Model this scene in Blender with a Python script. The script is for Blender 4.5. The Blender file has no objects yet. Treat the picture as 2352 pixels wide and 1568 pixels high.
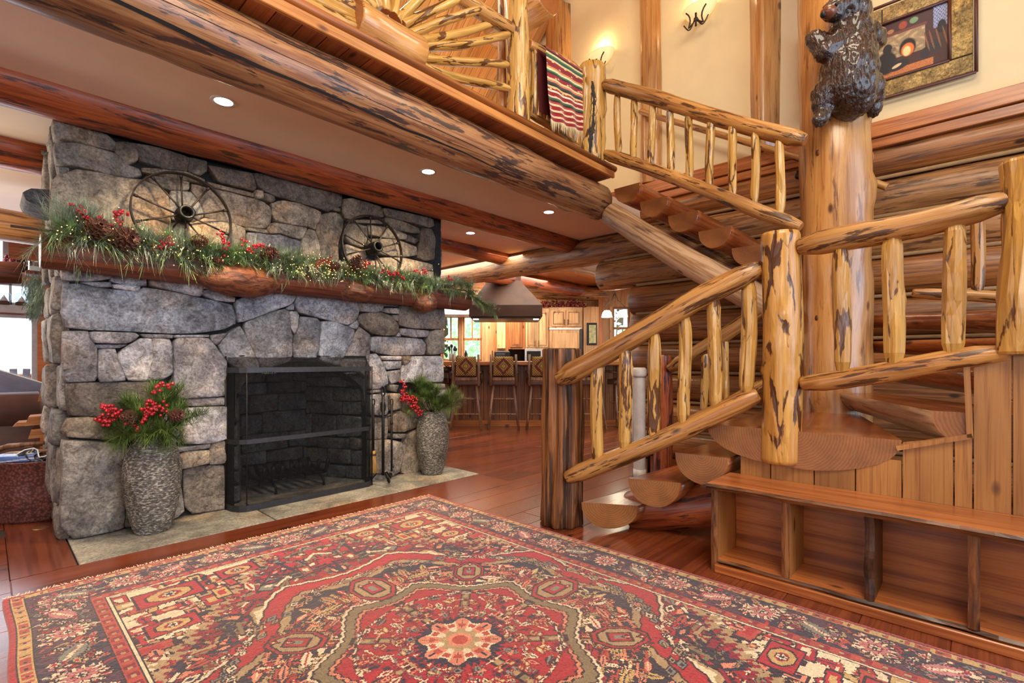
import bpy, math, random
import numpy as np
from mathutils import Vector, Matrix, noise

random.seed(11)
rng = np.random.default_rng(11)
SC = bpy.context.scene
COL = SC.collection

# ------------------------------------------------------------------ camera
F, CX, HY, CAMZ = 1139.0, 1176.0, 827.0, 1.14
ANG = math.atan2(2247 - 1176, F)
FW = (math.cos(ANG), math.sin(ANG))          # horizontal viewing direction
RT = (math.sin(ANG), -math.cos(ANG))         # to the right of it
cd = bpy.data.cameras.new('camera')
cam = bpy.data.objects.new('camera', cd)
COL.objects.link(cam)
cam.location = (0, 0, CAMZ)
cam.rotation_euler = (math.pi / 2, 0, ANG - math.pi / 2)
cd.sensor_width = 36.0
cd.lens = F / 2352 * 36.0
cd.shift_y = (HY - 784) / 2352
cd.clip_start, cd.clip_end = 0.05, 200
SC.camera = cam

# ------------------------------------------------------------------ world, lights, exposure
SC.view_settings.view_transform = 'Standard'
SC.view_settings.look = 'None'
SC.view_settings.gamma = 1.0
SC.view_settings.use_curve_mapping = False
SC.view_settings.exposure = -0.12
SC.cycles.use_denoising = True
SC.cycles.max_bounces = 8
SC.cycles.diffuse_bounces = 4
SC.cycles.glossy_bounces = 3
SC.cycles.transparent_max_bounces = 12
SC.cycles.sample_clamp_indirect = 4.0
SC.cycles.caustics_reflective = False
SC.cycles.caustics_refractive = False
w = bpy.data.worlds.new('sky')
SC.world = w
w.use_nodes = True
bg = w.node_tree.nodes['Background']
bg.inputs['Color'].default_value = (0.78, 0.89, 1.0, 1)
bg.inputs['Strength'].default_value = 2.6


def lamp(name, kind, loc, energy, color=(1, 1, 1), look=None, size=None, size_y=None, spot=None, blend=.6, radius=None, portal=False):
    l = bpy.data.lights.new(name, kind)
    l.energy = energy
    l.color = color
    if kind == 'AREA':
        l.shape = 'RECTANGLE'
        l.size = size
        l.size_y = size_y or size
        if portal:
            l.cycles.is_portal = True
    if kind == 'SPOT':
        l.spot_size = math.radians(spot)
        l.spot_blend = blend
    if radius is not None and kind in ('POINT', 'SPOT'):
        l.shadow_soft_size = radius
    o = bpy.data.objects.new(name, l)
    COL.objects.link(o)
    o.location = loc
    if look is not None:
        d = Vector(look) - Vector(loc)
        o.rotation_euler = d.to_track_quat('-Z', 'Y').to_euler()
    return o


WARM = (1.0, 0.87, 0.68)
# tall windows behind the photographer
lamp('window_light_back', 'AREA', (2.6, -4.6, 2.4), 230, (0.56, 0.73, 1.0), (1.6, 4, 1.0), 4.6, 3.8)
lamp('window_light_left', 'AREA', (-4.2, 1.0, 1.6), 14, (0.78, 0.87, 1.0), (0, 1.2, 1.2), 4.0, 2.2)
lamp('window_light_living', 'AREA', (-1.0, 8.2, 1.4), 85, (0.80, 0.88, 1.0), (-1.0, 5, 0.9), 3.6, 1.8)
# warm fill lights added out of view, high in the great room
lamp('warm_fill_light', 'AREA', (0.4, -0.8, 5.2), 260, WARM, (1.2, 1.6, 0), 2.2, 2.2)
lamp('low_fill_light', 'POINT', (-.9, -.9, 1.75), 95, WARM, radius=.35)  # unseen fill added low to brighten the ceiling and beam undersides
lamp('warm_fill_light_far', 'POINT', (3.6, 0.4, 5.3), 100, WARM, radius=.4)  # second added warm fill, no fixture here
lamp('loft_light', 'POINT', (2.4, 3.9, 4.9), 70, WARM, radius=.25)
lamp('kitchen_light', 'AREA', (6.3, 6.2, 2.70), 190, (1.0, .9, .76), (6.3, 6.2, 0), 2.6, 2.6)
lamp('kitchen_back_light', 'AREA', (7.3, 7.7, 2.66), 110, (1.0, .9, .76), (7.9, 8.3, 1.2), 1.6, 1.6)
sun = lamp('sun', 'SUN', (8, 22, 20), 9.0, (1, .96, .88), (3.5, 4, 0))
sun.data.angle = .02
lamp('living_light', 'POINT', (-.9, 5.5, 2.2), 80, WARM, radius=.3)

# ------------------------------------------------------------------ pixel helpers (photograph is 2352 x 1568)


def ray(px, py):
    a, b = (px - CX) / F, -(py - HY) / F
    return Vector((FW[0] + a * RT[0], FW[1] + a * RT[1], b))


EYE = Vector((0, 0, CAMZ))


def onX(px, py, X): r = ray(px, py); return EYE + r * (X / r.x)
def onY(px, py, Y): r = ray(px, py); return EYE + r * (Y / r.y)
def onZ(px, py, Z): r = ray(px, py); return EYE + r * ((Z - CAMZ) / r.z)
def onD(px, py, d): return EYE + ray(px, py) * d
def kw(x, y, z): return Vector((FW[0] * y + RT[0] * x, FW[1] * y + RT[1] * x, z))   # kitchen frame


# ------------------------------------------------------------------ scene helpers
def wm(o):
    m = o.matrix_basis.copy()
    if o.parent is not None:
        m = wm(o.parent) @ o.matrix_parent_inverse @ m
    return m


def put(o, parent, world):
    if parent is not None:
        o.parent = parent
        o.matrix_parent_inverse = wm(parent).inverted()
    o.matrix_basis = world


def tag(o, label=None, cat=None, group=None, kind=None):
    if label: o['label'] = label
    if cat: o['category'] = cat
    if group: o['group'] = group
    if kind: o['kind'] = kind
    return o


def thing(name, loc, label=None, cat=None, group=None, kind=None, rz=0):
    o = bpy.data.objects.new(name, None)
    COL.objects.link(o)
    o.empty_display_size = .1
    o.location = loc
    o.rotation_euler = (0, 0, rz)
    return tag(o, label, cat, group, kind)


def mesh(name, V, Fc, mats, parent=None, smooth=False, world=None, fm=None, color=None, center=True, sm_flags=None):
    """V in world coordinates unless `world` is given (then local)."""
    if world is None:
        c = Vector((0, 0, 0))
        if center:
            a = np.asarray([tuple(v) for v in V], float)
            lo, hi = a.min(0), a.max(0)
            c = Vector(((lo[0] + hi[0]) / 2, (lo[1] + hi[1]) / 2, (lo[2] + hi[2]) / 2))
            V = a - np.array(c)
        world = Matrix.Translation(c)
    me = bpy.data.meshes.new(name)
    me.from_pydata([tuple(v) for v in V], [], Fc)
    if not isinstance(mats, (list, tuple)): mats = [mats]
    for m in mats: me.materials.append(m)
    if fm is not None:
        me.polygons.foreach_set('material_index', fm)
    if sm_flags is not None:
        me.polygons.foreach_set('use_smooth', sm_flags)
    elif smooth:
        me.polygons.foreach_set('use_smooth', [True] * len(me.polygons))
    me.update()
    o = bpy.data.objects.new(name, me)
    COL.objects.link(o)
    put(o, parent, world)
    if color: o.color = (color[0], color[1], color[2], 1)
    return o


def copy_tree(o, parent=None):
    c = o.copy()
    COL.objects.link(c)
    if parent is not None:
        c.parent = parent
        c.matrix_parent_inverse = o.matrix_parent_inverse.copy()
        c.matrix_basis = o.matrix_basis.copy()
    for ch in list(o.children):
        copy_tree(ch, c)
    return c


class MB:
    """collects shapes into one mesh"""
    def __init__(s): s.V, s.F, s.S, s.M, s.mi = [], [], [], [], 0
    def add(s, V, Fc, smooth=False):
        k = len(s.V)
        s.V += [tuple(v) for v in V]
        s.F += [tuple(i + k for i in f) for f in Fc]
        s.S += [smooth] * len(Fc)
        s.M += [s.mi] * len(Fc)
        return s
    def box(s, x0, x1, y0, y1, z0, z1, f=None, bev=0.0):
        if bev <= 0:
            V = [(x, y, z) for x in (x0, x1) for y in (y0, y1) for z in (z0, z1)]
            Fc = [(0, 1, 3, 2), (4, 6, 7, 5), (0, 4, 5, 1), (2, 3, 7, 6), (0, 2, 6, 4), (1, 5, 7, 3)]
        else:
            b = min(bev, abs(x1 - x0) / 2.1, abs(y1 - y0) / 2.1, abs(z1 - z0) / 2.1)
            V, idx = [], {}
            for i, x in enumerate((x0, x1)):
                for j, y in enumerate((y0, y1)):
                    for k, z in enumerate((z0, z1)):
                        sx, sy, sz = (1, -1)[i], (1, -1)[j], (1, -1)[k]
                        idx[i, j, k, 0] = len(V); V.append((x, y + sy * b, z + sz * b))
                        idx[i, j, k, 1] = len(V); V.append((x + sx * b, y, z + sz * b))
                        idx[i, j, k, 2] = len(V); V.append((x + sx * b, y + sy * b, z))
            Fc = []
            for i in (0, 1):
                Fc.append([idx[i, j, k, 0] for j, k in ((0, 0), (0, 1), (1, 1), (1, 0))][::(1 if i == 0 else -1)])
                Fc.append([idx[a, i, k, 1] for a, k in ((0, 0), (1, 0), (1, 1), (0, 1))][::(1 if i == 0 else -1)])
                Fc.append([idx[a, j, i, 2] for a, j in ((0, 0), (0, 1), (1, 1), (1, 0))][::(1 if i == 0 else -1)])
            for a in (0, 1):
                for c in (0, 1):
                    Fc.append([idx[0, a, c, 1], idx[1, a, c, 1], idx[1, a, c, 2], idx[0, a, c, 2]])
                    Fc.append([idx[a, 0, c, 0], idx[a, 1, c, 0], idx[a, 1, c, 2], idx[a, 0, c, 2]])
                    Fc.append([idx[a, c, 0, 0], idx[a, c, 1, 0], idx[a, c, 1, 1], idx[a, c, 0, 1]])
            for k3, v in idx.items():
                if k3[3] == 0:
                    i, j, k = k3[:3]
                    Fc.append([idx[i, j, k, 0], idx[i, j, k, 1], idx[i, j, k, 2]])
        if f: V = [f(*v) for v in V]
        return s.add(V, Fc)
    def tube(s, pts, r, seg=8, caps=True, smooth=True):
        pts = [Vector(p) for p in pts]
        n = len(pts)
        rr = r if isinstance(r, (list, tuple)) else [r] * n
        V, Fc = [], []
        up = None
        for i, p in enumerate(pts):
            t = (pts[min(i + 1, n - 1)] - pts[max(i - 1, 0)]).normalized()
            if up is None:
                up = Vector((0, 0, 1)) if abs(t.z) < .9 else Vector((1, 0, 0))
            a = t.cross(up)
            if a.length < 1e-6: a = t.orthogonal()
            a.normalize()
            b = a.cross(t).normalized()
            up = b
            for k in range(seg):
                th = 2 * math.pi * k / seg
                V.append(p + a * (rr[i] * math.cos(th)) + b * (rr[i] * math.sin(th)))
        for i in range(n - 1):
            for k in range(seg):
                k2 = (k + 1) % seg
                Fc.append((i * seg + k, i * seg + k2, (i + 1) * seg + k2, (i + 1) * seg + k))
        s.add(V, Fc, smooth)
        if caps:
            k0 = len(s.V) - len(V)
            s.F += [tuple(k0 + k for k in range(seg))[::-1], tuple(k0 + (n - 1) * seg + k for k in range(seg))]
            s.S += [False, False]; s.M += [s.mi] * 2
        return s
    def lathe(s, prof, c, seg=24, smooth=True, sx=1, sy=1, f=None):
        V, Fc = [], []
        n = len(prof)
        for r, z in prof:
            for k in range(seg):
                th = 2 * math.pi * k / seg
                v = (c[0] + r * sx * math.cos(th), c[1] + r * sy * math.sin(th), c[2] + z)
                V.append(f(*v) if f else v)
        for i in range(n - 1):
            for k in range(seg):
                k2 = (k + 1) % seg
                Fc.append((i * seg + k, i * seg + k2, (i + 1) * seg + k2, (i + 1) * seg + k))
        return s.add(V, Fc, smooth)
    def ball(s, c, r, seg=8, rings=5, sx=1, sy=1, sz=1):
        V, Fc = [(c[0], c[1], c[2] - r * sz)], []
        for i in range(1, rings):
            ph = math.pi * i / rings - math.pi / 2
            for k in range(seg):
                th = 2 * math.pi * k / seg
                V.append((c[0] + r * sx * math.cos(ph) * math.cos(th), c[1] + r * sy * math.cos(ph) * math.sin(th), c[2] + r * sz * math.sin(ph)))
        V.append((c[0], c[1], c[2] + r * sz))
        for k in range(seg):
            k2 = (k + 1) % seg
            Fc.append((0, 1 + k2, 1 + k))
            for i in range(rings - 2):
                Fc.append((1 + i * seg + k, 1 + i * seg + k2, 1 + (i + 1) * seg + k2, 1 + (i + 1) * seg + k))
            Fc.append((1 + (rings - 2) * seg + k, 1 + (rings - 2) * seg + k2, len(V) - 1))
        return s.add(V, Fc, True)
    def prism(s, poly, ex):
        """closed polygon (3D points) extruded by vector ex"""
        n = len(poly)
        A = [Vector(p) for p in poly]
        B = [p + Vector(ex) for p in A]
        Fc = [tuple(range(n))[::-1], tuple(range(n, 2 * n))]
        Fc += [(i, (i + 1) % n, n + (i + 1) % n, n + i) for i in range(n)]
        return s.add(A + B, Fc)
    def build(s, name, mats, parent=None, color=None, world=None, center=True):
        return mesh(name, s.V, s.F, mats, parent, world=world, fm=s.M, color=color, sm_flags=s.S, center=center)


def sub(v, s=1.0): return tuple(x * s for x in v)


def axis_matrix(p0, p1, roll=0.0):
    p0, p1 = Vector(p0), Vector(p1)
    z = (p1 - p0).normalized()
    x = z.orthogonal().normalized()
    x = Matrix.Rotation(roll, 3, z) @ x
    y = z.cross(x)
    m = Matrix((x, y, z)).transposed().to_4x4()
    m.translation = p0
    return m


def log(name, p0, p1, r0, r1=None, mats=None, parent=None, seg=16, rough=.045, step=.12, taper0=0, taper1=0,
        tip=.45, flute=0, facets=0, bow=.015, color=None, end_bevel=.012, knobs=0, sq=0):
    """a peeled log along p0-p1: uneven radius, knots, cut ends; local Z is the grain"""
    r1 = r0 if r1 is None else r1
    p0, p1 = Vector(p0), Vector(p1)
    L = (p1 - p0).length
    n = max(4, int(L / step))
    sd = random.uniform(0, 100)
    zs = [i / n for i in range(n + 1)]
    zs = sorted(set([0, end_bevel / L] + [z for z in zs if end_bevel / L * 1.5 < z < 1 - end_bevel / L * 1.5] + [1 - end_bevel / L, 1]))
    kn = [(random.uniform(0, 2 * math.pi), random.uniform(.05, .95)) for _ in range(knobs)]
    V = []
    for t in zs:
        r = r0 + (r1 - r0) * t
        if t in (0, 1): r *= .93
        d0, d1 = t * L, (1 - t) * L
        if taper0 and d0 < taper0: r *= tip + (1 - tip) * math.sin(d0 / taper0 * math.pi / 2)
        if taper1 and d1 < taper1: r *= tip + (1 - tip) * math.sin(d1 / taper1 * math.pi / 2)
        bx = bow * math.sin(t * math.pi * 1.3 + sd) * min(1, L)
        by = bow * math.cos(t * math.pi * 1.7 + sd * 2) * min(1, L)
        for k in range(seg):
            th = 2 * math.pi * k / seg
            q = 1 + rough * 2 * noise.noise((math.cos(th) * 1.1 + sd, math.sin(th) * 1.1, t * L * 2.2)) \
                + rough * noise.noise((math.cos(th) * 2.6, math.sin(th) * 2.6 + sd, t * L * 5))
            if flute:
                q += flute * (abs(math.sin(th * 4 + 1.5 * noise.noise((sd, t * L * .8, k * .0)))) - .6)
            if facets:
                q *= 1 - facets * (noise.cell((math.cos(th) * 1.6 + sd, math.sin(th) * 1.6, t * L * 5)) * .5 + .3)
            if sq:
                q *= 1 + sq * (max(abs(math.cos(th)), abs(math.sin(th))) ** -1 - 1.0)
            for ka, kt in kn:
                dd = (((th - ka + math.pi) % (2 * math.pi) - math.pi) * r) ** 2 + ((t - kt) * L) ** 2
                q += .16 * math.exp(-dd / (.35 * r) ** 2)
            V.append((r * q * math.cos(th) + bx, r * q * math.sin(th) + by, t * L))
    m = len(zs)
    Fc, S, Mi = [], [], []
    for i in range(m - 1):
        for k in range(seg):
            k2 = (k + 1) % seg
            Fc.append((i * seg + k, i * seg + k2, (i + 1) * seg + k2, (i + 1) * seg + k)); S.append(not facets); Mi.append(0)
    Fc.append(tuple(range(seg))[::-1]); Fc.append(tuple((m - 1) * seg + k for k in range(seg)))
    S += [False, False]
    if not isinstance(mats, (list, tuple)): mats = [mats]
    Mi += [1 if len(mats) > 1 else 0] * 2
    return mesh(name, V, Fc, mats, parent, world=axis_matrix(p0, p1, random.uniform(0, 6.28)), fm=Mi, sm_flags=S, color=color)


# ------------------------------------------------------------------ materials
def srgb(r, g, b):
    f = lambda c: (c / 12.92 if c <= .04045 else ((c + .055) / 1.055) ** 2.4)
    return (f(r / 255), f(g / 255), f(b / 255), 1)


def newmat(name):
    m = bpy.data.materials.new(name)
    m.use_nodes = True
    nt = m.node_tree
    return m, nt, nt.nodes['Principled BSDF']


def N(nt, kind, **kw_):
    n = nt.nodes.new(kind)
    for k, v in kw_.items():
        if k in n.inputs.keys() if isinstance(k, str) else False:
            n.inputs[k].default_value = v
        else:
            setattr(n, k, v)
    return n


def ramp(nt, fac, stops, interp='LINEAR'):
    n = nt.nodes.new('ShaderNodeValToRGB')
    n.color_ramp.interpolation = interp
    e = n.color_ramp.elements
    while len(e) < len(stops): e.new(.5)
    for i, (p, c) in enumerate(stops):
        e[i].position = p
        e[i].color = c if len(c) == 4 else (*c, 1)
    nt.links.new(fac, n.inputs[0])
    return n.outputs[0]


def mix(nt, a, b, fac, mode='MIX'):
    n = nt.nodes.new('ShaderNodeMix')
    n.data_type = 'RGBA'
    n.blend_type = mode
    for sock, v in ((n.inputs[0], fac), (n.inputs[6], a), (n.inputs[7], b)):
        if hasattr(v, 'is_output') or hasattr(v, 'links'):
            nt.links.new(v, sock)
        else:
            sock.default_value = v
    return n.outputs[2]


def coords(nt, scale, rnd=True):
    tc = nt.nodes.new('ShaderNodeTexCoord')
    out = tc.outputs['Object']
    if rnd:
        oi = nt.nodes.new('ShaderNodeObjectInfo')
        cmb = nt.nodes.new('ShaderNodeVectorMath'); cmb.operation = 'SCALE'
        cmb.inputs[0].default_value = (53.0, 31.0, 17.0)
        nt.links.new(oi.outputs['Random'], cmb.inputs['Scale'])
        ad = nt.nodes.new('ShaderNodeVectorMath'); ad.operation = 'ADD'
        nt.links.new(out, ad.inputs[0]); nt.links.new(cmb.outputs[0], ad.inputs[1])
        out = ad.outputs[0]
    mp = nt.nodes.new('ShaderNodeVectorMath'); mp.operation = 'MULTIPLY'
    mp.inputs[1].default_value = scale
    nt.links.new(out, mp.inputs[0])
    return mp.outputs[0]


def noise_(nt, vec, scale=1, detail=4, rough=.55, dist=0):
    n = nt.nodes.new('ShaderNodeTexNoise')
    n.inputs['Scale'].default_value = scale
    n.inputs['Detail'].default_value = detail
    n.inputs['Roughness'].default_value = rough
    n.inputs['Distortion'].default_value = dist
    nt.links.new(vec, n.inputs['Vector'])
    return n.outputs['Fac']


def bump(nt, bs, h, strength=.3, dist=.01):
    b = nt.nodes.new('ShaderNodeBump')
    b.inputs['Strength'].default_value = strength
    b.inputs['Distance'].default_value = dist
    nt.links.new(h, b.inputs['Height'])
    nt.links.new(b.outputs[0], bs.inputs['Normal'])


def objcolor(nt, col):
    oi = nt.nodes.new('ShaderNodeObjectInfo')
    return mix(nt, col, oi.outputs['Color'], 1.0, 'MULTIPLY')


def wood(name, light, mid, dark, axis='Z', patch=.62, patch_w=.05, cross=28, along=1.4, pc=7, pa=1.1, rough=.38, bmp=.25, knots=True, coat=.25, grain=.5, pmix=.9):
    m, nt, bs = newmat(name)
    ax = 'XYZ'.index(axis)
    s = [cross] * 3; s[ax] = along
    v = coords(nt, s)
    g = noise_(nt, v, 1, 5, .6, .6)
    dk = tuple(.55 * a + .45 * b for a, b in zip(mid, dark))
    col = ramp(nt, g, [(.32, dk), (.43, mid), (.56, light), (.75, mid)])
    s2 = [pc] * 3; s2[ax] = pa
    v2 = coords(nt, s2)
    p0_ = noise_(nt, v2, 1, 6, .62, .3)
    s5 = [cross * 2.2] * 3; s5[ax] = along * 2.5
    p1_ = noise_(nt, coords(nt, s5), 1, 3, .6)
    ma = nt.nodes.new('ShaderNodeMath'); ma.operation = 'MULTIPLY_ADD'
    nt.links.new(p1_, ma.inputs[0]); ma.inputs[1].default_value = .34
    nt.links.new(p0_, ma.inputs[2])
    pf = ramp(nt, ma.outputs[0], [(patch + .17, (0, 0, 0)), (patch + .17 + patch_w, (1, 1, 1))])
    fm_ = nt.nodes.new('ShaderNodeMath'); fm_.operation = 'MULTIPLY'; fm_.inputs[1].default_value = pmix
    nt.links.new(pf, fm_.inputs[0])
    col = mix(nt, col, dark, fm_.outputs[0])
    s4 = [2.2] * 3; s4[ax] = .8
    big = noise_(nt, coords(nt, s4), 1, 2)
    tone = ramp(nt, big, [(.32, (.66, .62, .60)), (.68, (1.2, 1.15, 1.1))])
    col = mix(nt, col, tone, 1.0, 'MULTIPLY')
    if knots:
        s3 = [5.5] * 3; s3[ax] = 2.6
        vo = nt.nodes.new('ShaderNodeTexVoronoi')
        vo.inputs['Scale'].default_value = 1
        nt.links.new(coords(nt, s3), vo.inputs['Vector'])
        kf = ramp(nt, vo.outputs['Distance'], [(.07, (1, 1, 1)), (.13, (0, 0, 0))])
        col = mix(nt, col, sub(dark[:3], .8) + (1,), kf)
    col = objcolor(nt, col)
    nt.links.new(col, bs.inputs['Base Color'])
    bs.inputs['Roughness'].default_value = rough
    bs.inputs['Coat Weight'].default_value = coat
    bs.inputs['Coat Roughness'].default_value = .22
    ad = nt.nodes.new('ShaderNodeMath'); ad.operation = 'MULTIPLY_ADD'
    nt.links.new(pf, ad.inputs[0]); ad.inputs[1].default_value = -.35
    nt.links.new(g, ad.inputs[2])
    if bmp: bump(nt, bs, ad.outputs[0], bmp, .012)
    return m


def peeled(name, light, light2, dark, edge=.09, cross=7.5, along=1.7, rough=.32, dark_amt=.5):
    """draw-knifed log: long tan scallops with strips of brown inner bark left between them"""
    m, nt, bs = newmat(name)
    v = coords(nt, (cross, cross, along))
    vd = nt.nodes.new('ShaderNodeTexNoise'); vd.inputs['Scale'].default_value = 1.6; vd.inputs['Detail'].default_value = 3
    nt.links.new(v, vd.inputs['Vector'])
    off = nt.nodes.new('ShaderNodeVectorMath'); off.operation = 'MULTIPLY_ADD'
    nt.links.new(vd.outputs['Color'], off.inputs[0]); off.inputs[1].default_value = (.7, .7, .7)
    nt.links.new(v, off.inputs[2])
    vo = nt.nodes.new('ShaderNodeTexVoronoi'); vo.feature = 'DISTANCE_TO_EDGE'
    vo.inputs['Scale'].default_value = 1
    nt.links.new(off.outputs[0], vo.inputs['Vector'])
    vc = nt.nodes.new('ShaderNodeTexVoronoi'); vc.inputs['Scale'].default_value = 1
    nt.links.new(off.outputs[0], vc.inputs['Vector'])
    sep = nt.nodes.new('ShaderNodeSeparateColor'); nt.links.new(vc.outputs['Color'], sep.inputs[0])
    cell = ramp(nt, sep.outputs[0], [(.0, light), (.6, light2), (1, light)])
    g = noise_(nt, coords(nt, (60, 60, 3)), 1, 4, .6)
    cell = mix(nt, cell, ramp(nt, g, [(.25, (.7, .64, .58)), (.65, (1.1, 1.08, 1.0))]), 1.0, 'MULTIPLY')
    pn = noise_(nt, coords(nt, (9, 9, 2.6)), 1, 5, .62)
    ew = nt.nodes.new('ShaderNodeMath'); ew.operation = 'MULTIPLY_ADD'
    nt.links.new(pn, ew.inputs[0]); ew.inputs[1].default_value = -.75
    dd_ = nt.nodes.new('ShaderNodeMath'); dd_.operation = 'ADD'; dd_.inputs[1].default_value = 0.75 * (.562 - .1 * dark_amt)
    nt.links.new(vo.outputs['Distance'], dd_.inputs[0])
    nt.links.new(dd_.outputs[0], ew.inputs[2])
    ef = ramp(nt, ew.outputs[0], [(0.0, (1, 1, 1)), (.03, (0, 0, 0))])
    sh = nt.nodes.new('ShaderNodeMath'); sh.operation = 'ADD'; sh.inputs[1].default_value = 0.18 * dark_amt * 2 - .09
    col = mix(nt, cell, dark, ef)
    col = objcolor(nt, col)
    nt.links.new(col, bs.inputs['Base Color'])
    bs.inputs['Roughness'].default_value = rough
    bs.inputs['Coat Weight'].default_value = .35
    bs.inputs['Coat Roughness'].default_value = .15
    h = ramp(nt, vo.outputs['Distance'], [(0, (0, 0, 0)), (.25, (1, 1, 1))])
    bump(nt, bs, h, .5, .012)
    return m


def endgrain(name, a, b):
    m, nt, bs = newmat(name)
    tc = nt.nodes.new('ShaderNodeTexCoord')
    wv = nt.nodes.new('ShaderNodeTexWave')
    wv.wave_type = 'RINGS'; wv.rings_direction = 'Z'
    wv.inputs['Scale'].default_value = 23
    wv.inputs['Distortion'].default_value = 2.6
    wv.inputs['Detail Scale'].default_value = 2
    nt.links.new(tc.outputs['Object'], wv.inputs['Vector'])
    n2 = noise_(nt, coords(nt, (9, 9, 9)), 1, 4)
    col = mix(nt, ramp(nt, wv.outputs['Fac'], [(.1, a), (1.0, tuple(x * .5 + y * .5 for x, y in zip(a, b)))]), ramp(nt, n2, [(.3, (.75, .7, .66)), (.7, (1.1, 1.05, 1.0))]), 1, 'MULTIPLY')
    nt.links.new(objcolor(nt, col), bs.inputs['Base Color'])
    bs.inputs['Roughness'].default_value = .38
    bs.inputs['Coat Weight'].default_value = .2
    return m


def stone_mat(name, vein=.75, bmp=.75, gain=1.0, sc=1.0, fine=70):
    m, nt, bs = newmat(name)
    v = coords(nt, (1, 1, 1))
    n1 = noise_(nt, v, 4.5 * sc, 8, .68, .5)
    n2 = noise_(nt, v, fine, 3, .7)
    n3 = noise_(nt, v, 16 * sc, 6, .7, 1.2)
    g = gain
    c = ramp(nt, n1, [(.34, (.36 * g, .35 * g, .35 * g)), (.5, (.95 * g, .95 * g, .96 * g)), (.64, (1.55 * g, 1.52 * g, 1.46 * g))])
    c = mix(nt, c, ramp(nt, n2, [(.32, (.45, .45, .46)), (.62, (1.3, 1.28, 1.25))]), .8, 'MULTIPLY')
    c = mix(nt, c, ramp(nt, n3, [(.38, (.42, .38, .34)), (.5, (1.06, 1.06, 1.06)), (.66, (1.3, 1.3, 1.28))]), vein, 'MULTIPLY')
    rust = ramp(nt, noise_(nt, v, 2.3, 3), [(.52, (0, 0, 0)), (.75, (1, 1, 1))])
    c = mix(nt, c, mix(nt, c, (1.25, .95, .68, 1), 1, 'MULTIPLY'), rust)
    nt.links.new(objcolor(nt, c), bs.inputs['Base Color'])
    bs.inputs['Roughness'].default_value = .72
    ad = nt.nodes.new('ShaderNodeMath'); ad.operation = 'MULTIPLY_ADD'
    nt.links.new(n2, ad.inputs[0]); ad.inputs[1].default_value = .22
    nt.links.new(n3, ad.inputs[2])
    bump(nt, bs, ad.outputs[0], bmp, .018)
    return m


def plain(name, c, rough=.5, metal=0, nscale=12, var=.12, bmp=0, coat=0, spec=None):
    m, nt, bs = newmat(name)
    v = coords(nt, (1, 1, 1))
    n = noise_(nt, v, nscale, 4)
    lo = tuple(x * (1 - var) for x in c[:3]); hi = tuple(min(1, x * (1 + var)) for x in c[:3])
    col = ramp(nt, n, [(.3, lo), (.7, hi)])
    nt.links.new(objcolor(nt, col), bs.inputs['Base Color'])
    bs.inputs['Roughness'].default_value = rough
    bs.inputs['Metallic'].default_value = metal
    bs.inputs['Coat Weight'].default_value = coat
    if spec is not None: bs.inputs['Specular IOR Level'].default_value = spec
    if bmp: bump(nt, bs, n, bmp, .01)
    return m


def emit(name, c, s, base=None):
    m, nt, bs = newmat(name)
    bs.inputs['Base Color'].default_value = base or c
    bs.inputs['Emission Color'].default_value = c
    bs.inputs['Emission Strength'].default_value = s
    return m


def vcol(name, rough=.8, nbump=0, sheen=0, attr='col', spec=.2):
    m, nt, bs = newmat(name)
    a = nt.nodes.new('ShaderNodeAttribute'); a.attribute_name = attr
    n = noise_(nt, coords(nt, (1, 1, 1), False), 160, 2)
    col = mix(nt, a.outputs['Color'], ramp(nt, n, [(.3, (.8, .8, .8)), (.7, (1.12, 1.12, 1.12))]), 1, 'MULTIPLY')
    nt.links.new(col, bs.inputs['Base Color'])
    bs.inputs['Roughness'].default_value = rough
    bs.inputs['Specular IOR Level'].default_value = spec
    bs.inputs['Sheen Weight'].default_value = sheen
    if nbump: bump(nt, bs, n, nbump, .004)
    return m


def glass(name, c=(1, 1, 1, 1), rough=.02, alpha=.12):
    m, nt, bs = newmat(name)
    tr = nt.nodes.new('ShaderNodeBsdfTransparent'); tr.inputs[0].default_value = c
    mx = nt.nodes.new('ShaderNodeMixShader'); mx.inputs[0].default_value = alpha
    gl = nt.nodes.new('ShaderNodeBsdfGlossy'); gl.inputs['Roughness'].default_value = rough
    nt.links.new(tr.outputs[0], mx.inputs[1]); nt.links.new(gl.outputs[0], mx.inputs[2])
    nt.links.new(mx.outputs[0], nt.nodes['Material Output'].inputs[0])
    nt.nodes.remove(bs)
    return m


def leaf_mat():
    m, nt, bs = newmat('tree_leaf')
    tl_ = nt.nodes.new('ShaderNodeBsdfTranslucent')
    mx_ = nt.nodes.new('ShaderNodeMixShader'); mx_.inputs[0].default_value = .5
    n_ = noise_(nt, coords(nt, (1, 1, 1)), 3, 3)
    c_ = objcolor(nt, ramp(nt, n_, [(.3, srgb(196, 222, 206)), (.7, srgb(244, 250, 238))]))
    nt.links.new(c_, bs.inputs['Base Color']); nt.links.new(c_, tl_.inputs['Color'])
    bs.inputs['Roughness'].default_value = .6
    nt.links.new(bs.outputs[0], mx_.inputs[1]); nt.links.new(tl_.outputs[0], mx_.inputs[2])
    nt.links.new(mx_.outputs[0], nt.nodes['Material Output'].inputs[0])
    return m


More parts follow.
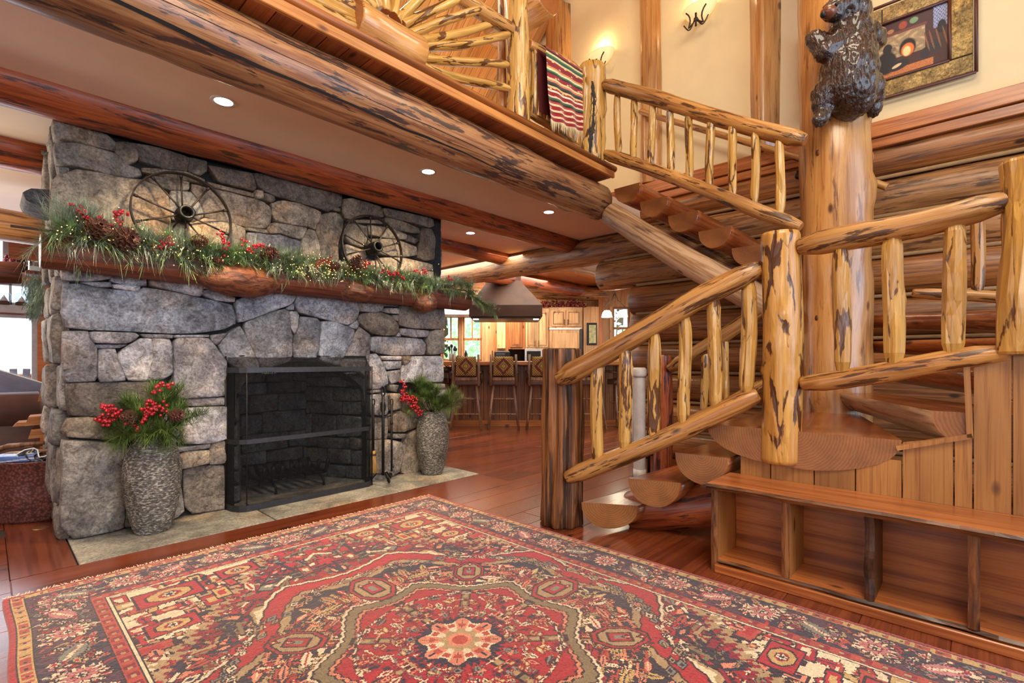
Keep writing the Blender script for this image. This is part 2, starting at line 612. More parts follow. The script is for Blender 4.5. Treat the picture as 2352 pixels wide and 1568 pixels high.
def vase_mat():
    m, nt, bs = newmat('rough_pottery')
    v = coords(nt, (46, 46, 105))
    n1 = noise_(nt, v, 1, 3, .65)
    n2 = noise_(nt, coords(nt, (7, 7, 9)), 1, 3)
    c_ = ramp(nt, n1, [(.36, (.045, .042, .036)), (.52, (.15, .14, .12)), (.66, (.50, .47, .41))])
    c_ = mix(nt, c_, ramp(nt, n2, [(.35, (.7, .68, .64)), (.65, (1.2, 1.18, 1.14))]), 1, 'MULTIPLY')
    nt.links.new(c_, bs.inputs['Base Color'])
    bs.inputs['Roughness'].default_value = .5
    bump(nt, bs, n1, 1.0, .012)
    return m


YEL, YEL2 = srgb(204, 150, 74), srgb(184, 122, 52)
M_END = endgrain('cut_end', srgb(186, 118, 62), srgb(140, 78, 36))
M_END_RED = endgrain('cut_end_red', srgb(160, 108, 60), srgb(116, 74, 40))
M_PEEL = peeled('peeled_log', srgb(208, 160, 84), srgb(194, 140, 68), srgb(84, 46, 20), edge=.05, dark_amt=1.0)
M_PEEL_Y = peeled('peeled_pole', srgb(208, 166, 90), srgb(188, 142, 70), srgb(94, 56, 24), edge=.05, cross=13, along=2.2, dark_amt=.75)
M_TRUNK = wood('trunk', srgb(200, 150, 88), srgb(176, 122, 66), srgb(100, 58, 30), patch=.585, patch_w=.06, cross=26, pc=12, pa=1.6, rough=.3, coat=.5, pmix=.8)
M_RAIL = wood('rail_pole', srgb(192, 144, 80), srgb(162, 110, 56), srgb(62, 34, 16), patch=.55, patch_w=.04, pc=24, pa=3.2, rough=.36, coat=.25, knots=True, bmp=.5)
M_WALLOG = wood('wall_log', srgb(172, 114, 60), srgb(134, 82, 40), srgb(60, 33, 16), patch=.54, patch_w=.12, pc=18, pa=1.2, cross=46, rough=.45, pmix=.75)
M_HEADER = wood('header_log', srgb(178, 132, 82), srgb(142, 98, 56), srgb(58, 38, 24), patch=.54, patch_w=.08, pc=18, pa=3.0, cross=40, along=2, rough=.5, pmix=.8)
M_BEAM_RED = wood('beam_red', srgb(178, 94, 48), srgb(138, 64, 32), srgb(42, 20, 12), patch=.55, patch_w=.06, pc=16, pa=2.2, cross=30, along=1.6, rough=.42, knots=False)
M_BEAM_GREY = wood('beam_grey', srgb(170, 126, 84), srgb(134, 86, 54), srgb(50, 38, 38), patch=.565, patch_w=.03, pc=15, pa=2.6, cross=34, along=1.6, rough=.42, coat=.35)
M_FLUTE = wood('cedar_post', srgb(156, 104, 56), srgb(110, 66, 34), srgb(38, 22, 14), patch=.5, patch_w=.08, pc=16, pa=.5, cross=40, along=.8, rough=.55, coat=.1)
M_PLANK_Z = wood('pine_board', srgb(178, 128, 70), srgb(164, 112, 58), srgb(98, 56, 26), patch=.78, cross=60, along=1.6, rough=.5, coat=.05, bmp=.12)
M_PLANK_X = wood('pine_plank', srgb(196, 134, 70), srgb(176, 112, 54), srgb(106, 58, 26), axis='X', patch=.76, cross=40, along=1.2, rough=.42, bmp=.12)
M_PLANK_Y = wood('pine_slab', srgb(196, 124, 66), srgb(166, 94, 46), srgb(84, 42, 22), axis='Y', patch=.72, cross=30, along=1.2, rough=.36, coat=.35, bmp=.12)
M_FLOOR = wood('floor_board', srgb(128, 66, 36), srgb(106, 50, 26), srgb(54, 25, 14), axis='X', patch=.62, patch_w=.12, cross=24, along=.8, pc=6, pa=1.0, rough=.22, coat=.3, bmp=.0, pmix=.7)
M_TREAD = wood('tread_wood', srgb(172, 104, 54), srgb(142, 78, 40), srgb(84, 44, 22), patch=.62, cross=24, along=1.0, rough=.24, coat=.5, bmp=.08, pmix=.7)
M_BARK = wood('weathered_slab', srgb(200, 168, 132), srgb(158, 118, 82), srgb(74, 56, 48), patch=.6, patch_w=.1, cross=24, along=1.0, rough=.5)
M_LIVE = wood('live_edge', srgb(140, 88, 46), srgb(96, 56, 28), srgb(34, 20, 14), axis='Y', patch=.47, patch_w=.12, cross=36, along=3, rough=.5)
M_LIVE_Z = wood('live_edge_upright', srgb(150, 98, 52), srgb(104, 62, 30), srgb(36, 20, 14), axis='Z', patch=.54, patch_w=.1, cross=36, along=4, rough=.5)
M_MANTEL = wood('mantel_log', srgb(122, 66, 38), srgb(88, 44, 26), srgb(40, 20, 13), patch=.58, patch_w=.1, cross=34, rough=.6, coat=0)
M_BURL = wood('burl_wood', srgb(136, 80, 46), srgb(92, 50, 29), srgb(40, 20, 13), axis='X', patch=.56, patch_w=.2, cross=30, along=9, pc=16, pa=7, rough=.6, coat=0, bmp=.8)
M_CAB = wood('cabinet_pine', srgb(226, 184, 134), srgb(212, 164, 112), srgb(122, 72, 36), patch=.76, cross=30, along=1.5, rough=.4, bmp=.05)
M_CAB2 = wood('cabinet_pine_dark', srgb(196, 128, 72), srgb(174, 104, 54), srgb(110, 58, 28), patch=.74, cross=30, along=1.5, rough=.4, bmp=.05)
M_ISLAND = wood('island_board', srgb(140, 84, 44), srgb(100, 56, 28), srgb(52, 28, 16), patch=.62, patch_w=.12, cross=30, along=1.0, rough=.4)
M_STOOLWOOD = wood('hickory', srgb(160, 116, 82), srgb(112, 76, 52), srgb(60, 38, 28), patch=.6, cross=30, rough=.5, knots=False)
M_CEILPLANK = wood('roof_plank', srgb(222, 164, 96), srgb(206, 142, 76), srgb(120, 66, 30), axis='Y', patch=.8, cross=30, along=1.0, rough=.45, bmp=.05)
M_STONE = stone_mat('field_stone')
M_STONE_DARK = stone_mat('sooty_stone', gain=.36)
M_MORTAR = plain('mortar', (.018, .017, .017), .95, nscale=30, var=.4, bmp=.4)
M_SLATE = stone_mat('hearth_slate', vein=.25, bmp=.25, sc=.8)
M_VASE = vase_mat()
M_PLASTER = plain('plaster_cream', srgb(230, 212, 168), .85, nscale=5, var=.03, bmp=.18)
M_CEIL = plain('ceiling_plaster', srgb(240, 222, 202), .9, nscale=4, var=.03)
M_IRON = plain('black_iron', (.022, .02, .019), .45, .6, nscale=30, var=.4, bmp=.2)
M_IRON_BROWN = plain('rusty_iron', (.05, .036, .028), .5, .5, nscale=40, var=.5, bmp=.35)
M_STEEL = plain('pewter_band', (.05, .05, .055), .45, .6, nscale=30, var=.15)
M_WHITE = plain('white_paint', (.8, .8, .8), .5)
M_CHINK = plain('chinking', srgb(150, 116, 76), .9)
M_GATE = plain('grey_gate', srgb(205, 200, 196), .4)
M_NEEDLE = plain('pine_needles', srgb(122, 150, 96), .55, nscale=8, var=.5)
M_NEEDLE_BLUE = plain('frosted_needles', srgb(170, 182, 158), .55, nscale=8, var=.5)
M_BERRY = plain('red_berries', srgb(170, 24, 34), .2, nscale=60, var=.25, coat=.5)
M_CONE = plain('pine_cone', srgb(96, 58, 42), .6, nscale=40, var=.4)
M_TWIG = plain('twig', srgb(74, 50, 36), .7)
M_FAIRY = emit('fairy_bulb', (1.0, .60, .20, 1), 4.0)
M_DOWN = emit('downlight_lens', (1.0, .86, .66, 1), 28.0)
M_SCONCE = emit('sconce_glass', (1.0, .66, .28, 1), .55, srgb(240, 220, 170))
M_PENDANT = emit('pendant_glass', (1.0, .84, .62, 1), 3.2)
M_LEATHER = plain('brown_leather', srgb(104, 74, 66), .42, nscale=9, var=.18, bmp=.15)
M_SEATLEATHER = plain('seat_leather', srgb(84, 54, 42), .4, nscale=9, var=.15)
M_PILLOW = plain('slate_blue_cloth', srgb(108, 112, 138), .7, nscale=14, var=.1, bmp=.2)
M_COPPER_DARK = plain('copper_hood_metal', srgb(58, 34, 22), .5, .4, nscale=5, var=.3)
M_GLASS = glass('window_glass', (.97, .99, 1, 1), .02, .06)
M_CLEAR = glass('clear_glass', (.9, .95, 1, 1), .02, .25)
M_LEAF = leaf_mat()

# ================================================================== the setting
def struct(name, mb, mat, parent=None, color=None):
    o = mb.build(name, mat, parent, color)
    o['kind'] = 'structure'
    return o


# ---- floor: one board after another, running along X
floor = struct('floor', MB().box(-4.5, 13, -5, 12.5, -.10, -.012), plain('subfloor', (.03, .016, .01), .9))
bx = lambda x0, x1, y0, y1, z0, z1, b=.004: MB().box(x0, x1, y0, y1, z0, z1, bev=b)
rows = []
y = -1.0
while y < 9.9:
    wdt = random.choice((.22, .26, .30))
    rows.append((y, y + wdt)); y += wdt
HX0, HX1, HY0 = .36, 3.40, 3.65
nb = 0
for (ya, yb) in rows:
    x = -3.4 + random.uniform(0, 1.6)
    xs = [-4.4]
    while x < 10.5:
        if x > (11.3 - FW[1] * yb) / FW[0]: break
        xs.append(x); x += random.uniform(2.6, 4.2) if nb < 300 else 20
    xs.append(max(xs[-1] + .3, min(10.8, (11.4 - FW[1] * yb) / FW[0])))
    for xa, xb in zip(xs[:-1], xs[1:]):
        segs = [(xa, xb)]
        if yb > HY0 - .19 and ya < 5.3:      # hearth, chimney and the boards that frame them
            segs = []
            if xa < .09: segs.append((xa, min(xb, .09)))
            if xb > HX1: segs.append((max(xa, HX1), xb))
        for (sa, sb) in segs:
            if sb - sa < .15: continue
            # nothing of a board far behind the camera or deep beside it shows
            d = [px * FW[0] + py * FW[1] for px in (sa, sb) for py in (ya, yb)]
            if max(d) < .6: continue
            t = random.uniform(.90, 1.10)
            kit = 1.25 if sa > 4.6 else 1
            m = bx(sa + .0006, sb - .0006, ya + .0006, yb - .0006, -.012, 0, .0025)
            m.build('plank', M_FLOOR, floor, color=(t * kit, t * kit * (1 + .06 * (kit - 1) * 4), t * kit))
            nb += 1
# rows that the hearth frame cuts off leave a strip; framing boards close it
bx(.09, HX1 + .0, HY0 - .50, HY0 - .002, -.012, .001).build('plank', M_FLOOR, floor, color=(1.0, .92, .88))
o = mesh('plank', [(-1.0, -.13, -.006), (1.0, -.13, -.006), (1.0, .13, -.006), (-1.0, .13, -.006), (-1.0, -.13, .006), (1.0, -.13, .006), (1.0, .13, .006), (-1.0, .13, .006)],
         [(0, 3, 2, 1), (4, 5, 6, 7), (0, 1, 5, 4), (1, 2, 6, 5), (2, 3, 7, 6), (3, 0, 4, 7)], M_FLOOR, floor,
         world=Matrix.Translation((.222, 4.655, -.005)) @ Matrix.Rotation(math.pi / 2, 4, 'Z'))
print('floor boards', nb)

# ---- outside ground and water, seen through the windows
M_SHORE = plain('shore', srgb(170, 178, 190), .9, nscale=1.5, var=.15)
struct('ground_outside', MB().box(-60, 90, 9.2, 140, -.5, -.4), M_SHORE)

# ---- walls that only bounce light, with the tall windows behind the photographer
M_LOGPLAIN = M_WALLOG
wb = MB()
for x0, x1, z0, z1 in ((-4.6, 6, 0, .5), (-4.6, 6, 5.0, 8), (-4.6, -3, .5, 5), (.0, .25, .5, 5), (2.6, 2.85, .5, 5), (5.0, 6, .5, 5)):
    wb.box(x0, x1, -5.1, -4.9, z0, z1)
struct('wall_back', wb, M_PLANK_X)
wl = MB()
for y0, y1, z0, z1 in ((-5, -1.2, 0, 3), (3.2, 8.7, 0, 3), (-1.2, 3.2, 0, .5), (-1.2, 3.2, 2.7, 3), (-5, 8.7, 3, 8)):
    wl.box(-4.7, -4.5, y0, y1, z0, z1)
struct('wall_left', wl, M_PLANK_Y)
ro = MB()
ro.add([(-4.6, -5, 6.6), (6, -5, 6.6), (6, .5, 9.57), (-4.6, .5, 9.57)], [(0, 1, 2, 3)])
ro.add([(-4.6, .5, 9.57), (6, .5, 9.57), (6, 4.0, 6.19), (-4.6, 4.0, 6.19)], [(0, 1, 2, 3)])
struct('ceiling_ridge', ro, M_CEILPLANK)
# pitched boards over the loft, each one built
cl = thing('ceiling_loft', (2.5, 4.6, 5.6), kind='structure')
mrot = Matrix.Rotation(-math.radians(44), 4, 'X')
k = 0
xx = -.6
while xx < 5.42:
    wdt = .135
    t = random.uniform(.86, 1.12)
    MB().box(-wdt / 2 + .003, wdt / 2 - .003, -1.3, 2.6, -.012, .012, bev=.004).build(
        'plank', M_CEILPLANK, cl, color=(t, t, t), world=Matrix.Translation((xx, 4.3, 5.9)) @ mrot)
    xx += wdt
struct('ceiling_loft_backing', MB().add([(-4.5, 3.3, 6.93), (5.6, 3.3, 6.93), (5.6, 6.4, 3.93), (-4.5, 6.4, 3.93)], [(0, 1, 2, 3)]), M_CEILPLANK)

# ---- ceiling under the loft
struct('ceiling', MB().box(-4.5, 5.75, 2.96, 8.8, 2.75, 2.96), M_CEIL)
# ---- loft floor: boards whose undersides show, with a fascia and a rounded nosing
lf = thing('floor_loft', (.5, 3.4, 2.98), kind='structure')
xx = -1.6
while xx < 4.30:
    t = random.uniform(.8, 1.1)
    e = min(xx + .137, 4.34)
    MB().box(xx, e, 2.705, 4.0, 2.98, 3.075, bev=.005).build('plank', M_PLANK_Y, lf, color=(t * .8, t * .62, t * .55))
    xx += .14
MB().box(-3, 4.36, 2.675, 2.705, 2.98, 3.045, bev=.004).build('fascia', M_PLANK_X, lf, color=(1.05, 1.08, 1.1))
MB().tube([(-3, 2.69, 3.075), (1.2, 2.69, 3.075), (4.38, 2.69, 3.075)], .032, 10).build('nosing', M_PLANK_X, lf, color=(.72, .58, .5))

# ---- log wall beside the stairs (face at X = 5.4)
wr = thing('wall_right', (5.4, 1, 0), kind='structure')
seams = [0, .33, .66, 1.0, 1.34, 1.71, 2.06, 2.42, 2.76, 3.06]
ends = [3.12, 3.1, 3.14, 3.08, 3.12, 3.14, 3.16, 3.62, 8.6, 3.1]
for i in range(9):
    za, zb = seams[i], seams[i + 1]
    r = (zb - za) / 2 * 1.06
    t = random.uniform(.88, 1.08)
    big = i in (7,)
    mats = (M_HEADER if i in (6, 7) else M_WALLOG, M_END)
    p0, p1 = (5.4 + r * .97, -1.6, (za + zb) / 2), (5.4 + r * .97, ends[i] if i != 7 else 9.2, (za + zb) / 2)
    if i == 7: p0, p1 = (5.4 + r, -1.6, (za + zb) / 2), (5.4 + r, 9.2, (za + zb) / 2)
    if i == 6: p1 = (5.4 + r * .97, 3.62, (za + zb) / 2)
    if i == 8: p1 = (5.4 + r * .97, 9.2, (za + zb) / 2)
    log('log', p0, p1, r, r, mats, wr, seg=20, rough=.03, step=.22, bow=.008, color=(t, t, t), knobs=4)
for i in range(1, 10):
    e = 3.05 if i not in (7, 8) else (3.5 if i == 7 else 7.5)
    MB().tube([(5.47, -1.5, seams[i]), (5.465, 1, seams[i]), (5.47, e, seams[i])], .018, 6).build('chinking', M_CHINK, wr)
struct('wall_right_core', MB().box(5.62, 5.78, -5, 3.1, 0, 3.1).box(5.72, 5.85, -5, 5.6, 3.0, 8.5), M_PLASTER)
# plaster gable above it, with its half timbers and its double trim
struct('wall_gable', MB().box(5.46, 5.72, -5, 5.6, 3.02, 8.2), M_PLASTER)
tr = thing('trim_1', (5.4, 1, 3.1), kind='structure')
MB().box(5.36, 5.46, -2.5, 4.3, 3.10, 3.235, bev=.006).build('trim_board', M_PLANK_Y, tr, color=(.95, .95, .92))
MB().box(5.385, 5.46, -2.5, 4.3, 3.01, 3.095, bev=.006).build('trim_board', M_PLANK_Y, tr, color=(.82, .8, .78))
for n, (px0, px1, zt) in enumerate(((1465, 1508, 7.5), (1727, 1785, 8), (1258, 1303, 6.0))):
    ya, yb = onX(px1, 500, 5.4).y, onX(px0, 500, 5.4).y
    tb = MB().box(0, 1, 0, 1, 0, 1)
    pm = log('trim_%d' % (n + 2), (5.47, (ya + yb) / 2, 3.24), (5.47, (ya + yb) / 2, zt), (yb - ya) / 2, None, (M_TRUNK, M_END), None, seg=16, rough=.03, step=.3, sq=.7)
    pm['kind'] = 'structure'

# ---- ceiling log beams: each one a thing
def beam(p0, p1, r0, r1, mat, label, **k):
    o = log('ceiling_beam', p0, p1, r0, r1, (mat, M_END), None, **k)
    return tag(o, label, 'beam', 'log beams of the loft floor', 'thing')


bg_ = beam((-3.6, 2.90, 2.805), (4.42, 2.90, 2.795), .19, .175, M_BEAM_GREY, 'thick weathered log beam with a long drying crack, carrying the edge of the loft', seg=24, step=.16, rough=.03, knobs=9, bow=.01)
# its long drying check: a dark recessed groove
from mathutils.bvhtree import BVHTree
bm_w = wm(bg_)
tree_ = BVHTree.FromPolygons([bm_w @ v.co for v in bg_.data.vertices], [tuple(q.vertices) for q in bg_.data.polygons])


def check(x0, x1, s0, s1, wid, n, wob):
    m = MB()
    V = []
    for i in range(n + 1):
        t = i / n
        x = x0 + (x1 - x0) * t
        s = s0 + (s1 - s0) * t + wob * noise.noise((x * 1.3, s0 * 9, 0)) + wob * .3 * noise.noise((x * 5, s0 * 9, 3))
        w_ = wid * math.sin(math.pi * (t * .97 + .015)) ** .7 * (.7 + .6 * abs(noise.noise((x * 3, 8, s0))))
        for sg in (s + w_, s - w_):
            o_ = Vector((x, 0, CAMZ))
            d_ = Vector((0, 1, sg)).normalized()
            h = tree_.ray_cast(o_, d_)[0]
            V.append((h if h is not None else o_ + d_ * 3.2) - d_ * .003)
    m.add(V, [(2 * i, 2 * i + 1, 2 * i + 3, 2 * i + 2) for i in range(n)])
    return m


ck = check(-1.6, 3.1, .582, .545, .0042, 90, .012)
for a, b, s0, s1, w_ in ((.2, 1.6, .606, .600, .0008), (1.3, 3.4, .59, .575, .0012), (-.8, .9, .618, .626, .0007), (2.0, 4.0, .565, .57, .0009), (.6, 2.2, .632, .628, .0006)):
    k_ = check(a, b, s0, s1, w_, 40, .006)
    ck.add(k_.V, k_.F)
ck.build('drying_crack', plain('crack_dark', (.012, .009, .008), .95), bg_)
beam((-4.2, 4.06, 2.755), (5.46, 4.06, 2.745), .165, .15, M_BEAM_RED, 'reddish brown log beam across the top of the stone chimney', seg=20, step=.2, rough=.035, knobs=5, bow=.012)
beam((3.2, 5.31, 2.76), (5.5, 5.31, 2.76), .155, .15, M_BEAM_RED, 'short reddish log beam behind the chimney, meeting the kitchen header log', seg=18, step=.2, rough=.035, knobs=2)
beam((-3.5, 5.27, 2.75), (.36, 5.27, 2.75), .18, .17, M_BEAM_RED, 'reddish log beam running left from the chimney, above the living room', seg=18, step=.2, rough=.035, knobs=2)
beam((-3.2, 6.6, 2.42), (.42, 6.6, 2.40), .155, .15, M_HEADER, 'pale brown tie log above the living room, below the ceiling', seg=18, step=.2, rough=.03, knobs=3)

# recessed lamps in the ceiling, each with its own light
for i, (x, y, lb) in enumerate(((1.018, 3.42, 'round recessed ceiling lamp above the large wagon wheel, nearest of the four'),
                             (2.594, 3.42, 'round recessed ceiling lamp above the right wagon wheel'),
                             (4.2, 3.40, 'round recessed ceiling lamp near the upper stair stringer'),
                             (4.21, 4.68, 'round recessed ceiling lamp past the chimney, between two log beams'))):
    t = thing('recessed_lamp', (x, y, 2.75), lb, 'lamp', 'recessed lamps of the ceiling')
    MB().lathe([(.052, -.004), (.07, -.007), (.074, -.001), (.074, .01)], (x, y, 2.75), 20).build('trim_ring', M_WHITE, t)
    MB().lathe([(.0005, -.003), (.053, -.003)], (x, y, 2.75), 20).build('lens', M_DOWN, t)
    lamp('recessed_light', 'SPOT', (x, y, 2.73), 150 if i < 2 else 60, (1.0, .78, .50), (x, y + (.55 if i < 2 else 0), .6), spot=110, blend=.8, radius=.05)

# ================================================================== stone chimney
WY = 4.2
chim = thing('stone_fireplace', (1.88, 4.7, 0), 'large fieldstone fireplace and chimney with an arched firebox', 'fireplace')
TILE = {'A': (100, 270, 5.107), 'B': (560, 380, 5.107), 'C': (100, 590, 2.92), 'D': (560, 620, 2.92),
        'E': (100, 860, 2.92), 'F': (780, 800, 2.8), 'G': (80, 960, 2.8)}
ST = """A5 115,40 520,150 740,220 830,300 820,400 650,360 400,300 140,255
A5 130,315 400,312 850,440 960,540 985,575 1120,605 1140,690 1010,715 780,675 430,585 165,548
A4 165,680 400,622 700,680 1000,745 1140,740 1330,830 1440,890 1465,1100 1480,1420 600,1440 90,1420 100,760
A2 830,300 1000,305 1110,400 1090,500 980,560 850,425
A1 1010,312 1350,380 1700,480 1680,640 1400,605 1130,515 1105,400
A4 1150,600 1380,625 1640,650 1870,742 1860,790 1300,682 1150,645
A2 1710,490 1890,535 1890,640 1820,690 1690,640
A4 1200,695 1500,725 1690,770 1685,855 1480,858 1330,815 1230,765
A5 1485,872 1715,885 1835,1030 1860,1165 1700,1245 1500,1200 1475,1050
A3 1725,785 1890,835 2150,885 2459,965 2559,995 2639,1055 2654,1122 2639,1257 2580,1305 2349,1280 2180,1240 1880,1175 1850,1020 1735,880
A1 1910,575 2424,672 2479,832 2449,867 2349,840 2050,772 1990,685
A3 1900,765 2349,872 2450,897 2445,942 2349,915 2000,835
A4 1500,1235 1750,1255 1870,1195 2180,1255 2349,1305 2349,1560 1500,1560
B4 118,305 200,312 205,400 120,388
B1 78,100 600,170 1138,340 1130,488 1020,508 960,556 880,518 600,428 340,368 210,300 152,262
B3 215,338 330,372 340,420 290,438 220,400
B4 330,445 440,422 640,462 880,552 885,600 850,670 740,722 560,698 360,658 320,560
B3 300,452 345,462 340,520 310,500
B4 290,692 340,684 550,716 720,742 690,800 660,868 560,848 420,798 300,808 255,770
B4 0,737 240,762 270,808 0,772
B6 28,792 180,802 320,832 400,822 520,862 650,892 640,960 600,1100 300,1120 40,1100
B4 742,752 820,772 850,900 872,1020 870,1100 620,1100 672,880
B3 742,720 880,655 832,700 830,758
B3 905,582 1020,558 1110,572 1160,650 1150,720 1080,900 1100,1130 890,1130 882,960 842,770 837,702
B3 1150,402 1250,402 1580,492 1610,618 1400,600 1220,640 1172,618 1142,520
B2 1040,502 1120,512 1110,550 1032,530
B2 1600,505 1800,545 2190,632 2210,720 2150,738 1850,658 1630,600
B3 1640,614 1850,672 2040,742 2048,798 1980,798 1760,758 1640,690
B2 2060,745 2170,752 2220,870 2210,1100 2100,1118 2012,1078 2022,960
B4 1180,692 1300,692 1420,722 1430,840 1400,958 1240,918 1172,830
B4 1440,704 1700,744 1890,822 1880,878 1600,848 1450,818
B4 1452,864 1750,884 1990,962 2008,1058 1800,1078 1600,1048 1450,1000
B4 1172,934 1390,1004 1420,1110 1180,1120
B4 1562,1084 1870,1094 2180,1164 2198,1232 1840,1250 1600,1250
B3 1212,644 1600,644 1620,690 1300,680
B2 1902,824 2030,882 1980,920 1882,890
B4 1180,1130 1540,1120 1590,1260 1180,1300
B4 880,1140 1170,1135 1170,1300 700,1300 620,1110 860,1110
B4 1830,1256 2200,1245 2205,1420 1840,1400
C9 125,70 180,42 340,46 452,80 438,148 300,163 128,155
C8 470,75 670,85 680,193 560,188 445,163
C9 692,95 960,105 1055,140 1055,253 1030,266 860,228 712,195
C9 1060,120 1140,130 1160,205 1062,213
C8 1064,224 1130,220 1200,250 1275,272 1270,303 1150,288 1062,256
C7 245,174 440,174 446,203 360,203
C9 457,184 640,197 635,233 472,211
C8 127,175 240,183 360,211 480,223 640,243 662,208 850,241 1040,278 1260,318 1283,400 1288,448 1200,488 1000,510 860,510 520,493 300,488 132,478
D8 -58,200 0,190 100,60 330,100 332,190 300,233 150,283 0,343 -45,353 -55,280
C6 125,505 295,503 335,592 350,622 355,800 343,826 145,836 130,700
C6 307,502 600,510 633,527 600,558 540,578 340,576 312,545
C7 335,587 555,587 500,610 347,613
C6 642,517 858,522 858,546 682,543
C7 870,524 1100,522 1100,538 872,543
C9 367,624 478,622 488,680 538,800 543,823 382,836 364,800
C9 640,552 718,552 716,700 700,750 698,826 562,823 502,700 498,650 562,602
C9 725,552 838,557 856,602 860,778 800,812 680,826 706,740
C6 867,572 890,548 1098,548 1148,612 1215,702 1215,928 932,943 872,928
C6 1110,528 1220,512 1150,590 1120,560
D7 -180,507 -105,422 -35,378 3,450 63,580 102,674 30,680 -40,658 -120,610
D7 8,445 2,400 2,352 150,292 263,265 288,277 293,400 308,440 310,578 300,608 115,666 72,580
D8 270,257 320,228 322,267 290,269
D7 297,282 345,282 359,310 348,400 325,428 306,380
D8 347,122 500,127 700,180 733,202 758,270 738,340 680,370 560,333 430,303 362,290 332,240 345,190
DA 370,317 480,327 498,345 488,500 470,588 320,590 320,450 355,400
D8 512,347 600,352 733,402 720,460 655,580 625,638 500,600 492,560 506,450
D7 687,380 745,338 754,365 740,393
D6 767,382 836,437 833,580 823,600 662,590 737,440
D6 640,597 820,602 815,720 780,690 700,670 630,640
D7 747,202 760,217 830,217 898,178 928,215 918,260 880,283 772,276
D7 906,178 1050,192 1030,218 930,213
D7 930,227 1030,227 1020,248 927,243
D5 902,280 935,257 1030,260 1025,296 960,288
D2 752,310 790,292 900,287 980,312 1023,370 1023,408 1000,436 930,438 850,423 790,378 757,350
D5 982,304 1022,307 1020,343 997,330
D5 1037,222 1080,202 1130,195 1328,220 1330,393 1270,396 1110,388 1022,368 1032,290
D6 1037,392 1110,400 1228,407 1223,448 1130,448 1037,433
D7 1010,445 1025,422 1043,445
D7 847,447 1000,452 1188,462 1208,500 1203,568 1010,568 900,558 842,540
D5 1217,470 1240,417 1280,404 1331,407 1333,558 1230,566
D7 832,572 880,562 908,600 948,690 956,760 900,793 832,798
D7 907,577 1043,577 1043,603 922,603
D7 925,612 1043,610 1038,658 947,666
D5 1052,580 1103,577 1098,610 1062,638
D9 1052,650 1112,582 1318,577 1328,750 1180,743 1047,753
D6 952,682 1038,672 1040,743 977,760
F6 182,272 263,262 260,283 182,288
F6 182,302 290,287 298,400 288,423 182,428
F5 184,442 293,437 296,578 184,580
F5 184,592 300,587 388,602 393,690 370,788 300,828 184,848
F4 322,432 380,402 498,460 478,508 400,533 322,533
F5 322,547 413,547 400,573 322,576
F4 402,622 432,552 508,517 525,778 412,803 387,790
F4 312,292 368,292 378,380 322,398
F7 580,272 658,264 666,298 580,308
F5 317,232 368,237 358,278 317,268
F5 592,227 653,227 653,253 592,258
F5 384,302 576,318 588,420 505,455 402,402
F5 505,462 668,440 680,512 520,512
F5 532,520 665,520 665,640 532,640
F5 532,645 668,645 668,790 532,795
E1 152,58 728,48 760,120 700,200 600,278 172,273
E3 167,292 300,287 420,302 598,330 598,438 152,413 122,370
E6 932,163 1215,152 1215,203 962,210
E9 962,227 1215,214 1215,428 1100,453 932,458 902,330
E7 622,300 928,232 918,450 602,438
E6 862,490 1108,457 1108,488 862,518
E4 892,537 950,512 1098,504 1098,588 912,626
E5 1112,477 1150,452 1215,442 1213,588 1107,596
G5 172,143 400,153 598,182 568,300 568,700 242,763 162,680 180,400
G5 882,233 908,300 933,480 956,590 870,648 572,698 572,300
G2 947,333 1010,312 1213,303 1218,578 1010,608 962,560"""
# stone colours, with warm downlight and bluish window light painted into browns and blues
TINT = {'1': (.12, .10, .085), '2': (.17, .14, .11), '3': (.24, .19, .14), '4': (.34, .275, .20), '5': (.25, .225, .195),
        '6': (.24, .225, .23), '7': (.30, .30, .325), '8': (.31, .33, .38), '9': (.40, .39, .41), 'A': (.20, .205, .23)}


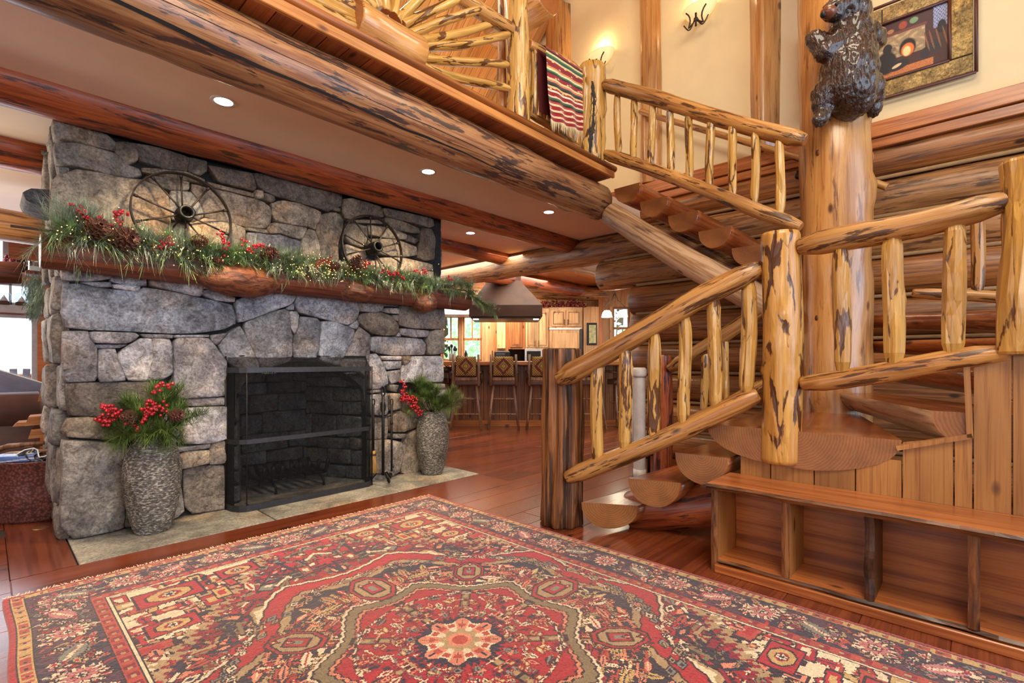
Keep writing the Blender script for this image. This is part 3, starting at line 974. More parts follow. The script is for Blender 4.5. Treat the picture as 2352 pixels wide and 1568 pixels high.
def stone_mesh(name, poly, depth_back, parent, color, mat=M_STONE, proud=.05, nrm=(0, -1, 0), sharp=.5):
    """poly: 3D points on a plane; a bulged, rough-edged stone with its own thickness"""
    P = [Vector(p) for p in poly]
    nrm = Vector(nrm)
    per = []
    n = len(P)
    tot = sum((P[(i + 1) % n] - P[i]).length for i in range(n))
    step = max(.03, tot / 26)
    for i in range(n):
        a, b = P[i], P[(i + 1) % n]
        m = max(1, round((b - a).length / step))
        for k in range(m):
            per.append(a.lerp(b, k / m))
    # soften the corners and roughen the outline a little
    q = len(per)
    per = [per[i] * .8 + (per[i - 1] + per[(i + 1) % q]) * .10 for i in range(q)]
    c = sum(per, Vector()) / q
    size = math.sqrt(sum((p - c).length_squared for p in per) / q)
    sd = random.uniform(0, 90)
    pr = proud * random.uniform(.6, 1.25)
    V, rings = [], ((1.0, -depth_back), (.998, pr * .55), (.982, pr * .88), (.93, pr), (.5, pr * 1.08))
    edge = min(.5, .018 / max(size, .02))
    for s_, h in rings:
        if s_ < .99: s_ = 1 - (1 - s_) * min(1.6, .2 / max(size, .1))
        if h == pr * 1.08: s_ = .5
        for p in per:
            v = c + (p - c) * s_
            hh = h
            if h > 0:
                hh += .018 * noise.noise(v * 4 + Vector((sd, 0, 0))) + .009 * noise.noise(v * 16)
            V.append(v + nrm * hh)
    V.append(c + nrm * (pr * 1.05 + .014 * noise.noise(c * 5 + Vector((sd, 0, 0)))))
    Fc = []
    for r in range(len(rings) - 1):
        for i in range(q):
            j = (i + 1) % q
            Fc.append((r * q + i, r * q + j, (r + 1) * q + j, (r + 1) * q + i))
    L = len(rings) - 1
    for i in range(q): Fc.append((L * q + i, L * q + (i + 1) % q, len(V) - 1))
    # orient the faces outwards
    a = (V[1] - V[0]).cross(V[q] - V[0])
    if a.dot(V[0] - c) < 0: Fc = [f[::-1] for f in Fc]
    return mesh(name, V, Fc, mat, parent, smooth=True, color=color)


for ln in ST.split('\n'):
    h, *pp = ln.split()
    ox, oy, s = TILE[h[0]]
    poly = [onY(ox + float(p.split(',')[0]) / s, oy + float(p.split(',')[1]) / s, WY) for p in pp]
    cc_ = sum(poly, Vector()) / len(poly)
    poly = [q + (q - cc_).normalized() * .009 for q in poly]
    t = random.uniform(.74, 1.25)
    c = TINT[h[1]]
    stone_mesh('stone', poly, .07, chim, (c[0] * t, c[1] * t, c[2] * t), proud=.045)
# core of the chimney behind the stones: mortar, left open where the firebox is
core = MB()
FBX0, FBX1 = onY(548, 1100, WY).x, onY(838, 1100, WY).x
core.box(.37, FBX0 - .02, WY + .035, 5.22, 0, 2.76).box(FBX1 + .02, 3.38, WY + .035, 5.22, 0, 2.76)
core.box(FBX0 - .02, FBX1 + .02, WY + .035, 5.22, 1.16, 2.76).box(FBX0 - .02, FBX1 + .02, 5.0, 5.22, 0, 1.2)
core.build('mortar_core', M_MORTAR, chim)
# the arch: a thick slab with a curved underside between the voussoir stones and the firebox
arc = []
for px, py in ((540, 960), (544, 905), (555, 885), (574, 866), (602, 850), (634, 838), (666, 831), (700, 829), (734, 832), (773, 847), (800, 862), (820, 878), (834, 895), (842, 960)):
    arc.append(onY(px, py, WY + .03))
am = MB()
V = []
for p in arc:
    V += [p, Vector((p.x, p.y, 1.2)), p + Vector((0, .22, 0)), Vector((p.x, p.y + .22, 1.2))]
m_ = len(arc)
am.add(V, [f for i in range(m_ - 1) for f in ((4 * i, 4 * i + 4, 4 * i + 5, 4 * i + 1), (4 * i, 4 * i + 2, 4 * i + 6, 4 * i + 4))])
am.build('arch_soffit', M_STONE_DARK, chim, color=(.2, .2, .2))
# firebox: splayed sides and back of coursed stones, slate floor


def course_wall(p0, p1, z0, z1, nrm, rows_, cols, tint, mat=M_STONE_DARK, proud=.03):
    p0, p1 = Vector(p0), Vector(p1)
    z = z0
    while z < z1 - .02:
        hgt = random.uniform(*rows_)
        zb = min(z1, z + hgt)
        t = random.uniform(-.3, 0)
        L = (p1 - p0).length
        while t < 1:
            wd = random.uniform(*cols) / L
            a, b = max(0, t), min(1, t + wd)
            if b - a > .05:
                j = lambda: random.uniform(-.012, .012)
                pa, pb = p0.lerp(p1, a + .006), p0.lerp(p1, b - .006)
                poly = [Vector((pa.x, pa.y, z + .006 + j())), Vector((pb.x, pb.y, z + .006 + j())),
                        Vector((pb.x, pb.y, zb - .006 + j())), Vector((pa.x, pa.y, zb - .006 + j()))]
                tt = random.uniform(.6, 1.25)
                stone_mesh('stone', poly, .03, chim, (tint[0] * tt, tint[1] * tt, tint[2] * tt), mat, proud, nrm)
            t += wd
        z = zb


BY = 4.86
course_wall((FBX0 + .20, BY, 0), (FBX1 - .26, BY, 0), .0, 1.2, (0, -1, 0), (.10, .2), (.2, .45), (.24, .245, .27))
course_wall((FBX1 - .26, BY, 0), (FBX1 + .01, WY + .08, 0), .0, 1.2, (-.93, -.37, 0), (.09, .22), (.2, .42), (.36, .36, .37))
course_wall((FBX0 - .0, WY + .08, 0), (FBX0 + .20, BY, 0), .0, 1.2, (.96, -.28, 0), (.1, .22), (.2, .42), (.30, .30, .32))
MB().box(FBX0 - .05, FBX1 + .05, WY + .05, 5.0, -.005, .006).build('firebox_floor', M_SLATE, chim, color=(.22, .215, .21))
# left flank, seen edge-on, and right flank: irregular stones on a plane across the first
course_wall((.385, 5.2, 0), (.385, WY + .03, 0), .0, 2.72, (-1, 0, 0), (.16, .42), (.18, .40), (.27, .25, .22), M_STONE, .075)
course_wall((3.365, WY + .03, 0), (3.365, 5.2, 0), .0, 2.72, (1, 0, 0), (.14, .34), (.22, .5), (.24, .23, .22), M_STONE, .03)
# slate shelf stone that juts out on the left
stone_mesh('ledge_stone', [onY(px_, py_, 4.30) for px_, py_ in ((50, 443), (70, 434), (122, 437), (124, 484), (98, 478), (58, 462))], .35, chim, (.085, .08, .08), M_STONE, .05)
# chimney above the loft floor
c2 = MB().box(1.75, 3.05, 4.72, 5.2, 3.08, 6.3)
c2.build('upper_stack', M_MORTAR, chim)
course_wall((1.72, 4.70, 0), (3.08, 4.70, 0), 3.1, 6.0, (0, -1, 0), (.16, .36), (.25, .55), (.20, .22, .18), M_STONE, .04)

# hearth slabs, flush with the boards
he = thing('trim_hearth', (1.9, 3.9, 0), kind='structure')
for x0, x1 in ((HX0, 1.42), (1.425, 2.45), (2.455, HX1)):
    t = random.uniform(.92, 1.06)
    MB().box(x0 + .002, x1 - .002, HY0, WY + .12, -.012, .004, bev=.004).build('slab', M_SLATE, he, color=(.27 * t, .255 * t, .215 * t))

# mantel log with its three burls
mt = thing('log_mantel', (1.9, 4.05, 1.78), 'half-round log mantel with bulging burls across the stone fireplace', 'mantel')
log('log', (.225, 4.06, 1.785), (3.60, 4.06, 1.78), .108, .10, (M_MANTEL, M_WHITE), mt, seg=20, step=.14, rough=.045, knobs=6, bow=.008)


def burl(c, rx, ry, rz):
    V, Fc = [], []
    n, m = 26, 14
    sd = random.uniform(0, 50)
    for i in range(m + 1):
        ph = math.pi * i / m
        for k in range(n):
            th = 2 * math.pi * k / n
            d = Vector((math.cos(th) * math.sin(ph), math.cos(ph), math.sin(th) * math.sin(ph)))
            q = 1 + .14 * noise.noise(d * 1.7 + Vector((sd, 0, 0))) + .03 * math.sin(ph * 22 + 4 * noise.noise(d * 2))
            V.append((c[0] + d.x * rx * q, c[1] + d.y * ry * q, c[2] + d.z * rz * q))
    for i in range(m):
        for k in range(n):
            k2 = (k + 1) % n
            Fc.append((i * n + k, i * n + k2, (i + 1) * n + k2, (i + 1) * n + k))
    mesh('burl', V, [f[::-1] for f in Fc], M_BURL, mt, smooth=True)


burl((1.30, 4.00, 1.735), .285, .15, .125)
burl((2.25, 4.01, 1.745), .175, .125, .095)
burl((2.99, 4.00, 1.71), .125, .13, .105)

# ================================================================== stairs
def tread_mesh(name, a, b, c, d, z, depth, parent, mats, color=None, prof=14, flat_end=True):
    """half log: top quad a-b (near end, a = nosing side), d-c (far end); rounded underside of the given depth at near end"""
    V = []
    secs = 9
    for s in range(secs + 1):
        t = s / secs
        pa, pb = Vector(a).lerp(Vector(d), t), Vector(b).lerp(Vector(c), t)
        wdt = (pb - pa).length
        dep = depth * min(1, .35 + .65 * wdt / max((Vector(b) - Vector(a)).length, .01))
        for k in range(prof + 1):
            th = math.pi * k / prof
            u = .5 - .5 * math.cos(th)
            q = 1 + .05 * noise.noise((u * 3, t * 3, z * 7))
            V.append((pa.x + (pb.x - pa.x) * u, pa.y + (pb.y - pa.y) * u, z - dep * q * math.sin(th) ** .85))
    n = prof + 1
    Fc, S, M_ = [], [], []
    for s in range(secs):
        for k in range(prof):
            Fc.append((s * n + k, s * n + k + 1, (s + 1) * n + k + 1, (s + 1) * n + k)); S.append(True); M_.append(1)
        Fc.append((s * n + prof, s * n, (s + 1) * n, (s + 1) * n + prof)); S.append(False); M_.append(0)
    Fc.append(tuple(range(n))[::-1]); Fc.append(tuple(secs * n + k for k in range(n)))
    S += [False, False]; M_ += [2, 2]
    # local frame: Z along the tread so that the grain follows it
    ctr = (Vector(a) + Vector(b)) / 2
    ctr.z = z
    far = (Vector(d) + Vector(c)) / 2
    far.z = z
    zz = (far - ctr).normalized()
    yy = Vector((0, 0, 1))
    xx = yy.cross(zz)
    mw = Matrix((xx, yy, zz)).transposed().to_4x4()
    mw.translation = ctr
    inv = mw.inverted()
    V = [inv @ Vector(v) for v in V]
    return mesh(name, V, Fc, mats, parent, world=mw, fm=M_, sm_flags=S, color=color)


TM = (M_TREAD, M_TREAD, M_END_RED)
stair = thing('log_staircase', (3.4, 1.4, 0), 'winding staircase of half-log treads that turns around the thick carved-bear post', 'staircase')
T = [((2.735, 1.935), (2.925, 1.619), (4.27, 1.52), (4.25, 1.72), .19, .165),
     ((2.84, 1.64), (2.955, 1.345), (4.30, 1.32), (4.28, 1.52), .38, .165),
     ((2.925, 1.365), (2.965, 1.06), (4.30, 1.08), (4.30, 1.30), .57, .17),
     ((2.97, 1.185), (3.0, .265), (4.6, .72), (4.55, 1.10), .758, .20)]
for (a, b, c, d, z, dep) in T:
    tread_mesh('tread', a + (0,), b + (0,), c + (0,), d + (0,), z, dep, stair, TM)
# winders on the far side of the post, sides turned to the viewer
tread_mesh('tread', (3.02, .16, 0), (3.03, -.38, 0), (4.5, .62, 0), (4.36, .80, 0), .905, .19, stair, (M_TREAD, M_BARK, M_END_RED))
tread_mesh('tread', (3.45, .02, 0), (3.6, -.6, 0), (4.6, .5, 0), (4.5, .64, 0), 1.09, .17, stair, TM, (.85, .8, .75))
tread_mesh('tread', (4.10, -.55, 0), (4.9, -.75, 0), (4.72, .5, 0), (4.55, .62, 0), 1.28, .17, stair, TM, (.95, .9, .85))
tread_mesh('tread', (4.9, -.45, 0), (5.38, -.35, 0), (4.8, .60, 0), (4.66, .60, 0), 1.48, .17, stair, TM, (.9, .82, .76))
# upper flight, seen from below
for n in range(1, 7):
    ya = 2.705 - .29 * (n - 1)
    z = 3.08 - .196 * n
    t = random.uniform(.9, 1.06)
    tread_mesh('tread', (4.40, ya, 0), (4.40, ya - .285, 0), (5.38, ya - .285, 0), (5.38, ya, 0), z, .168, stair, TM, (t * 1.15, t * 1.08, t * 1.02))
log('stringer', onD(1398, 489, 5.12), (4.36, 1.03, 1.43), .115, .12, (M_BARK, M_END), stair, seg=18, rough=.04, knobs=4)
log('stringer', (5.30, 2.75, 2.62), (5.30, .9, 1.30), .11, .12, (M_BARK, M_END), stair, seg=14, rough=.04)
log('stringer', (3.10, 1.78, .075), (3.42, .35, .50), .135, .16, (M_BEAM_RED, M_END), stair, seg=18, rough=.05, knobs=5)
log('stringer', (4.22, 1.85, .07), (4.40, 1.0, .50), .12, .12, (M_BEAM_RED, M_END), stair, seg=14, rough=.05)

# ---- thick tree trunk
big = log('trunk_post', (4.43, .81, -.01), (4.43, .81, 6.4), .235, .225, (M_TRUNK, M_END), None, seg=32, rough=.035, step=.09, knobs=16, bow=.02)
tag(big, 'thick knotty tree-trunk post with the carved bear on it, at the turn of the stairs', 'post')
kn = MB()
for px, py, dd in ((1895, 641, 0), (1886, 730, 0), (1905, 731, 0), (1888, 350, 0)):
    p = onD(px, py, 3.66)
    kn.lathe([(.0, -.004), (.012, .0), (.026, .006), (.036, .0), (.04, -.012)], (0, 0, 0), 12,
             f=lambda x, y, z, p=p: (p.x - FW[0] * z + RT[0] * x, p.y - FW[1] * z + RT[1] * x, p.z + y))
kn.build('knot', plain('knot_dark', srgb(88, 48, 24), .4), big)
for px, py, dp in ((2002, 358, 3.75), (1996, 592, 3.78)):
    p = onD(px, py, dp)
    q = p - Vector(RT).to_3d() * .12 + Vector((FW[0], FW[1], 0)) * .25
    log('rail_stub', q, p, .055, .052, (M_RAIL, M_END), big, seg=12, taper1=.06, tip=.7)


# ---- railings
def balusters(name, rows_, parent, mats, rad, top, bot, **k):
    for px in rows_:
        yt, yb, d = top(px), bot(px), None
        log(name, px_pt(px, yb), px_pt(px, yt), rad, rad, mats, parent, **k)


def lerp(p, q, t): return tuple(a + (b - a) * t for a, b in zip(p, q))


def railing(root, mats_rail, mats_bal, top, bot, rt, rb, bal, rbal, seg=12, over=.015, facets=.13):
    """top/bot: ((px,py,d),(px,py,d)); bal: list of px along the image"""
    t0, t1 = onD(*top[0]), onD(*top[1])
    b0, b1 = onD(*bot[0]), onD(*bot[1])
    log('top_rail', t0, t1, rt[0], rt[1], mats_rail, root, seg=16, rough=.06, step=.1, taper0=.10, taper1=.08, tip=.62, knobs=3, bow=.012)
    log('bottom_rail', b0, b1, rb[0], rb[1], mats_rail, root, seg=14, rough=.06, step=.1, taper0=.07, taper1=.07, tip=.66, knobs=3, bow=.01)

    def pt(p0, p1, px):
        lo, hi = 0., 1.
        for _ in range(30):
            m = (lo + hi) / 2
            q = p0.lerp(p1, m)
            d = q.x * FW[0] + q.y * FW[1]
            x = CX + F * (q.x * RT[0] + q.y * RT[1]) / d
            if x < px: lo = m
            else: hi = m
        return p0.lerp(p1, (lo + hi) / 2)
    for i, px in enumerate(bal):
        a, b = pt(b0, b1, px), pt(t0, t1, px)
        rr = rbal[i] if isinstance(rbal, (list, tuple)) else rbal
        log('baluster', a + Vector((0, 0, rb[0] * .35)), b - Vector((0, 0, rt[0] * .35)), rr, rr * .97, mats_bal, root, seg=10, rough=.05, step=.06,
            taper0=.09, taper1=.09, tip=.6, facets=facets, knobs=2, bow=.008)


RL = (M_RAIL, M_END)
PL = (M_PEEL_Y, M_END)
# lower flight, near side
r1 = thing('stair_railing', (2.76, 2.12, 0), 'log railing of the lower stair flight, from the dark fluted newel to the scalloped one', 'railing')
log('newel', (2.762, 2.118, 0), (2.762, 2.118, 1.222), .142, .13, (M_FLUTE, M_FLUTE), r1, seg=64, rough=.05, step=.1, flute=.2, bow=.005)
p = onD(1795, 800, 2.74)
log('newel', (p.x, p.y, .575), (p.x, p.y, 1.842), .098, .098, (M_PEEL, M_END), r1, seg=22, rough=.03, step=.05, knobs=5, bow=.006, end_bevel=.02)
railing(r1, RL, PL, ((1277, 868, 3.30), (1748, 616, 2.80)), ((1303, 1100, 3.30), (1744, 908, 2.80)), (.070, .066), (.060, .056),
        [1371, 1436, 1502, 1572, 1642, 1719], [.042, .044, .044, .041, .040, .043])
# lower flight, far side
r2 = thing('stair_railing', (4.31, 2.13, 0), 'far log railing of the lower stair flight, seen through the near balusters', 'railing')
log('newel', (4.31, 2.13, 0), (4.31, 2.13, 1.19), .085, .08, (M_BEAM_RED, M_END), r2, seg=16, rough=.05)
railing(r2, RL, PL, ((1538, 848, 4.5), (1835, 652, 3.85)), ((1545, 1000, 4.5), (1835, 835, 3.85)), (.062, .06), (.05, .05), [1618, 1665, 1722, 1775], .036)
# landing, near side
r3 = thing('landing_railing', (2.99, -.14, 1.17), 'log railing of the turn landing with wide faceted balusters and black-streaked rails', 'railing')
p = onD(2352, 600, 2.09)
log('newel', (p.x, p.y, 1.165), (p.x, p.y, 1.985), .082, .08, (M_PEEL_Y, M_END), r3, seg=14, rough=.05, step=.06, facets=.1)
railing(r3, RL, (M_PEEL_Y, M_END), ((1833, 574, 2.66), (2322, 459, 2.12)), ((1840, 879, 2.66), (2318, 812, 2.12)), (.062, .062), (.05, .046),
        [1933, 2053, 2192], [.042, .046, .046], facets=.16)
# landing, far side
r4 = thing('landing_railing', (3.6, .1, 1.3), 'thin far railing of the turn landing, just in front of the log wall', 'railing')
railing(r4, RL, (M_RAIL, M_END), ((2120, 520, 3.5), (2390, 440, 3.1)), ((2095, 670, 3.5), (2400, 692, 3.1)), (.04, .04), (.04, .04), [2246, 2318], .04)
# upper flight
r5 = thing('stair_railing', (4.13, 2.77, 3.1), 'log railing of the upper stair flight between the loft newel and the trunk post', 'railing')
p = onD(1360, 300, 4.9)
log('newel', (p.x, p.y, 3.075), (p.x, p.y, 4.05), .128, .125, (M_PEEL_Y, M_END), r5, seg=22, rough=.045, step=.07, knobs=3)
railing(r5, RL, PL, ((1388, 197, 4.85), (1850, 321, 3.62)), ((1388, 352, 4.85), (1842, 518, 3.62)), (.068, .062), (.058, .052),
        [1419, 1456, 1497, 1540, 1583, 1631, 1682, 1734, 1791], .036)
# old bark scar down the front of the loft newel
nw = [o for o in r5.children if o.name.startswith('newel')][0]
nm_ = wm(nw)
tr_ = BVHTree.FromPolygons([nm_ @ v.co for v in nw.data.vertices], [tuple(q.vertices) for q in nw.data.polygons])
V = []
for i in range(41):
    t = i / 40
    py = 186 + (352 - 186) * t
    cx_ = 1360 + 4 * math.sin(t * 5) + 2 * noise.noise((t * 14, 0, 3))
    w_ = (3 + 6 * math.sin(math.pi * t)) * (.8 + .5 * noise.noise((t * 18, 2, 0)))
    for px in (cx_ - w_, cx_, cx_ + w_):
        h = tr_.ray_cast(EYE, ray(px, py).normalized())[0]
        V.append((h if h is not None else onD(px, py, 4.8)) - ray(px, py) * .0012)
mesh('bark_scar', V, [f for i in range(40) for f in ((3 * i, 3 * i + 1, 3 * i + 4, 3 * i + 3), (3 * i + 1, 3 * i + 2, 3 * i + 5, 3 * i + 4))], plain('bark_dark', (.03, .022, .016), .8, nscale=60, var=.9, bmp=.6), nw)
# wall handrail
hr = thing('wall_handrail', onX(1700, 325, 5.28), 'slim round handrail on the log wall behind the upper flight, with black brackets', 'handrail')
log('rail', onX(1470, 252, 5.28), onX(2036, 431, 5.28), .032, .032, (M_RAIL, M_END), hr, seg=10, rough=.02)
for px, py in ((1833, 392), (1990, 438)):
    a = onX(px, py, 5.28)
    MB().tube([a - Vector((0, 0, .0)), a - Vector((0, 0, .05)), a + Vector((.12, 0, -.07))], .014, 8).ball(a - Vector((0, 0, .05)), .03).build('bracket', M_IRON, hr)

# ---- boarded side of the stairs, and the bench in front
XW = 3.0
sw = thing('wall_stairside', (3.02, .4, .3), kind='structure')
edges = [1700, 1770, 1870, 1965, 2072, 2191, 2325, 2460, 2640]


def wall_top(px):
    if px <= 2235: return lerp((1022,), (1003,), (px - 2000) / 235)[0] if px > 2000 else 1024
    return 838 - (px - 2225) * .262


for a, b in zip(edges[:-1], edges[1:]):
    ya, yb = onX(b, 900, XW).y, onX(a, 900, XW).y
    cuts = [(a, b)] if not (a < 2235 < b) else [(a, 2235), (2235, b)]
    for ca, cb in cuts:
        y0, y1 = onX(cb, 900, XW).y, onX(ca, 900, XW).y
        zt0, zt1 = onX(cb, wall_top(cb - .01 if cb == 2235 else cb), XW).z, onX(ca, wall_top(ca + .01 if ca == 2235 else ca), XW).z
        if ca < 2000: zt0, zt1 = min(zt0, .66), min(zt1, .66)
        t = random.uniform(.9, 1.08)
        g = .003
        V = [(XW, y0 + g, 0), (XW, y1 - g, 0), (XW, y1 - g, zt1), (XW, y0 + g, zt0)]
        V += [(x + .03, y_, z_) for x, y_, z_ in V]
        mesh('plank', V, [(0, 1, 2, 3), (7, 6, 5, 4), (0, 4, 5, 1), (1, 5, 6, 2), (2, 6, 7, 3), (3, 7, 4, 0)], M_PLANK_Z, sw, color=(t * .94, t * .95, t * .9))
tb = MB()
A = [onX(2062, 1034, XW), onX(2236, 1006, XW), onX(2228, 842, XW), onX(2420, 791, XW)]
for (p, q) in ((A[0], A[1]), (A[1], A[2]), (A[2], A[3])):
    dv = (q - p).normalized()
    up = Vector((0, -dv.z, dv.y)) * .022
    if up.z < 0: up = -up
    if abs(dv.z) > .9: up = Vector((0, .022, 0))
    tb.prism([p + Vector((-.015, 0, 0)), q + Vector((-.015, 0, 0)), q + up + Vector((-.015, 0, 0)), p + up + Vector((-.015, 0, 0))], (.06, 0, 0))
tb.build('trim_cap', M_PLANK_Z, sw)

bench = thing('shelf_bench', (2.83, .2, 0), 'low live-edge plank bench with open cubbies against the boarded stair side', 'bench')


def live_slab(name, x0, x1, y0, y1, z0, z1, amp, mats):
    n = 36
    V, Fc, M_ = [], [], []
    sd = random.uniform(0, 40)
    for i in range(n + 1):
        t = i / n
        yy = y0 + (y1 - y0) * t
        e = amp * noise.noise((yy * 2.2 + sd, 0, 0)) + amp * .5 * noise.noise((yy * 7, sd, 0))
        f = .012 + .012 * noise.noise((yy * 6, 3 + sd, 0))
        V += [(x1, yy, z0), (x1, yy, z1), (x0 + e + f, yy, z1), (x0 + e, yy, (z0 + z1) / 2 + .004), (x0 + e + f * 1.3, yy, z0)]
    for i in range(n):
        for k in range(5):
            k2 = (k + 1) % 5
            Fc.append((i * 5 + k, i * 5 + k2, (i + 1) * 5 + k2, (i + 1) * 5 + k)); M_.append(1 if k in (2, 3) else 0)
    Fc += [(0, 1, 2, 3, 4)[::-1], tuple(n * 5 + k for k in range(5))]; M_ += [0, 0]
    if y1 > y0: Fc = [f[::-1] for f in Fc]
    return mesh(name, V, Fc, mats, bench, fm=M_)


live_slab('seat', 2.645, XW - .002, 1.06, -.75, .450, .483, .02, (M_PLANK_Y, M_LIVE))
live_slab('shelf', 2.70, XW - .002, 1.03, -.75, .036, .068, .022, (M_PLANK_Y, M_LIVE))
MB().box(2.688, 2.712, -.75, 1.035, 0, .045, bev=.004).build('base_board', M_PLANK_Y, bench, color=(.95, .9, .85))
MB().box(XW - .022, XW - .003, -.75, 1.02, .066, .452).build('back_board', M_PLANK_Y, bench, color=(.95, .92, .8))
dv = [onX(1640, 1250, 2.70).y, onX(1806, 1250, 2.72).y, onX(1996, 1250, 2.70).y, onX(2237, 1250, 2.70).y, -.45]
for i, yy in enumerate(dv):
    n = 12
    V, Fc, M_ = [], [], []
    hw = .018
    for k in range(n + 1):
        z = (.0 if i == 0 else .066) + (.452 - (.0 if i == 0 else .066)) * k / n
        amp = .016 if i == 2 else .006
        e = 2.70 + amp * noise.noise((z * 9, i * 7.1, 0))
        s_ = (.006 if i == 2 else .002) * noise.noise((z * 14, i * 3.3, 5))
        V += [(XW - .02, yy - hw, z), (e + .006, yy - hw + s_, z), (e, yy + s_, z), (e + .006, yy + hw + s_, z), (XW - .02, yy + hw, z)]
    for k in range(n):
        for j in range(5):
            j2 = (j + 1) % 5
            Fc.append((k * 5 + j, (k + 1) * 5 + j, (k + 1) * 5 + j2, k * 5 + j2)); M_.append(1 if j in (1, 2) else 0)
    Fc += [(0, 1, 2, 3, 4), tuple(n * 5 + j for j in range(5))[::-1]]; M_ += [0, 0]
    mesh('divider' if i else 'end_panel', V, Fc, (M_PLANK_Z, M_LIVE_Z), bench, fm=M_, color=(.35, .3, .28) if i == 2 else (.95, .9, .85))

# ================================================================== loft railing with its sunburst
LY = 2.79
sb = thing('sunburst_railing', (1.8, LY, 3.1), 'loft railing of thin peeled poles fanning out from a short log like sun rays', 'railing')
log('hub', (1.545, LY, 3.215), (2.03, LY, 3.215), .125, .12, (M_TRUNK, M_END), sb, seg=24, rough=.05, knobs=3)
rays = [((968, 150), (1166, 211)), ((973, 134), (1163, 149)), ((970, 110), (1163, 85)), ((968, 95), (1147, 52)), ((957, 70), (1104, 21)),
        ((940, 52), (1058, -6)), ((922, 40), (985, -25)), ((905, 26), (925, -60)), ((885, 16), (880, -80)), ((868, 10), (838, -90)),
        ((852, 8), (770, -80)), ((838, 14), (722, -70)), ((832, 24), (690, -50)), ((828, 34), (660, -45)), ((823, 46), (640, -35)), ((822, 60), (600, -60)), ((820, 69), (575, -60))]
for (a, b) in rays:
    p, q = onY(*a, LY), onY(*b, LY)
    c0 = p.lerp(q, -.12)
    q.y += random.uniform(-.03, .03)
    log('ray_pole', c0, q, .034, .03, (M_PEEL_Y, M_END), sb, seg=9, rough=.1, step=.07, knobs=4, bow=.012, taper1=.06, tip=.7)
p, q = onY(1040, -14, LY), onY(1172, 66, LY)
log('arch_rail', p + (p - q) * .6, q, .06, .055, (M_RAIL, M_END), sb, seg=12, rough=.06)
r6 = thing('loft_railing', (3.3, LY, 3.1), 'short loft railing with the striped blanket, between the two yellow loft posts', 'railing')
p = onD(1188, 250, 4.1)
log('post', (p.x, p.y, 3.075), (p.x, p.y, 5.2), .1, .098, (M_PEEL_Y, M_END), r6, seg=20, rough=.05, step=.07, knobs=6)
p = onD(1153, 250, 4.25)
log('post', (p.x, p.y, 3.075), (p.x, p.y, 5.2), .05, .05, (M_RAIL, M_END), r6, seg=12, rough=.05)
railing(r6, RL, PL, ((1216, 97, 4.15), (1336, 176, 4.8)), ((1216, 262, 4.2), (1336, 340, 4.85)), (.055, .055), (.03, .03), [1228, 1246, 1264, 1282, 1300, 1318], .04)
# purlin log end under the roof
o = log('purlin_log', onD(1262, -10, 5.6), onD(1262, -10, 5.6) + Vector((0, .9, 0)), .2, .2, (M_TRUNK, M_END), None, seg=18, rough=.05, knobs=4)
tag(o, 'short rough log end under the loft roof, above the striped blanket', 'log')

# ---- striped blanket hanging over the loft rail (a fine coloured grid)
M_CLOTH = vcol('woven_cloth', .9, .3, .2)


def color_grid(name, P, colors, mat, parent=None, smooth=True):
    """P: (ny,nx,3) vertices; colors: (ny-1,nx-1,3) per face, linear"""
    ny, nx = P.shape[:2]
    V = P.reshape(-1, 3)
    c = (V.min(0) + V.max(0)) / 2
    idx = np.arange(ny * nx).reshape(ny, nx)
    Q = np.stack([idx[:-1, :-1], idx[:-1, 1:], idx[1:, 1:], idx[1:, :-1]], -1).reshape(-1, 4)
    me = bpy.data.meshes.new(name)
    nf = len(Q)
    me.vertices.add(len(V)); me.vertices.foreach_set('co', (V - c).astype(np.float32).ravel())
    me.loops.add(nf * 4); me.loops.foreach_set('vertex_index', Q.astype(np.int32).ravel())
    me.polygons.add(nf)
    me.polygons.foreach_set('loop_start', np.arange(0, nf * 4, 4, dtype=np.int32))
    me.polygons.foreach_set('use_smooth', np.full(nf, smooth))
    me.update(calc_edges=True)
    at = me.color_attributes.new('col', 'FLOAT_COLOR', 'CORNER')
    C4 = np.ones((nf, 4, 4), np.float32)
    C4[:, :, :3] = colors.reshape(-1, 1, 3)
    at.data.foreach_set('color', C4.ravel())
    me.materials.append(mat)
    o = bpy.data.objects.new(name, me)
    COL.objects.link(o)
    put(o, parent, Matrix.Translation(Vector(c)))
    return o


def L3(r, g, b): return np.array(srgb(r, g, b)[:3])


bl = thing('striped_blanket', (3.55, 2.73, 3.9), 'red, green and cream striped woven blanket hanging over the loft rail', 'blanket')
TLp, TRp = onD(1247, 104, 4.10), onD(1332, 160, 4.72)
BLp, BRp = onD(1257, 276, 4.10), onD(1332, 303, 4.72)
ny, nx = 150, 40
seq = []
base = [(150, 20, 36), (150, 20, 36), (30, 28, 30), (226, 196, 140), (40, 110, 70), (24, 70, 60), (226, 196, 140), (150, 20, 36), (120, 14, 30), (150, 20, 36), (206, 150, 90), (236, 214, 170),
        (60, 120, 66), (30, 40, 40), (150, 20, 36), (150, 20, 36), (232, 206, 150), (206, 130, 90), (60, 60, 64), (30, 28, 36), (222, 190, 120), (150, 20, 36), (236, 214, 180), (140, 20, 36),
        (150, 20, 36), (230, 200, 160), (60, 90, 60), (30, 28, 30), (180, 60, 60), (232, 206, 160), (150, 20, 36), (150, 20, 36), (230, 200, 150), (130, 16, 30), (150, 20, 36), (225, 190, 150), (140, 20, 34), (140, 20, 34)]
P = np.zeros((ny, nx, 3)); Cc = np.zeros((ny - 1, nx - 1, 3))
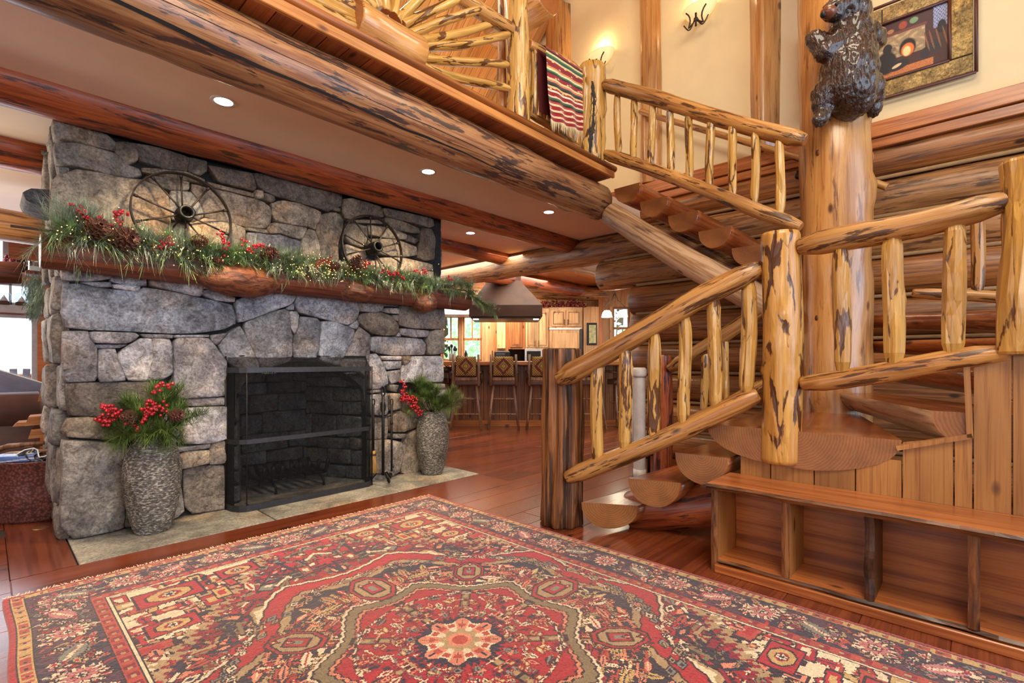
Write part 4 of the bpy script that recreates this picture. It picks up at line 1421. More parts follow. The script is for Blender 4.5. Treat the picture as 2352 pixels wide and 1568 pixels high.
for i in range(ny):
    t = i / (ny - 1)
    for j in range(nx):
        s = j / (nx - 1)
        q = (TLp.lerp(TRp, s)).lerp(BLp.lerp(BRp, s), t)
        wv = .012 * math.sin(s * 17 + 1.2 * math.sin(t * 4)) * t
        if t < .04: q = q + Vector((0, .05 * (1 - t / .04), 0.012))
        P[i, j] = (q.x, q.y - .03 + wv, q.z)
for i in range(ny - 1):
    c = L3(*base[int(i / (ny - 1) * len(base))])
    for j in range(nx - 1):
        k = i // 4
        d = c
        if base[int(i / (ny - 1) * len(base))][0] == 150 and (j + k * 3) % 13 < 2 and 1 < i % 8 < 6: d = L3(228, 200, 160)
        Cc[i, j] = d * (1 + .12 * math.sin(j * 2.1 + i))
color_grid('cloth', P, Cc, M_CLOTH, bl)
fr = MB()
for j in range(70):
    s = j / 69
    a = BLp.lerp(BRp, s) + Vector((0, -.03 + .012 * math.sin(s * 17 + 1.2 * math.sin(4)), 0))
    l_ = random.uniform(.07, .11)
    w_ = .004
    fr.add([a + Vector((-w_, 0, 0)), a + Vector((w_, 0, 0)), a + Vector((random.uniform(-.012, .012), random.uniform(-.01, .01), -l_))], [(0, 1, 2)])
o = fr.build('fringe', plain('fringe_yarn', srgb(206, 186, 140), .9), bl)
o['kind'] = 'stuff'
# the part that hangs behind the rail
V = [TLp + Vector((0, .06, .0)), TRp + Vector((0, .06, 0)), BRp + Vector((0, .09, .1)), BLp + Vector((0, .09, .1))]
mesh('back_fold', V, [(0, 1, 2, 3)], plain('blanket_back', srgb(96, 20, 30), .9), bl)

# ---- sconces on the gable
for px, py, lb in ((1607, 28, 'cream glass bowl sconce with black iron scrolls high on the gable, between two timbers'), (1380, 133, 'cream glass bowl sconce on the gable just above the loft newel')):
    c = onX(px, py, 5.40)
    s = thing('wall_sconce', c, lb, 'sconce', 'bowl sconces on the gable')
    prof = [(.0, -.10), (.05, -.095), (.10, -.07), (.15, -.02), (.185, .045), (.19, .055), (.182, .05), (.14, -.015), (.09, -.06)]
    MB().lathe(prof, (c.x, c.y, c.z), 28, sx=.62).build('glass_bowl', M_SCONCE, s)
    sc_ = MB()
    b = c + Vector((-.10, 0, -.12))
    for sg in (-1, 1):
        pts = [b + Vector((0, sg * (.02 + .10 * t + .03 * math.sin(t * 6)), -.03 - .05 * math.sin(t * 4.4) + .09 * t * t)) for t in np.linspace(0, 1, 10)]
        sc_.tube(pts, .008, 6)
        pts = [b + Vector((0, sg * (.015 + .12 * t), .0 - .07 * math.sin(t * 3.6) - .05 * t)) for t in np.linspace(0, 1, 10)]
        sc_.tube(pts, .007, 6)
    sc_.tube([b + Vector((0, 0, .06)), b + Vector((0, 0, -.08))], .012, 8).ball(b + Vector((0, 0, -.01)), .026)
    sc_.tube([b, b + Vector((.14, 0, .02))], .012, 8)
    sc_.build('iron_scroll', M_IRON_BROWN, s)
    lamp('sconce_light', 'POINT', (c.x - .01, c.y, c.z + .16), 5.5, (1.0, .74, .40), radius=.07)

# ---- painting of bears by a fireplace, on the gable
pa = thing('framed_painting', onX(2120, 100, 5.44), 'large framed painting of black bears around a hearth, behind the carved bear', 'painting')
y0, y1, z0, z1 = .012, 1.20, 3.43, 4.245
fw_ = .165
MB().box(5.415, 5.455, y0 + .02, y1 - .02, z0 + .02, z1 - .02).build('backing', M_IRON_BROWN, pa)
M_BIRCH = stone_mat('bark_inlay', vein=.8, bmp=.6, sc=2.2)
pn = MB()
for a, b, c, d in ((y0, y0 + fw_, z0 + fw_, z1 - fw_), (y1 - fw_, y1, z0 + fw_, z1 - fw_)):
    MB().box(5.40, 5.42, a + .018, b - .012, c, d, bev=.004).build('bark_panel', M_BIRCH, pa, color=(.42, .29, .10))
for yy0, yy1 in ((y0 + .018, y0 + .60), (y0 + .61, y1 - .018)):
    MB().box(5.40, 5.42, yy0, yy1, z0 + .018, z0 + fw_ - .012, bev=.004).build('bark_panel', M_BIRCH, pa, color=(.38, .27, .10))
    MB().box(5.40, 5.42, yy0, yy1, z1 - fw_ + .012, z1 - .018, bev=.004).build('bark_panel', M_BIRCH, pa, color=(.40, .28, .11))
tw = MB()
for i_ in (0, fw_ - .006):
    for p, q in (((y0 + i_, z0 + i_), (y1 - i_, z0 + i_)), ((y1 - i_, z0 + i_), (y1 - i_, z1 - i_)), ((y1 - i_, z1 - i_), (y0 + i_, z1 - i_)), ((y0 + i_, z1 - i_), (y0 + i_, z0 + i_))):
        tw.tube([(5.398, p[0], p[1]), (5.394, (p[0] + q[0]) / 2, (p[1] + q[1]) / 2), (5.398, q[0], q[1])], .013, 7)
tw.build('frame_pole', plain('frame_brown', srgb(84, 44, 30), .4), pa)
ny, nx = 150, 250
yy, xx = np.mgrid[0:ny, 0:nx]
u, v = (xx + .5) / nx, 1 - (yy + .5) / ny             # u left to right as seen, v up
u = (u - .40) / .60
img = np.zeros((ny, nx, 3)) + L3(70, 44, 44)
rn = rng.random((ny, nx))


def blob(cx, cy, rx, ry, c, k=1.0, ang=0):
    ca, sa = math.cos(ang), math.sin(ang)
    dx, dy = (u - cx) * 1.6, v - cy
    a_, b_ = (dx * ca + dy * sa) / (rx * 1.6), (-dx * sa + dy * ca) / ry
    m = np.clip((1 - np.sqrt(a_ * a_ + b_ * b_)) * 5, 0, 1) * k
    img[:] = img * (1 - m[..., None]) + np.array(c) * m[..., None]


st = (.5 + .5 * np.sin(u * 31 + 4 * np.sin(v * 23) + rn * .8)) * (.5 + .5 * np.sin(v * 37 + 3 * np.sin(u * 19)))
m = ((v > .34) & (v < .74) & (u > .02) & (u < .70))[..., None]
img[:] = np.where(m, L3(196, 168, 128) * (.55 + .5 * st[..., None]), img)                      # stone chimney breast
img[:] = np.where(((v > .74) & (v < .79) & (u < .72))[..., None], L3(112, 62, 58), img)       # shelf
img[:] = np.where(((v < .16) & (u < .8))[..., None], L3(196, 120, 70) * (.75 + .35 * rn[..., None]), img)   # floor boards
img[:] = np.where(((v > .62) & (u > .80) & (u < .97))[..., None], L3(150, 160, 200), img)     # window
lat = ((np.abs(((u * 1.6 + v) * 16) % 1 - .5) < .06) | (np.abs(((u * 1.6 - v) * 16) % 1 - .5) < .06)) & (v > .62) & (u > .80) & (u < .97)
img[:] = np.where(lat[..., None], L3(60, 56, 80), img)
blob(.48, .46, .12, .17, L3(30, 22, 24)); blob(.48, .42, .09, .12, L3(236, 120, 60)); blob(.47, .40, .055, .09, L3(250, 214, 150))   # fire
blob(.20, .30, .16, .22, L3(38, 36, 42)); blob(.22, .53, .07, .10, L3(36, 34, 40)); blob(.30, .50, .035, .04, L3(120, 100, 90)); blob(.36, .20, .16, .09, L3(44, 40, 46), ang=.1)
blob(.70, .27, .07, .10, L3(46, 42, 48), ang=.4); blob(.83, .33, .09, .12, L3(52, 46, 54)); blob(.90, .62, .06, .12, L3(34, 30, 38)); blob(.34, .20, .07, .03, L3(220, 190, 150), ang=.2)
blob(.42, .86, .06, .07, L3(160, 70, 50)); blob(.56, .88, .06, .055, L3(120, 150, 110)); blob(.26, .82, .05, .04, L3(170, 120, 80))
for cx in (.72, .78, .86, .94): blob(cx, .45, .012, .20, L3(130, 86, 66), ang=.3)
img *= (.85 + .3 * rn[..., None])
P = np.zeros((ny + 1, nx + 1, 3))
gy, gx = np.mgrid[0:ny + 1, 0:nx + 1]
P[..., 0] = 5.408
P[..., 1] = (y1 - fw_ + .01) + ((y0 + fw_ - .01) - (y1 - fw_ + .01)) * gx / nx
P[..., 2] = (z1 - fw_ + .01) + ((z0 + fw_ - .01) - (z1 - fw_ + .01)) * gy / ny
color_grid('canvas', P, img, vcol('painted_canvas', .5, .1, spec=.3), pa)

# ================================================================== carved bear climbing the trunk
bear = thing('carved_bear', onD(1950, 160, 3.5), 'glossy dark brown carved wooden bear hugging the thick trunk post', 'sculpture')


def bd(px, py, d): return onD(px, py, d)


BALLS = [  # px, py, d, radius (m), squash toward camera
    (1952, 130, 3.50, .165), (1948, 165, 3.49, .185), (1945, 200, 3.50, .185), (1955, 95, 3.50, .14), (1960, 65, 3.48, .115),
    (1962, 30, 3.46, .105), (1955, 8, 3.45, .110), (1945, -8, 3.46, .105), (1935, 12, 3.44, .095), (1918, 22, 3.42, .075), (1905, 28, 3.42, .058), (1975, -22, 3.5, .045), (1930, -28, 3.46, .045),
    # left arm: shoulder, elbow low, paw up
    (1935, 80, 3.48, .10), (1920, 95, 3.46, .085), (1906, 108, 3.45, .075), (1893, 119, 3.45, .068), (1886, 108, 3.46, .060), (1880, 97, 3.47, .066), (1872, 90, 3.48, .060), (1866, 85, 3.49, .045),
    # right arm
    (1990, 85, 3.52, .10), (2006, 90, 3.55, .080), (2014, 96, 3.60, .06), (2008, 102, 3.62, .05),
    # rump and legs
    (1915, 205, 3.52, .115), (1896, 215, 3.52, .095), (1890, 238, 3.53, .078), (1890, 255, 3.53, .066), (1887, 270, 3.52, .062), (1880, 277, 3.50, .045),
    (1985, 205, 3.55, .125), (1998, 225, 3.57, .09), (2002, 242, 3.58, .066), (2006, 254, 3.57, .05), (1955, 225, 3.52, .15)]
V, Fc = [], []
mb = MB()
for px, py, d, r in BALLS:
    mb.ball(onD(px, py, d), r, 20, 12)
tmp = mb.build('tmp_bear', M_IRON, None)
md = tmp.modifiers.new('r', 'REMESH'); md.mode = 'VOXEL'; md.voxel_size = .0125
ms = tmp.modifiers.new('s', 'SMOOTH'); ms.factor = .6; ms.iterations = 6
dg = bpy.context.evaluated_depsgraph_get()
me = bpy.data.meshes.new_from_object(tmp.evaluated_get(dg))
n = len(me.vertices)
co = np.empty(n * 3); me.vertices.foreach_get('co', co); co = co.reshape(-1, 3)
nr = np.empty(n * 3); me.vertices.foreach_get('normal', nr); nr = nr.reshape(-1, 3)
for i in range(n):                                    # chiselled locks of fur
    p = Vector(co[i])
    h = noise.noise((p.x * 46 + p.y * 30, p.y * 46 - p.x * 30, p.z * 17)) * .013 + noise.noise(p * 14) * .005
    co[i] += nr[i] * h
me.vertices.foreach_set('co', co.ravel())
me.polygons.foreach_set('use_smooth', [True] * len(me.polygons))
M_BEAR, nt, bs = newmat('carved_fur')
vv = coords(nt, (60, 60, 22), False)
g = noise_(nt, vv, 1, 3, .6)
nt.links.new(ramp(nt, g, [(.35, srgb(24, 15, 11)), (.7, srgb(70, 42, 28))]), bs.inputs['Base Color'])
bs.inputs['Roughness'].default_value = .27
bs.inputs['Coat Weight'].default_value = .6
bump(nt, bs, g, .8, .02)
me.materials.clear(); me.materials.append(M_BEAR)
bo = bpy.data.objects.new('body', me); COL.objects.link(bo)
put(bo, bear, tmp.matrix_basis.copy())
bpy.data.objects.remove(tmp)
M_MUZ = plain('bear_muzzle', srgb(116, 62, 36), .35, coat=.4)
mz = MB().ball(onD(1903, 28, 3.385), .050, 14, 9, sz=.85)
mz.build('muzzle', M_MUZ, bear)
MB().ball(onD(1891, 34, 3.37), .02, 10, 7).build('nose', M_IRON, bear)
MB().ball(onD(1921, 10, 3.345), .012, 8, 6).build('eye', M_IRON, bear)
cw = MB()
for px, py, d in ((1862, 79, 3.47), (1867, 76, 3.46), (1873, 76, 3.45), (1875, 282, 3.47), (1880, 285, 3.46), (1886, 285, 3.46), (2008, 262, 3.54), (2013, 258, 3.55)):
    p = onD(px, py, d)
    cw.tube([p, p + Vector((0, 0, -.02)) - Vector((FW[0], FW[1], 0)) * .01], [.008, .003], 6)
cw.build('claws', M_IRON, bear)

# ================================================================== rug
RX0, RX1, RY0, RY1 = .06, 2.57, -.31, 3.36
CEL = .0052
NU, NV = int((RX1 - RX0) / CEL) // 2, int((RY1 - RY0) / CEL) // 2
qa, qb = np.meshgrid((np.arange(NU) + .5) * CEL, (np.arange(NV) + .5) * CEL)      # quarter, from the centre out
HA, HB = NU * CEL, NV * CEL
PAL = {'red': L3(172, 30, 34), 'red2': L3(136, 20, 30), 'rust': L3(176, 66, 44), 'cream': L3(226, 204, 166), 'tan': L3(172, 142, 98), 'olive': L3(132, 112, 76),
       'navy': L3(46, 34, 52), 'plum': L3(84, 46, 62), 'salm': L3(216, 132, 98), 'grey': L3(132, 128, 112), 'pink': L3(190, 120, 116), 'dark': L3(50, 26, 26), 'gold': L3(196, 160, 96)}
Q = np.zeros((NV, NU, 3)) + PAL['red']
rr = np.random.default_rng(5)


def fill(m, c):
    Q[m] = PAL[c] if isinstance(c, str) else c


tht = np.arctan2(qb, qa)
BW = .35
fa, fb = HA - BW, HB - BW
# field: red with a quiet change of dye
Q[:] = PAL['red'] * (1 + .12 * np.sin(qb * 5)[..., None] + .08 * np.sin(qb * 17 + 1)[..., None])


def stamp(kind, x, y, s, ang=0., c1='cream', c2='red', out='dark', asp=2.2, pet=8, clip=None):
    R = s * max(1, asp) * 1.25 + .02
    i0, i1 = max(0, int((x - R) / CEL)), min(NU, int((x + R) / CEL) + 1)
    j0, j1 = max(0, int((y - R) / CEL)), min(NV, int((y + R) / CEL) + 1)
    if i0 >= i1 or j0 >= j1: return
    dx, dy = qa[j0:j1, i0:i1] - x, qb[j0:j1, i0:i1] - y
    ca, sa = math.cos(ang), math.sin(ang)
    p, q = (dx * ca + dy * sa) / s, (-dx * sa + dy * ca) / s
    r, th = np.hypot(p, q), np.arctan2(q, p)
    S = Q[j0:j1, i0:i1]
    o = 1.35 * CEL / s
    if kind == 'flower':
        f = r / (.82 + .18 * np.cos(pet * th))
        inner = r / (.5 + .12 * np.cos(pet * th + 3.14))
    elif kind == 'leaf':
        saw = np.abs(((p * 3.2) % 1) - .5) * .5
        f = np.maximum(np.abs(p) / asp, np.abs(q) / np.maximum(.05, (1 - (p / asp) ** 2) * (.62 + saw)))
        inner = np.maximum(np.abs(p) / (asp * .7), np.abs(q) / .14)
    elif kind == 'box':
        f = np.maximum(np.abs(p) / asp, np.abs(q))
        inner = f * 1.9
    elif kind == 'dia':
        f = np.abs(p) / asp + np.abs(q)
        inner = f * 2.0
    elif kind == 'oct':
        f = np.maximum(np.maximum(np.abs(p) / asp, np.abs(q)), (np.abs(p) / asp + np.abs(q)) * .72)
        inner = f * 1.8
    elif kind == 'hook':
        f = np.minimum(np.maximum(np.abs(p) / asp, np.abs(q) / .28), np.maximum(np.abs(p - asp * .7) / .3, np.abs(q - .4) / .6))
        inner = f + 9
    elif kind == 'zig':
        z = np.abs(((p * 1.6) % 1) - .5) * 1.2 - .3
        f = np.maximum(np.abs(p) / asp, np.abs(q - z) / .3)
        inner = f + 9
    S[(f < 1 + o)] = PAL[out]
    S[(f < 1)] = PAL[c1]
    S[(inner < 1) & (f < 1)] = PAL[c2]


# scattered motifs of the red field
pl1 = ['cream', 'tan', 'olive', 'salm', 'grey', 'navy', 'rust', 'red2', 'red2', 'olive', 'navy']
for _ in range(620):
    x, y = rr.uniform(0, fa), rr.uniform(0, fb)
    k = rr.choice(['leaf', 'flower', 'dia', 'box', 'hook', 'zig', 'leaf', 'hook'])
    stamp(k, x, y, rr.uniform(.014, .034), rr.choice([0, 1.57, .785, 2.35]) + rr.normal(0, .1), rr.choice(pl1), rr.choice(['red', 'navy', 'salm', 'cream', 'red2']), asp=rr.uniform(1.3, 2.4), pet=int(rr.choice([5, 6, 8])))
# corner pieces: stepped cream areas with their own boxes
st_ = lambda d, k=.055: np.floor(d / k) * k
cd_ = (fa - qa) * .92 + (fb - qb) * .75 + .035 * np.floor(2 * (((qa - qb * .9) * 7) % 1)) + .02 * np.floor(2 * (((qa - qb * .9) * 21) % 1))
crn = (cd_ < .62 + .03 * np.sin(tht * 30)) & (qa < fa) & (qb < fb)
fill((cd_ < .72) & (qa < fa) & (qb < fb), 'red2')
fill((cd_ < .70) & (qa < fa) & (qb < fb), 'tan')
fill((cd_ < .645) & (qa < fa) & (qb < fb), 'dark')
fill(crn, 'cream')
Qc = Q.copy()
for _ in range(190):
    x, y = rr.uniform(fa - .72, fa), rr.uniform(fb - .9, fb)
    if (fa - x) * .92 + (fb - y) * .75 > .60: continue
    k = rr.choice(['box', 'leaf', 'dia', 'zig', 'hook', 'box', 'flower'])
    stamp(k, x, y, rr.uniform(.014, .036), rr.choice([0, 1.57]) + rr.normal(0, .08), rr.choice(['red', 'rust', 'salm', 'red', 'tan', 'gold', 'navy']), rr.choice(['cream', 'navy', 'red', 'gold']), asp=rr.uniform(1.2, 2.6), pet=6)
for (x, y, s) in ((fa - .20, fb - .16, .085), (fa - .52, fb - .10, .06), (fa - .14, fb - .50, .06)):
    stamp('box', x, y, s, 0, 'red', 'cream', asp=1.5); stamp('oct', x, y, s * .72, 0, 'gold', 'red', asp=1.4); stamp('flower', x, y, s * .35, 0, 'cream', 'navy', pet=6, asp=1)
# medallion
o8 = np.maximum(np.maximum(qa, qb * .93), (qa + qb) * .715)
lob = o8 * (1 + .045 * np.cos(8 * tht))
sr = .010 * (np.abs((tht * 20 / math.pi * 2) % 1 - .5) * 2)
rad = lob + sr
for lim, c in ((.905, 'cream'), (.89, 'dark'), (.88, 'red'), (.80, 'dark'), (.792, 'tan'), (.752, 'dark'), (.745, 'navy')):
    m = (rad < lim) & (qa < fa) & (qb < fb) & ~(cd_ < .72)
    fill(m, c)
for _ in range(330):
    r_, t_ = rr.uniform(.50, .74), rr.uniform(0, math.pi / 2)
    x, y = r_ * math.cos(t_), r_ * math.sin(t_)
    stamp(rr.choice(['hook', 'leaf', 'zig', 'leaf']), x, y, rr.uniform(.012, .024), t_ + rr.choice([0, 1.57]), rr.choice(['salm', 'cream', 'rust', 'tan', 'red', 'gold']), rr.choice(['red', 'navy', 'cream']), asp=rr.uniform(1.5, 2.8))
for _ in range(80):
    r_, t_ = rr.uniform(.81, .88), rr.uniform(0, math.pi / 2)
    stamp(rr.choice(['leaf', 'flower', 'dia']), r_ * math.cos(t_), r_ * math.sin(t_), rr.uniform(.012, .02), t_ + 1.57, rr.choice(['cream', 'grey', 'salm', 'tan']), 'navy', asp=1.6, pet=6)
for lim, c in ((.515, 'cream'), (.503, 'dark'), (.495, 'olive'), (.455, 'dark'), (.448, 'salm'), (.435, 'dark'), (.428, 'red')):
    fill((rad * 1.0 < lim), c)
for t_ in np.arange(0, math.pi / 2 + .01, math.pi / 8):
    for r_ in (.22, .30, .38):
        if abs(t_ % (math.pi / 4)) < .01:
            stamp('box', r_ * math.cos(t_), r_ * math.sin(t_), .017, t_, 'olive', 'tan', asp=2.5)
        else:
            stamp('leaf', r_ * math.cos(t_), r_ * math.sin(t_), .020, t_ + (0 if r_ < .35 else 1.57), 'grey' if r_ != .30 else 'cream', 'navy', asp=1.7)
for _ in range(95):
    r_, t_ = rr.uniform(.19, .42), rr.uniform(0, math.pi / 2)
    stamp(rr.choice(['leaf', 'hook', 'flower', 'zig', 'dia']), r_ * math.cos(t_), r_ * math.sin(t_), rr.uniform(.009, .016), t_ + rr.choice([0, 1.57, .8]), rr.choice(['grey', 'cream', 'tan', 'salm', 'navy', 'gold']), rr.choice(['red2', 'navy', 'cream']), 'red2', asp=rr.uniform(1.3, 2.4), pet=5)
for t_ in np.linspace(.1, 1.47, 9):
    stamp('zig', .405 * math.cos(t_), .405 * math.sin(t_), .012, t_ + 1.57, 'cream', 'navy', asp=2)
for (x, y, s, a_) in ((.62, .0, .072, 0), (0, .66, .075, 1.57), (.46, .46, .06, .785)):     # panels on the axes and diagonals
    stamp('oct', x, y, s * 1.25, a_, 'red', 'red', asp=1.5); stamp('oct', x, y, s, a_, 'tan', 'cream', asp=1.45); stamp('box', x, y, s * .45, a_, 'red', 'grey', asp=1.6)
    for k in (-1, 1): stamp('dia', x + k * .03 * math.sin(a_) + .06 * math.cos(a_), y + k * .03 * math.cos(a_) + .06 * math.sin(a_), .012, a_, 'red', 'cream', asp=1.3)
r0 = np.hypot(qa, qb)
pw = np.cos(8 * tht)
fill(r0 < .175 + .012 * np.cos(40 * tht), 'navy')
fill(r0 < .150 + .018 * pw, 'salm')
fill((r0 < .150 + .018 * pw) & (np.cos(8 * tht + 3.14) > .1), 'cream')
fill((r0 < .155) & (np.abs(np.sin(4 * tht)) < .09), 'navy')
fill((r0 < .125) & (r0 > .10) & (np.abs(pw) > .5), 'rust')
fill(r0 < .075 + .01 * pw, 'tan'); fill(r0 < .05, 'salm'); fill(r0 < .032, 'rust')
# borders
bd_ = np.minimum(HA - qa, HB - qb)
al = np.where(HA - qa < HB - qb, qb, qa)
fill(bd_ < BW, 'dark')
fill(bd_ < BW - .006, 'cream')
fill(bd_ < BW - .017, 'dark')
fill(bd_ < BW - .022, 'rust')
fill((bd_ < BW - .03) & (bd_ > BW - .062) & ((al * 15) % 1 < .55), 'red2')
fill((bd_ < BW - .038) & (bd_ > BW - .055) & ((al * 15) % 1 < .26), 'tan')
fill(bd_ < BW - .068, 'dark')
fill(bd_ < BW - .072, 'plum')
fill((bd_ < BW - .072) & (np.sin(qa * 31 + 2 * np.sin(qb * 23)) * np.sin(qb * 29) > .0), 'navy')
fill(bd_ < .072, 'dark'); fill(bd_ < .067, 'gold')
fill((bd_ < .06) & (bd_ > .032) & ((al * 17 + .25 * np.sin(al * 90)) % 1 < .45), 'rust')
fill((bd_ < .053) & (bd_ > .040) & ((al * 17) % 1 < .2), 'navy')
fill(bd_ < .027, 'dark'); fill(bd_ < .023, 'red')


def border_run(length, horiz):
    mid = (.072 + BW - .072) / 2
    P_ = lambda s_, off: ((s_, HB - mid + off) if horiz else (HA - mid + off, s_))
    lim = length - .16
    n_ = 0
    s_ = 0.0
    while s_ < length - .02:
        for _ in range(42):
            o_ = rr.uniform(-.085, .085)
            q_ = s_ + rr.uniform(-.105, .105)
            if q_ < 0: continue
            x, y = P_(q_, o_)
            stamp(rr.choice(['leaf', 'flower', 'hook', 'dia', 'flower']), x, y, rr.uniform(.009, .019), rr.uniform(0, 3.1), rr.choice(['salm', 'pink', 'rust', 'tan', 'cream', 'red', 'grey']), rr.choice(['cream', 'navy', 'red']), 'dark', asp=rr.uniform(1.2, 2.2), pet=6)
        x, y = P_(s_, .0)
        if n_ % 2 == 0:
            stamp('flower', x, y, .072, 0, 'cream', 'salm', pet=14, asp=1); stamp('flower', x, y, .052, .2, 'pink', 'rust', 'red2', pet=9, asp=1); stamp('flower', x, y, .020, 0, 'cream', 'navy', pet=6, asp=1)
        else:
            a_ = (0 if horiz else 1.57) + .5 * (1 if n_ % 4 == 1 else -1)
            stamp('leaf', x, y, .046, a_, 'grey' if n_ % 4 == 1 else 'pink', 'cream', 'navy', asp=1.9)
            stamp('zig', x, y, .02, a_, 'cream', 'red', 'red2', asp=3)
            for k in (-1, 1):
                xx_, yy_ = P_(s_ + .06 * k, -.06 * k)
                stamp('flower', xx_, yy_, .020, 0, 'cream', 'red', pet=6, asp=1)
        s_ += .205
        n_ += 1


border_run(HB - .07, False)
border_run(HA - .07, True)
full = np.concatenate([Q[::-1], Q], 0)
full = np.concatenate([full[:, ::-1], full], 1)          # rows: Y up, cols: X right
nyf, nxf = full.shape[:2]
kn_ = rng.random((nyf, nxf, 1))
full = full * (.80 + .34 * kn_) * (1 + .06 * np.sin(np.arange(nyf) * .11)[:, None, None] + .05 * np.sin(np.arange(nyf) * .61 + 2)[:, None, None])
wear = np.clip(.5 + .5 * np.sin(np.arange(nyf)[:, None] * .021 + 1.3) * np.cos(np.arange(nxf)[None] * .017), 0, 1)[..., None]
full = full * (1 - .12 * wear) + np.array(PAL['tan']) * .12 * wear
rug = thing('persian_rug', ((RX0 + RX1) / 2, (RY0 + RY1) / 2, 0), 'large red Persian rug with a dark blue medallion and a flowered border', 'rug')
gy, gx = np.mgrid[0:nyf + 1, 0:nxf + 1]
P = np.zeros((nyf + 1, nxf + 1, 3))
ed = np.minimum(np.minimum(gx, nxf - gx), np.minimum(gy, nyf - gy))
P[..., 0] = (RX0 + RX1) / 2 + (gx - nxf / 2) * CEL + .006 * np.sin(gy * .043) * (gx < 40) * (1 - gx / 40)
P[..., 1] = (RY0 + RY1) / 2 + (gy - nyf / 2) * CEL
P[..., 2] = np.where(ed < 1, .0015, .011) + .0022 * rng.random(P.shape[:2]) * (ed >= 1)
M_RUG = vcol('wool_pile', .92, .5, .35, spec=.1)
color_grid('pile', P, full, M_RUG, rug)
fr = MB()
x = RX0
while x < RX1:
    a = random.uniform(.018, .036)
    dx = random.uniform(-.014, .014)
    z = random.uniform(.003, .010)
    fr.add([(x, RY1 - .004, .009), (x + .006, RY1 - .004, .009), (x + .004 + dx, RY1 + a, z), (x + .001 + dx, RY1 + a, z)], [(0, 1, 2, 3)])
    x += .0055
o = fr.build('fringe', plain('fringe_cotton', srgb(222, 204, 172), .9), rug)
o['kind'] = 'stuff'

# ================================================================== greenery
def sprig(mb, p, d, L, n, nl, w=.0026, droop=.25, spread=1.0):
    """one pine sprig: needles set all round a short twig"""
    p, d = Vector(p), Vector(d).normalized()
    u = d.orthogonal().normalized()
    v = d.cross(u)
    for i in range(n):
        t = (i + random.random()) / n
        th = random.uniform(0, 6.283)
        q = p + d * (L * t) + Vector((0, 0, -droop * L * t * t))
        o_ = u * math.cos(th) + v * math.sin(th)
        nd = (d * random.uniform(.45, 1.0) + o_ * spread * random.uniform(.35, .8)).normalized()
        l_ = nl * random.uniform(.7, 1.15)
        s_ = nd.cross(Vector((0, 0, 1)))
        if s_.length < .01: s_ = Vector((1, 0, 0))
        s_ = s_.normalized() * w
        mb.add([q - s_, q + s_, q + nd * l_ + Vector((0, 0, -.12 * l_))], [(0, 1, 2)])


def berries(pts, r, name, parent, stems=True):
    b = MB()
    for p in pts: b.ball(p, r * random.uniform(.85, 1.15), 8, 5)
    o = b.build(name, M_BERRY, parent)
    o['kind'] = 'stuff'
    return o


def cluster(c, n, s, d=None):
    return [Vector(c) + Vector((random.gauss(0, s), random.gauss(0, s * .7), random.gauss(0, s))) for _ in range(n)]


def cone(c, axis, L, parent, tip=None):
    """pine cone of overlapping scales"""
    m = MB()
    z = Vector(axis).normalized()
    x = z.orthogonal().normalized()
    y = z.cross(x)
    c = Vector(c)
    rows_ = 9
    for i in range(rows_):
        t = i / (rows_ - 1)
        r = L * .42 * math.sin(math.pi * (.12 + .8 * t)) ** .8
        k = 9
        for j in range(k):
            th = 2 * math.pi * (j + .5 * (i % 2)) / k
            o_ = x * math.cos(th) + y * math.sin(th)
            tg = z.cross(o_)
            b = c + z * (L * (t - .5)) + o_ * r * .45
            e = c + z * (L * (t - .5) + L * .05) + o_ * r * 1.05
            h = L * .10
            m.add([b - tg * h * .6, b + tg * h * .6, e + tg * h + z * .002, e - tg * h + z * .002, e + z * h * .9 + o_ * h * .3], [(0, 1, 2, 3), (3, 2, 4), (0, 3, 4), (1, 4, 2)])
    m.lathe([(.001, -L * .5), (L * .2, -L * .35), (L * .24, 0), (L * .1, L * .45)], (0, 0, 0), 8, f=lambda a, b, h, c=c: c + x * a + y * b + z * h)
    return m.build('pine_cone', M_CONE, parent)


gar = thing('mantel_garland', (1.9, 3.98, 1.9), 'evergreen garland with red berries, cones and fairy lights along the mantel', 'garland')
f1, f2 = MB(), MB()
for i in range(760):
    t = (i + random.random()) / 760
    x = .29 + 3.30 * t
    big_ = 1.5 if t < .18 else (1.3 if t < .45 else 1.05)
    ym = 3.985 + random.uniform(-.06, .05)
    zt = 1.905 + random.uniform(-.03, .035)
    a = random.uniform(-.5, .5)
    up = random.choice((random.uniform(-.25, .25), random.uniform(.2, .9))) if random.random() < .80 else random.uniform(-.8, -.2)
    d = Vector((random.choice((-1, 1)) * random.uniform(.4, 1.1), random.uniform(-.9, .12), up))
    fr_ = f2 if random.random() < .35 else f1
    long_ = random.random() < .42
    sprig(fr_, (x, ym, zt), d, random.uniform(.07, .14) * big_, 34 if long_ else 46, (.105 if long_ else .052) * big_, .0019, .3)
for i in range(46):           # the tail that hangs past the right end of the log
    t = i / 46
    p = Vector((3.50, 3.98, 1.88)).lerp(Vector((3.86, 3.93, 1.70)), t)
    sprig(f1, p, (random.uniform(.3, 1), random.uniform(-.8, .4), random.uniform(-.7, .4)), .10, 46, .06, .002)
for i in range(36):           # frosted sprays at the left end
    sprig(f2, (.36 + random.uniform(-.04, .14), 3.98, 1.95 + random.uniform(-.04, .06)), (random.uniform(-1, .4), random.uniform(-.5, .1), random.uniform(.1, 1.2)), .13, 40, .12, .0018)
for fm_, mt_ in ((f1, M_NEEDLE), (f2, M_NEEDLE_BLUE)):
    o = fm_.build('needles', mt_, gar)
    o['kind'] = 'stuff'
stm = MB()
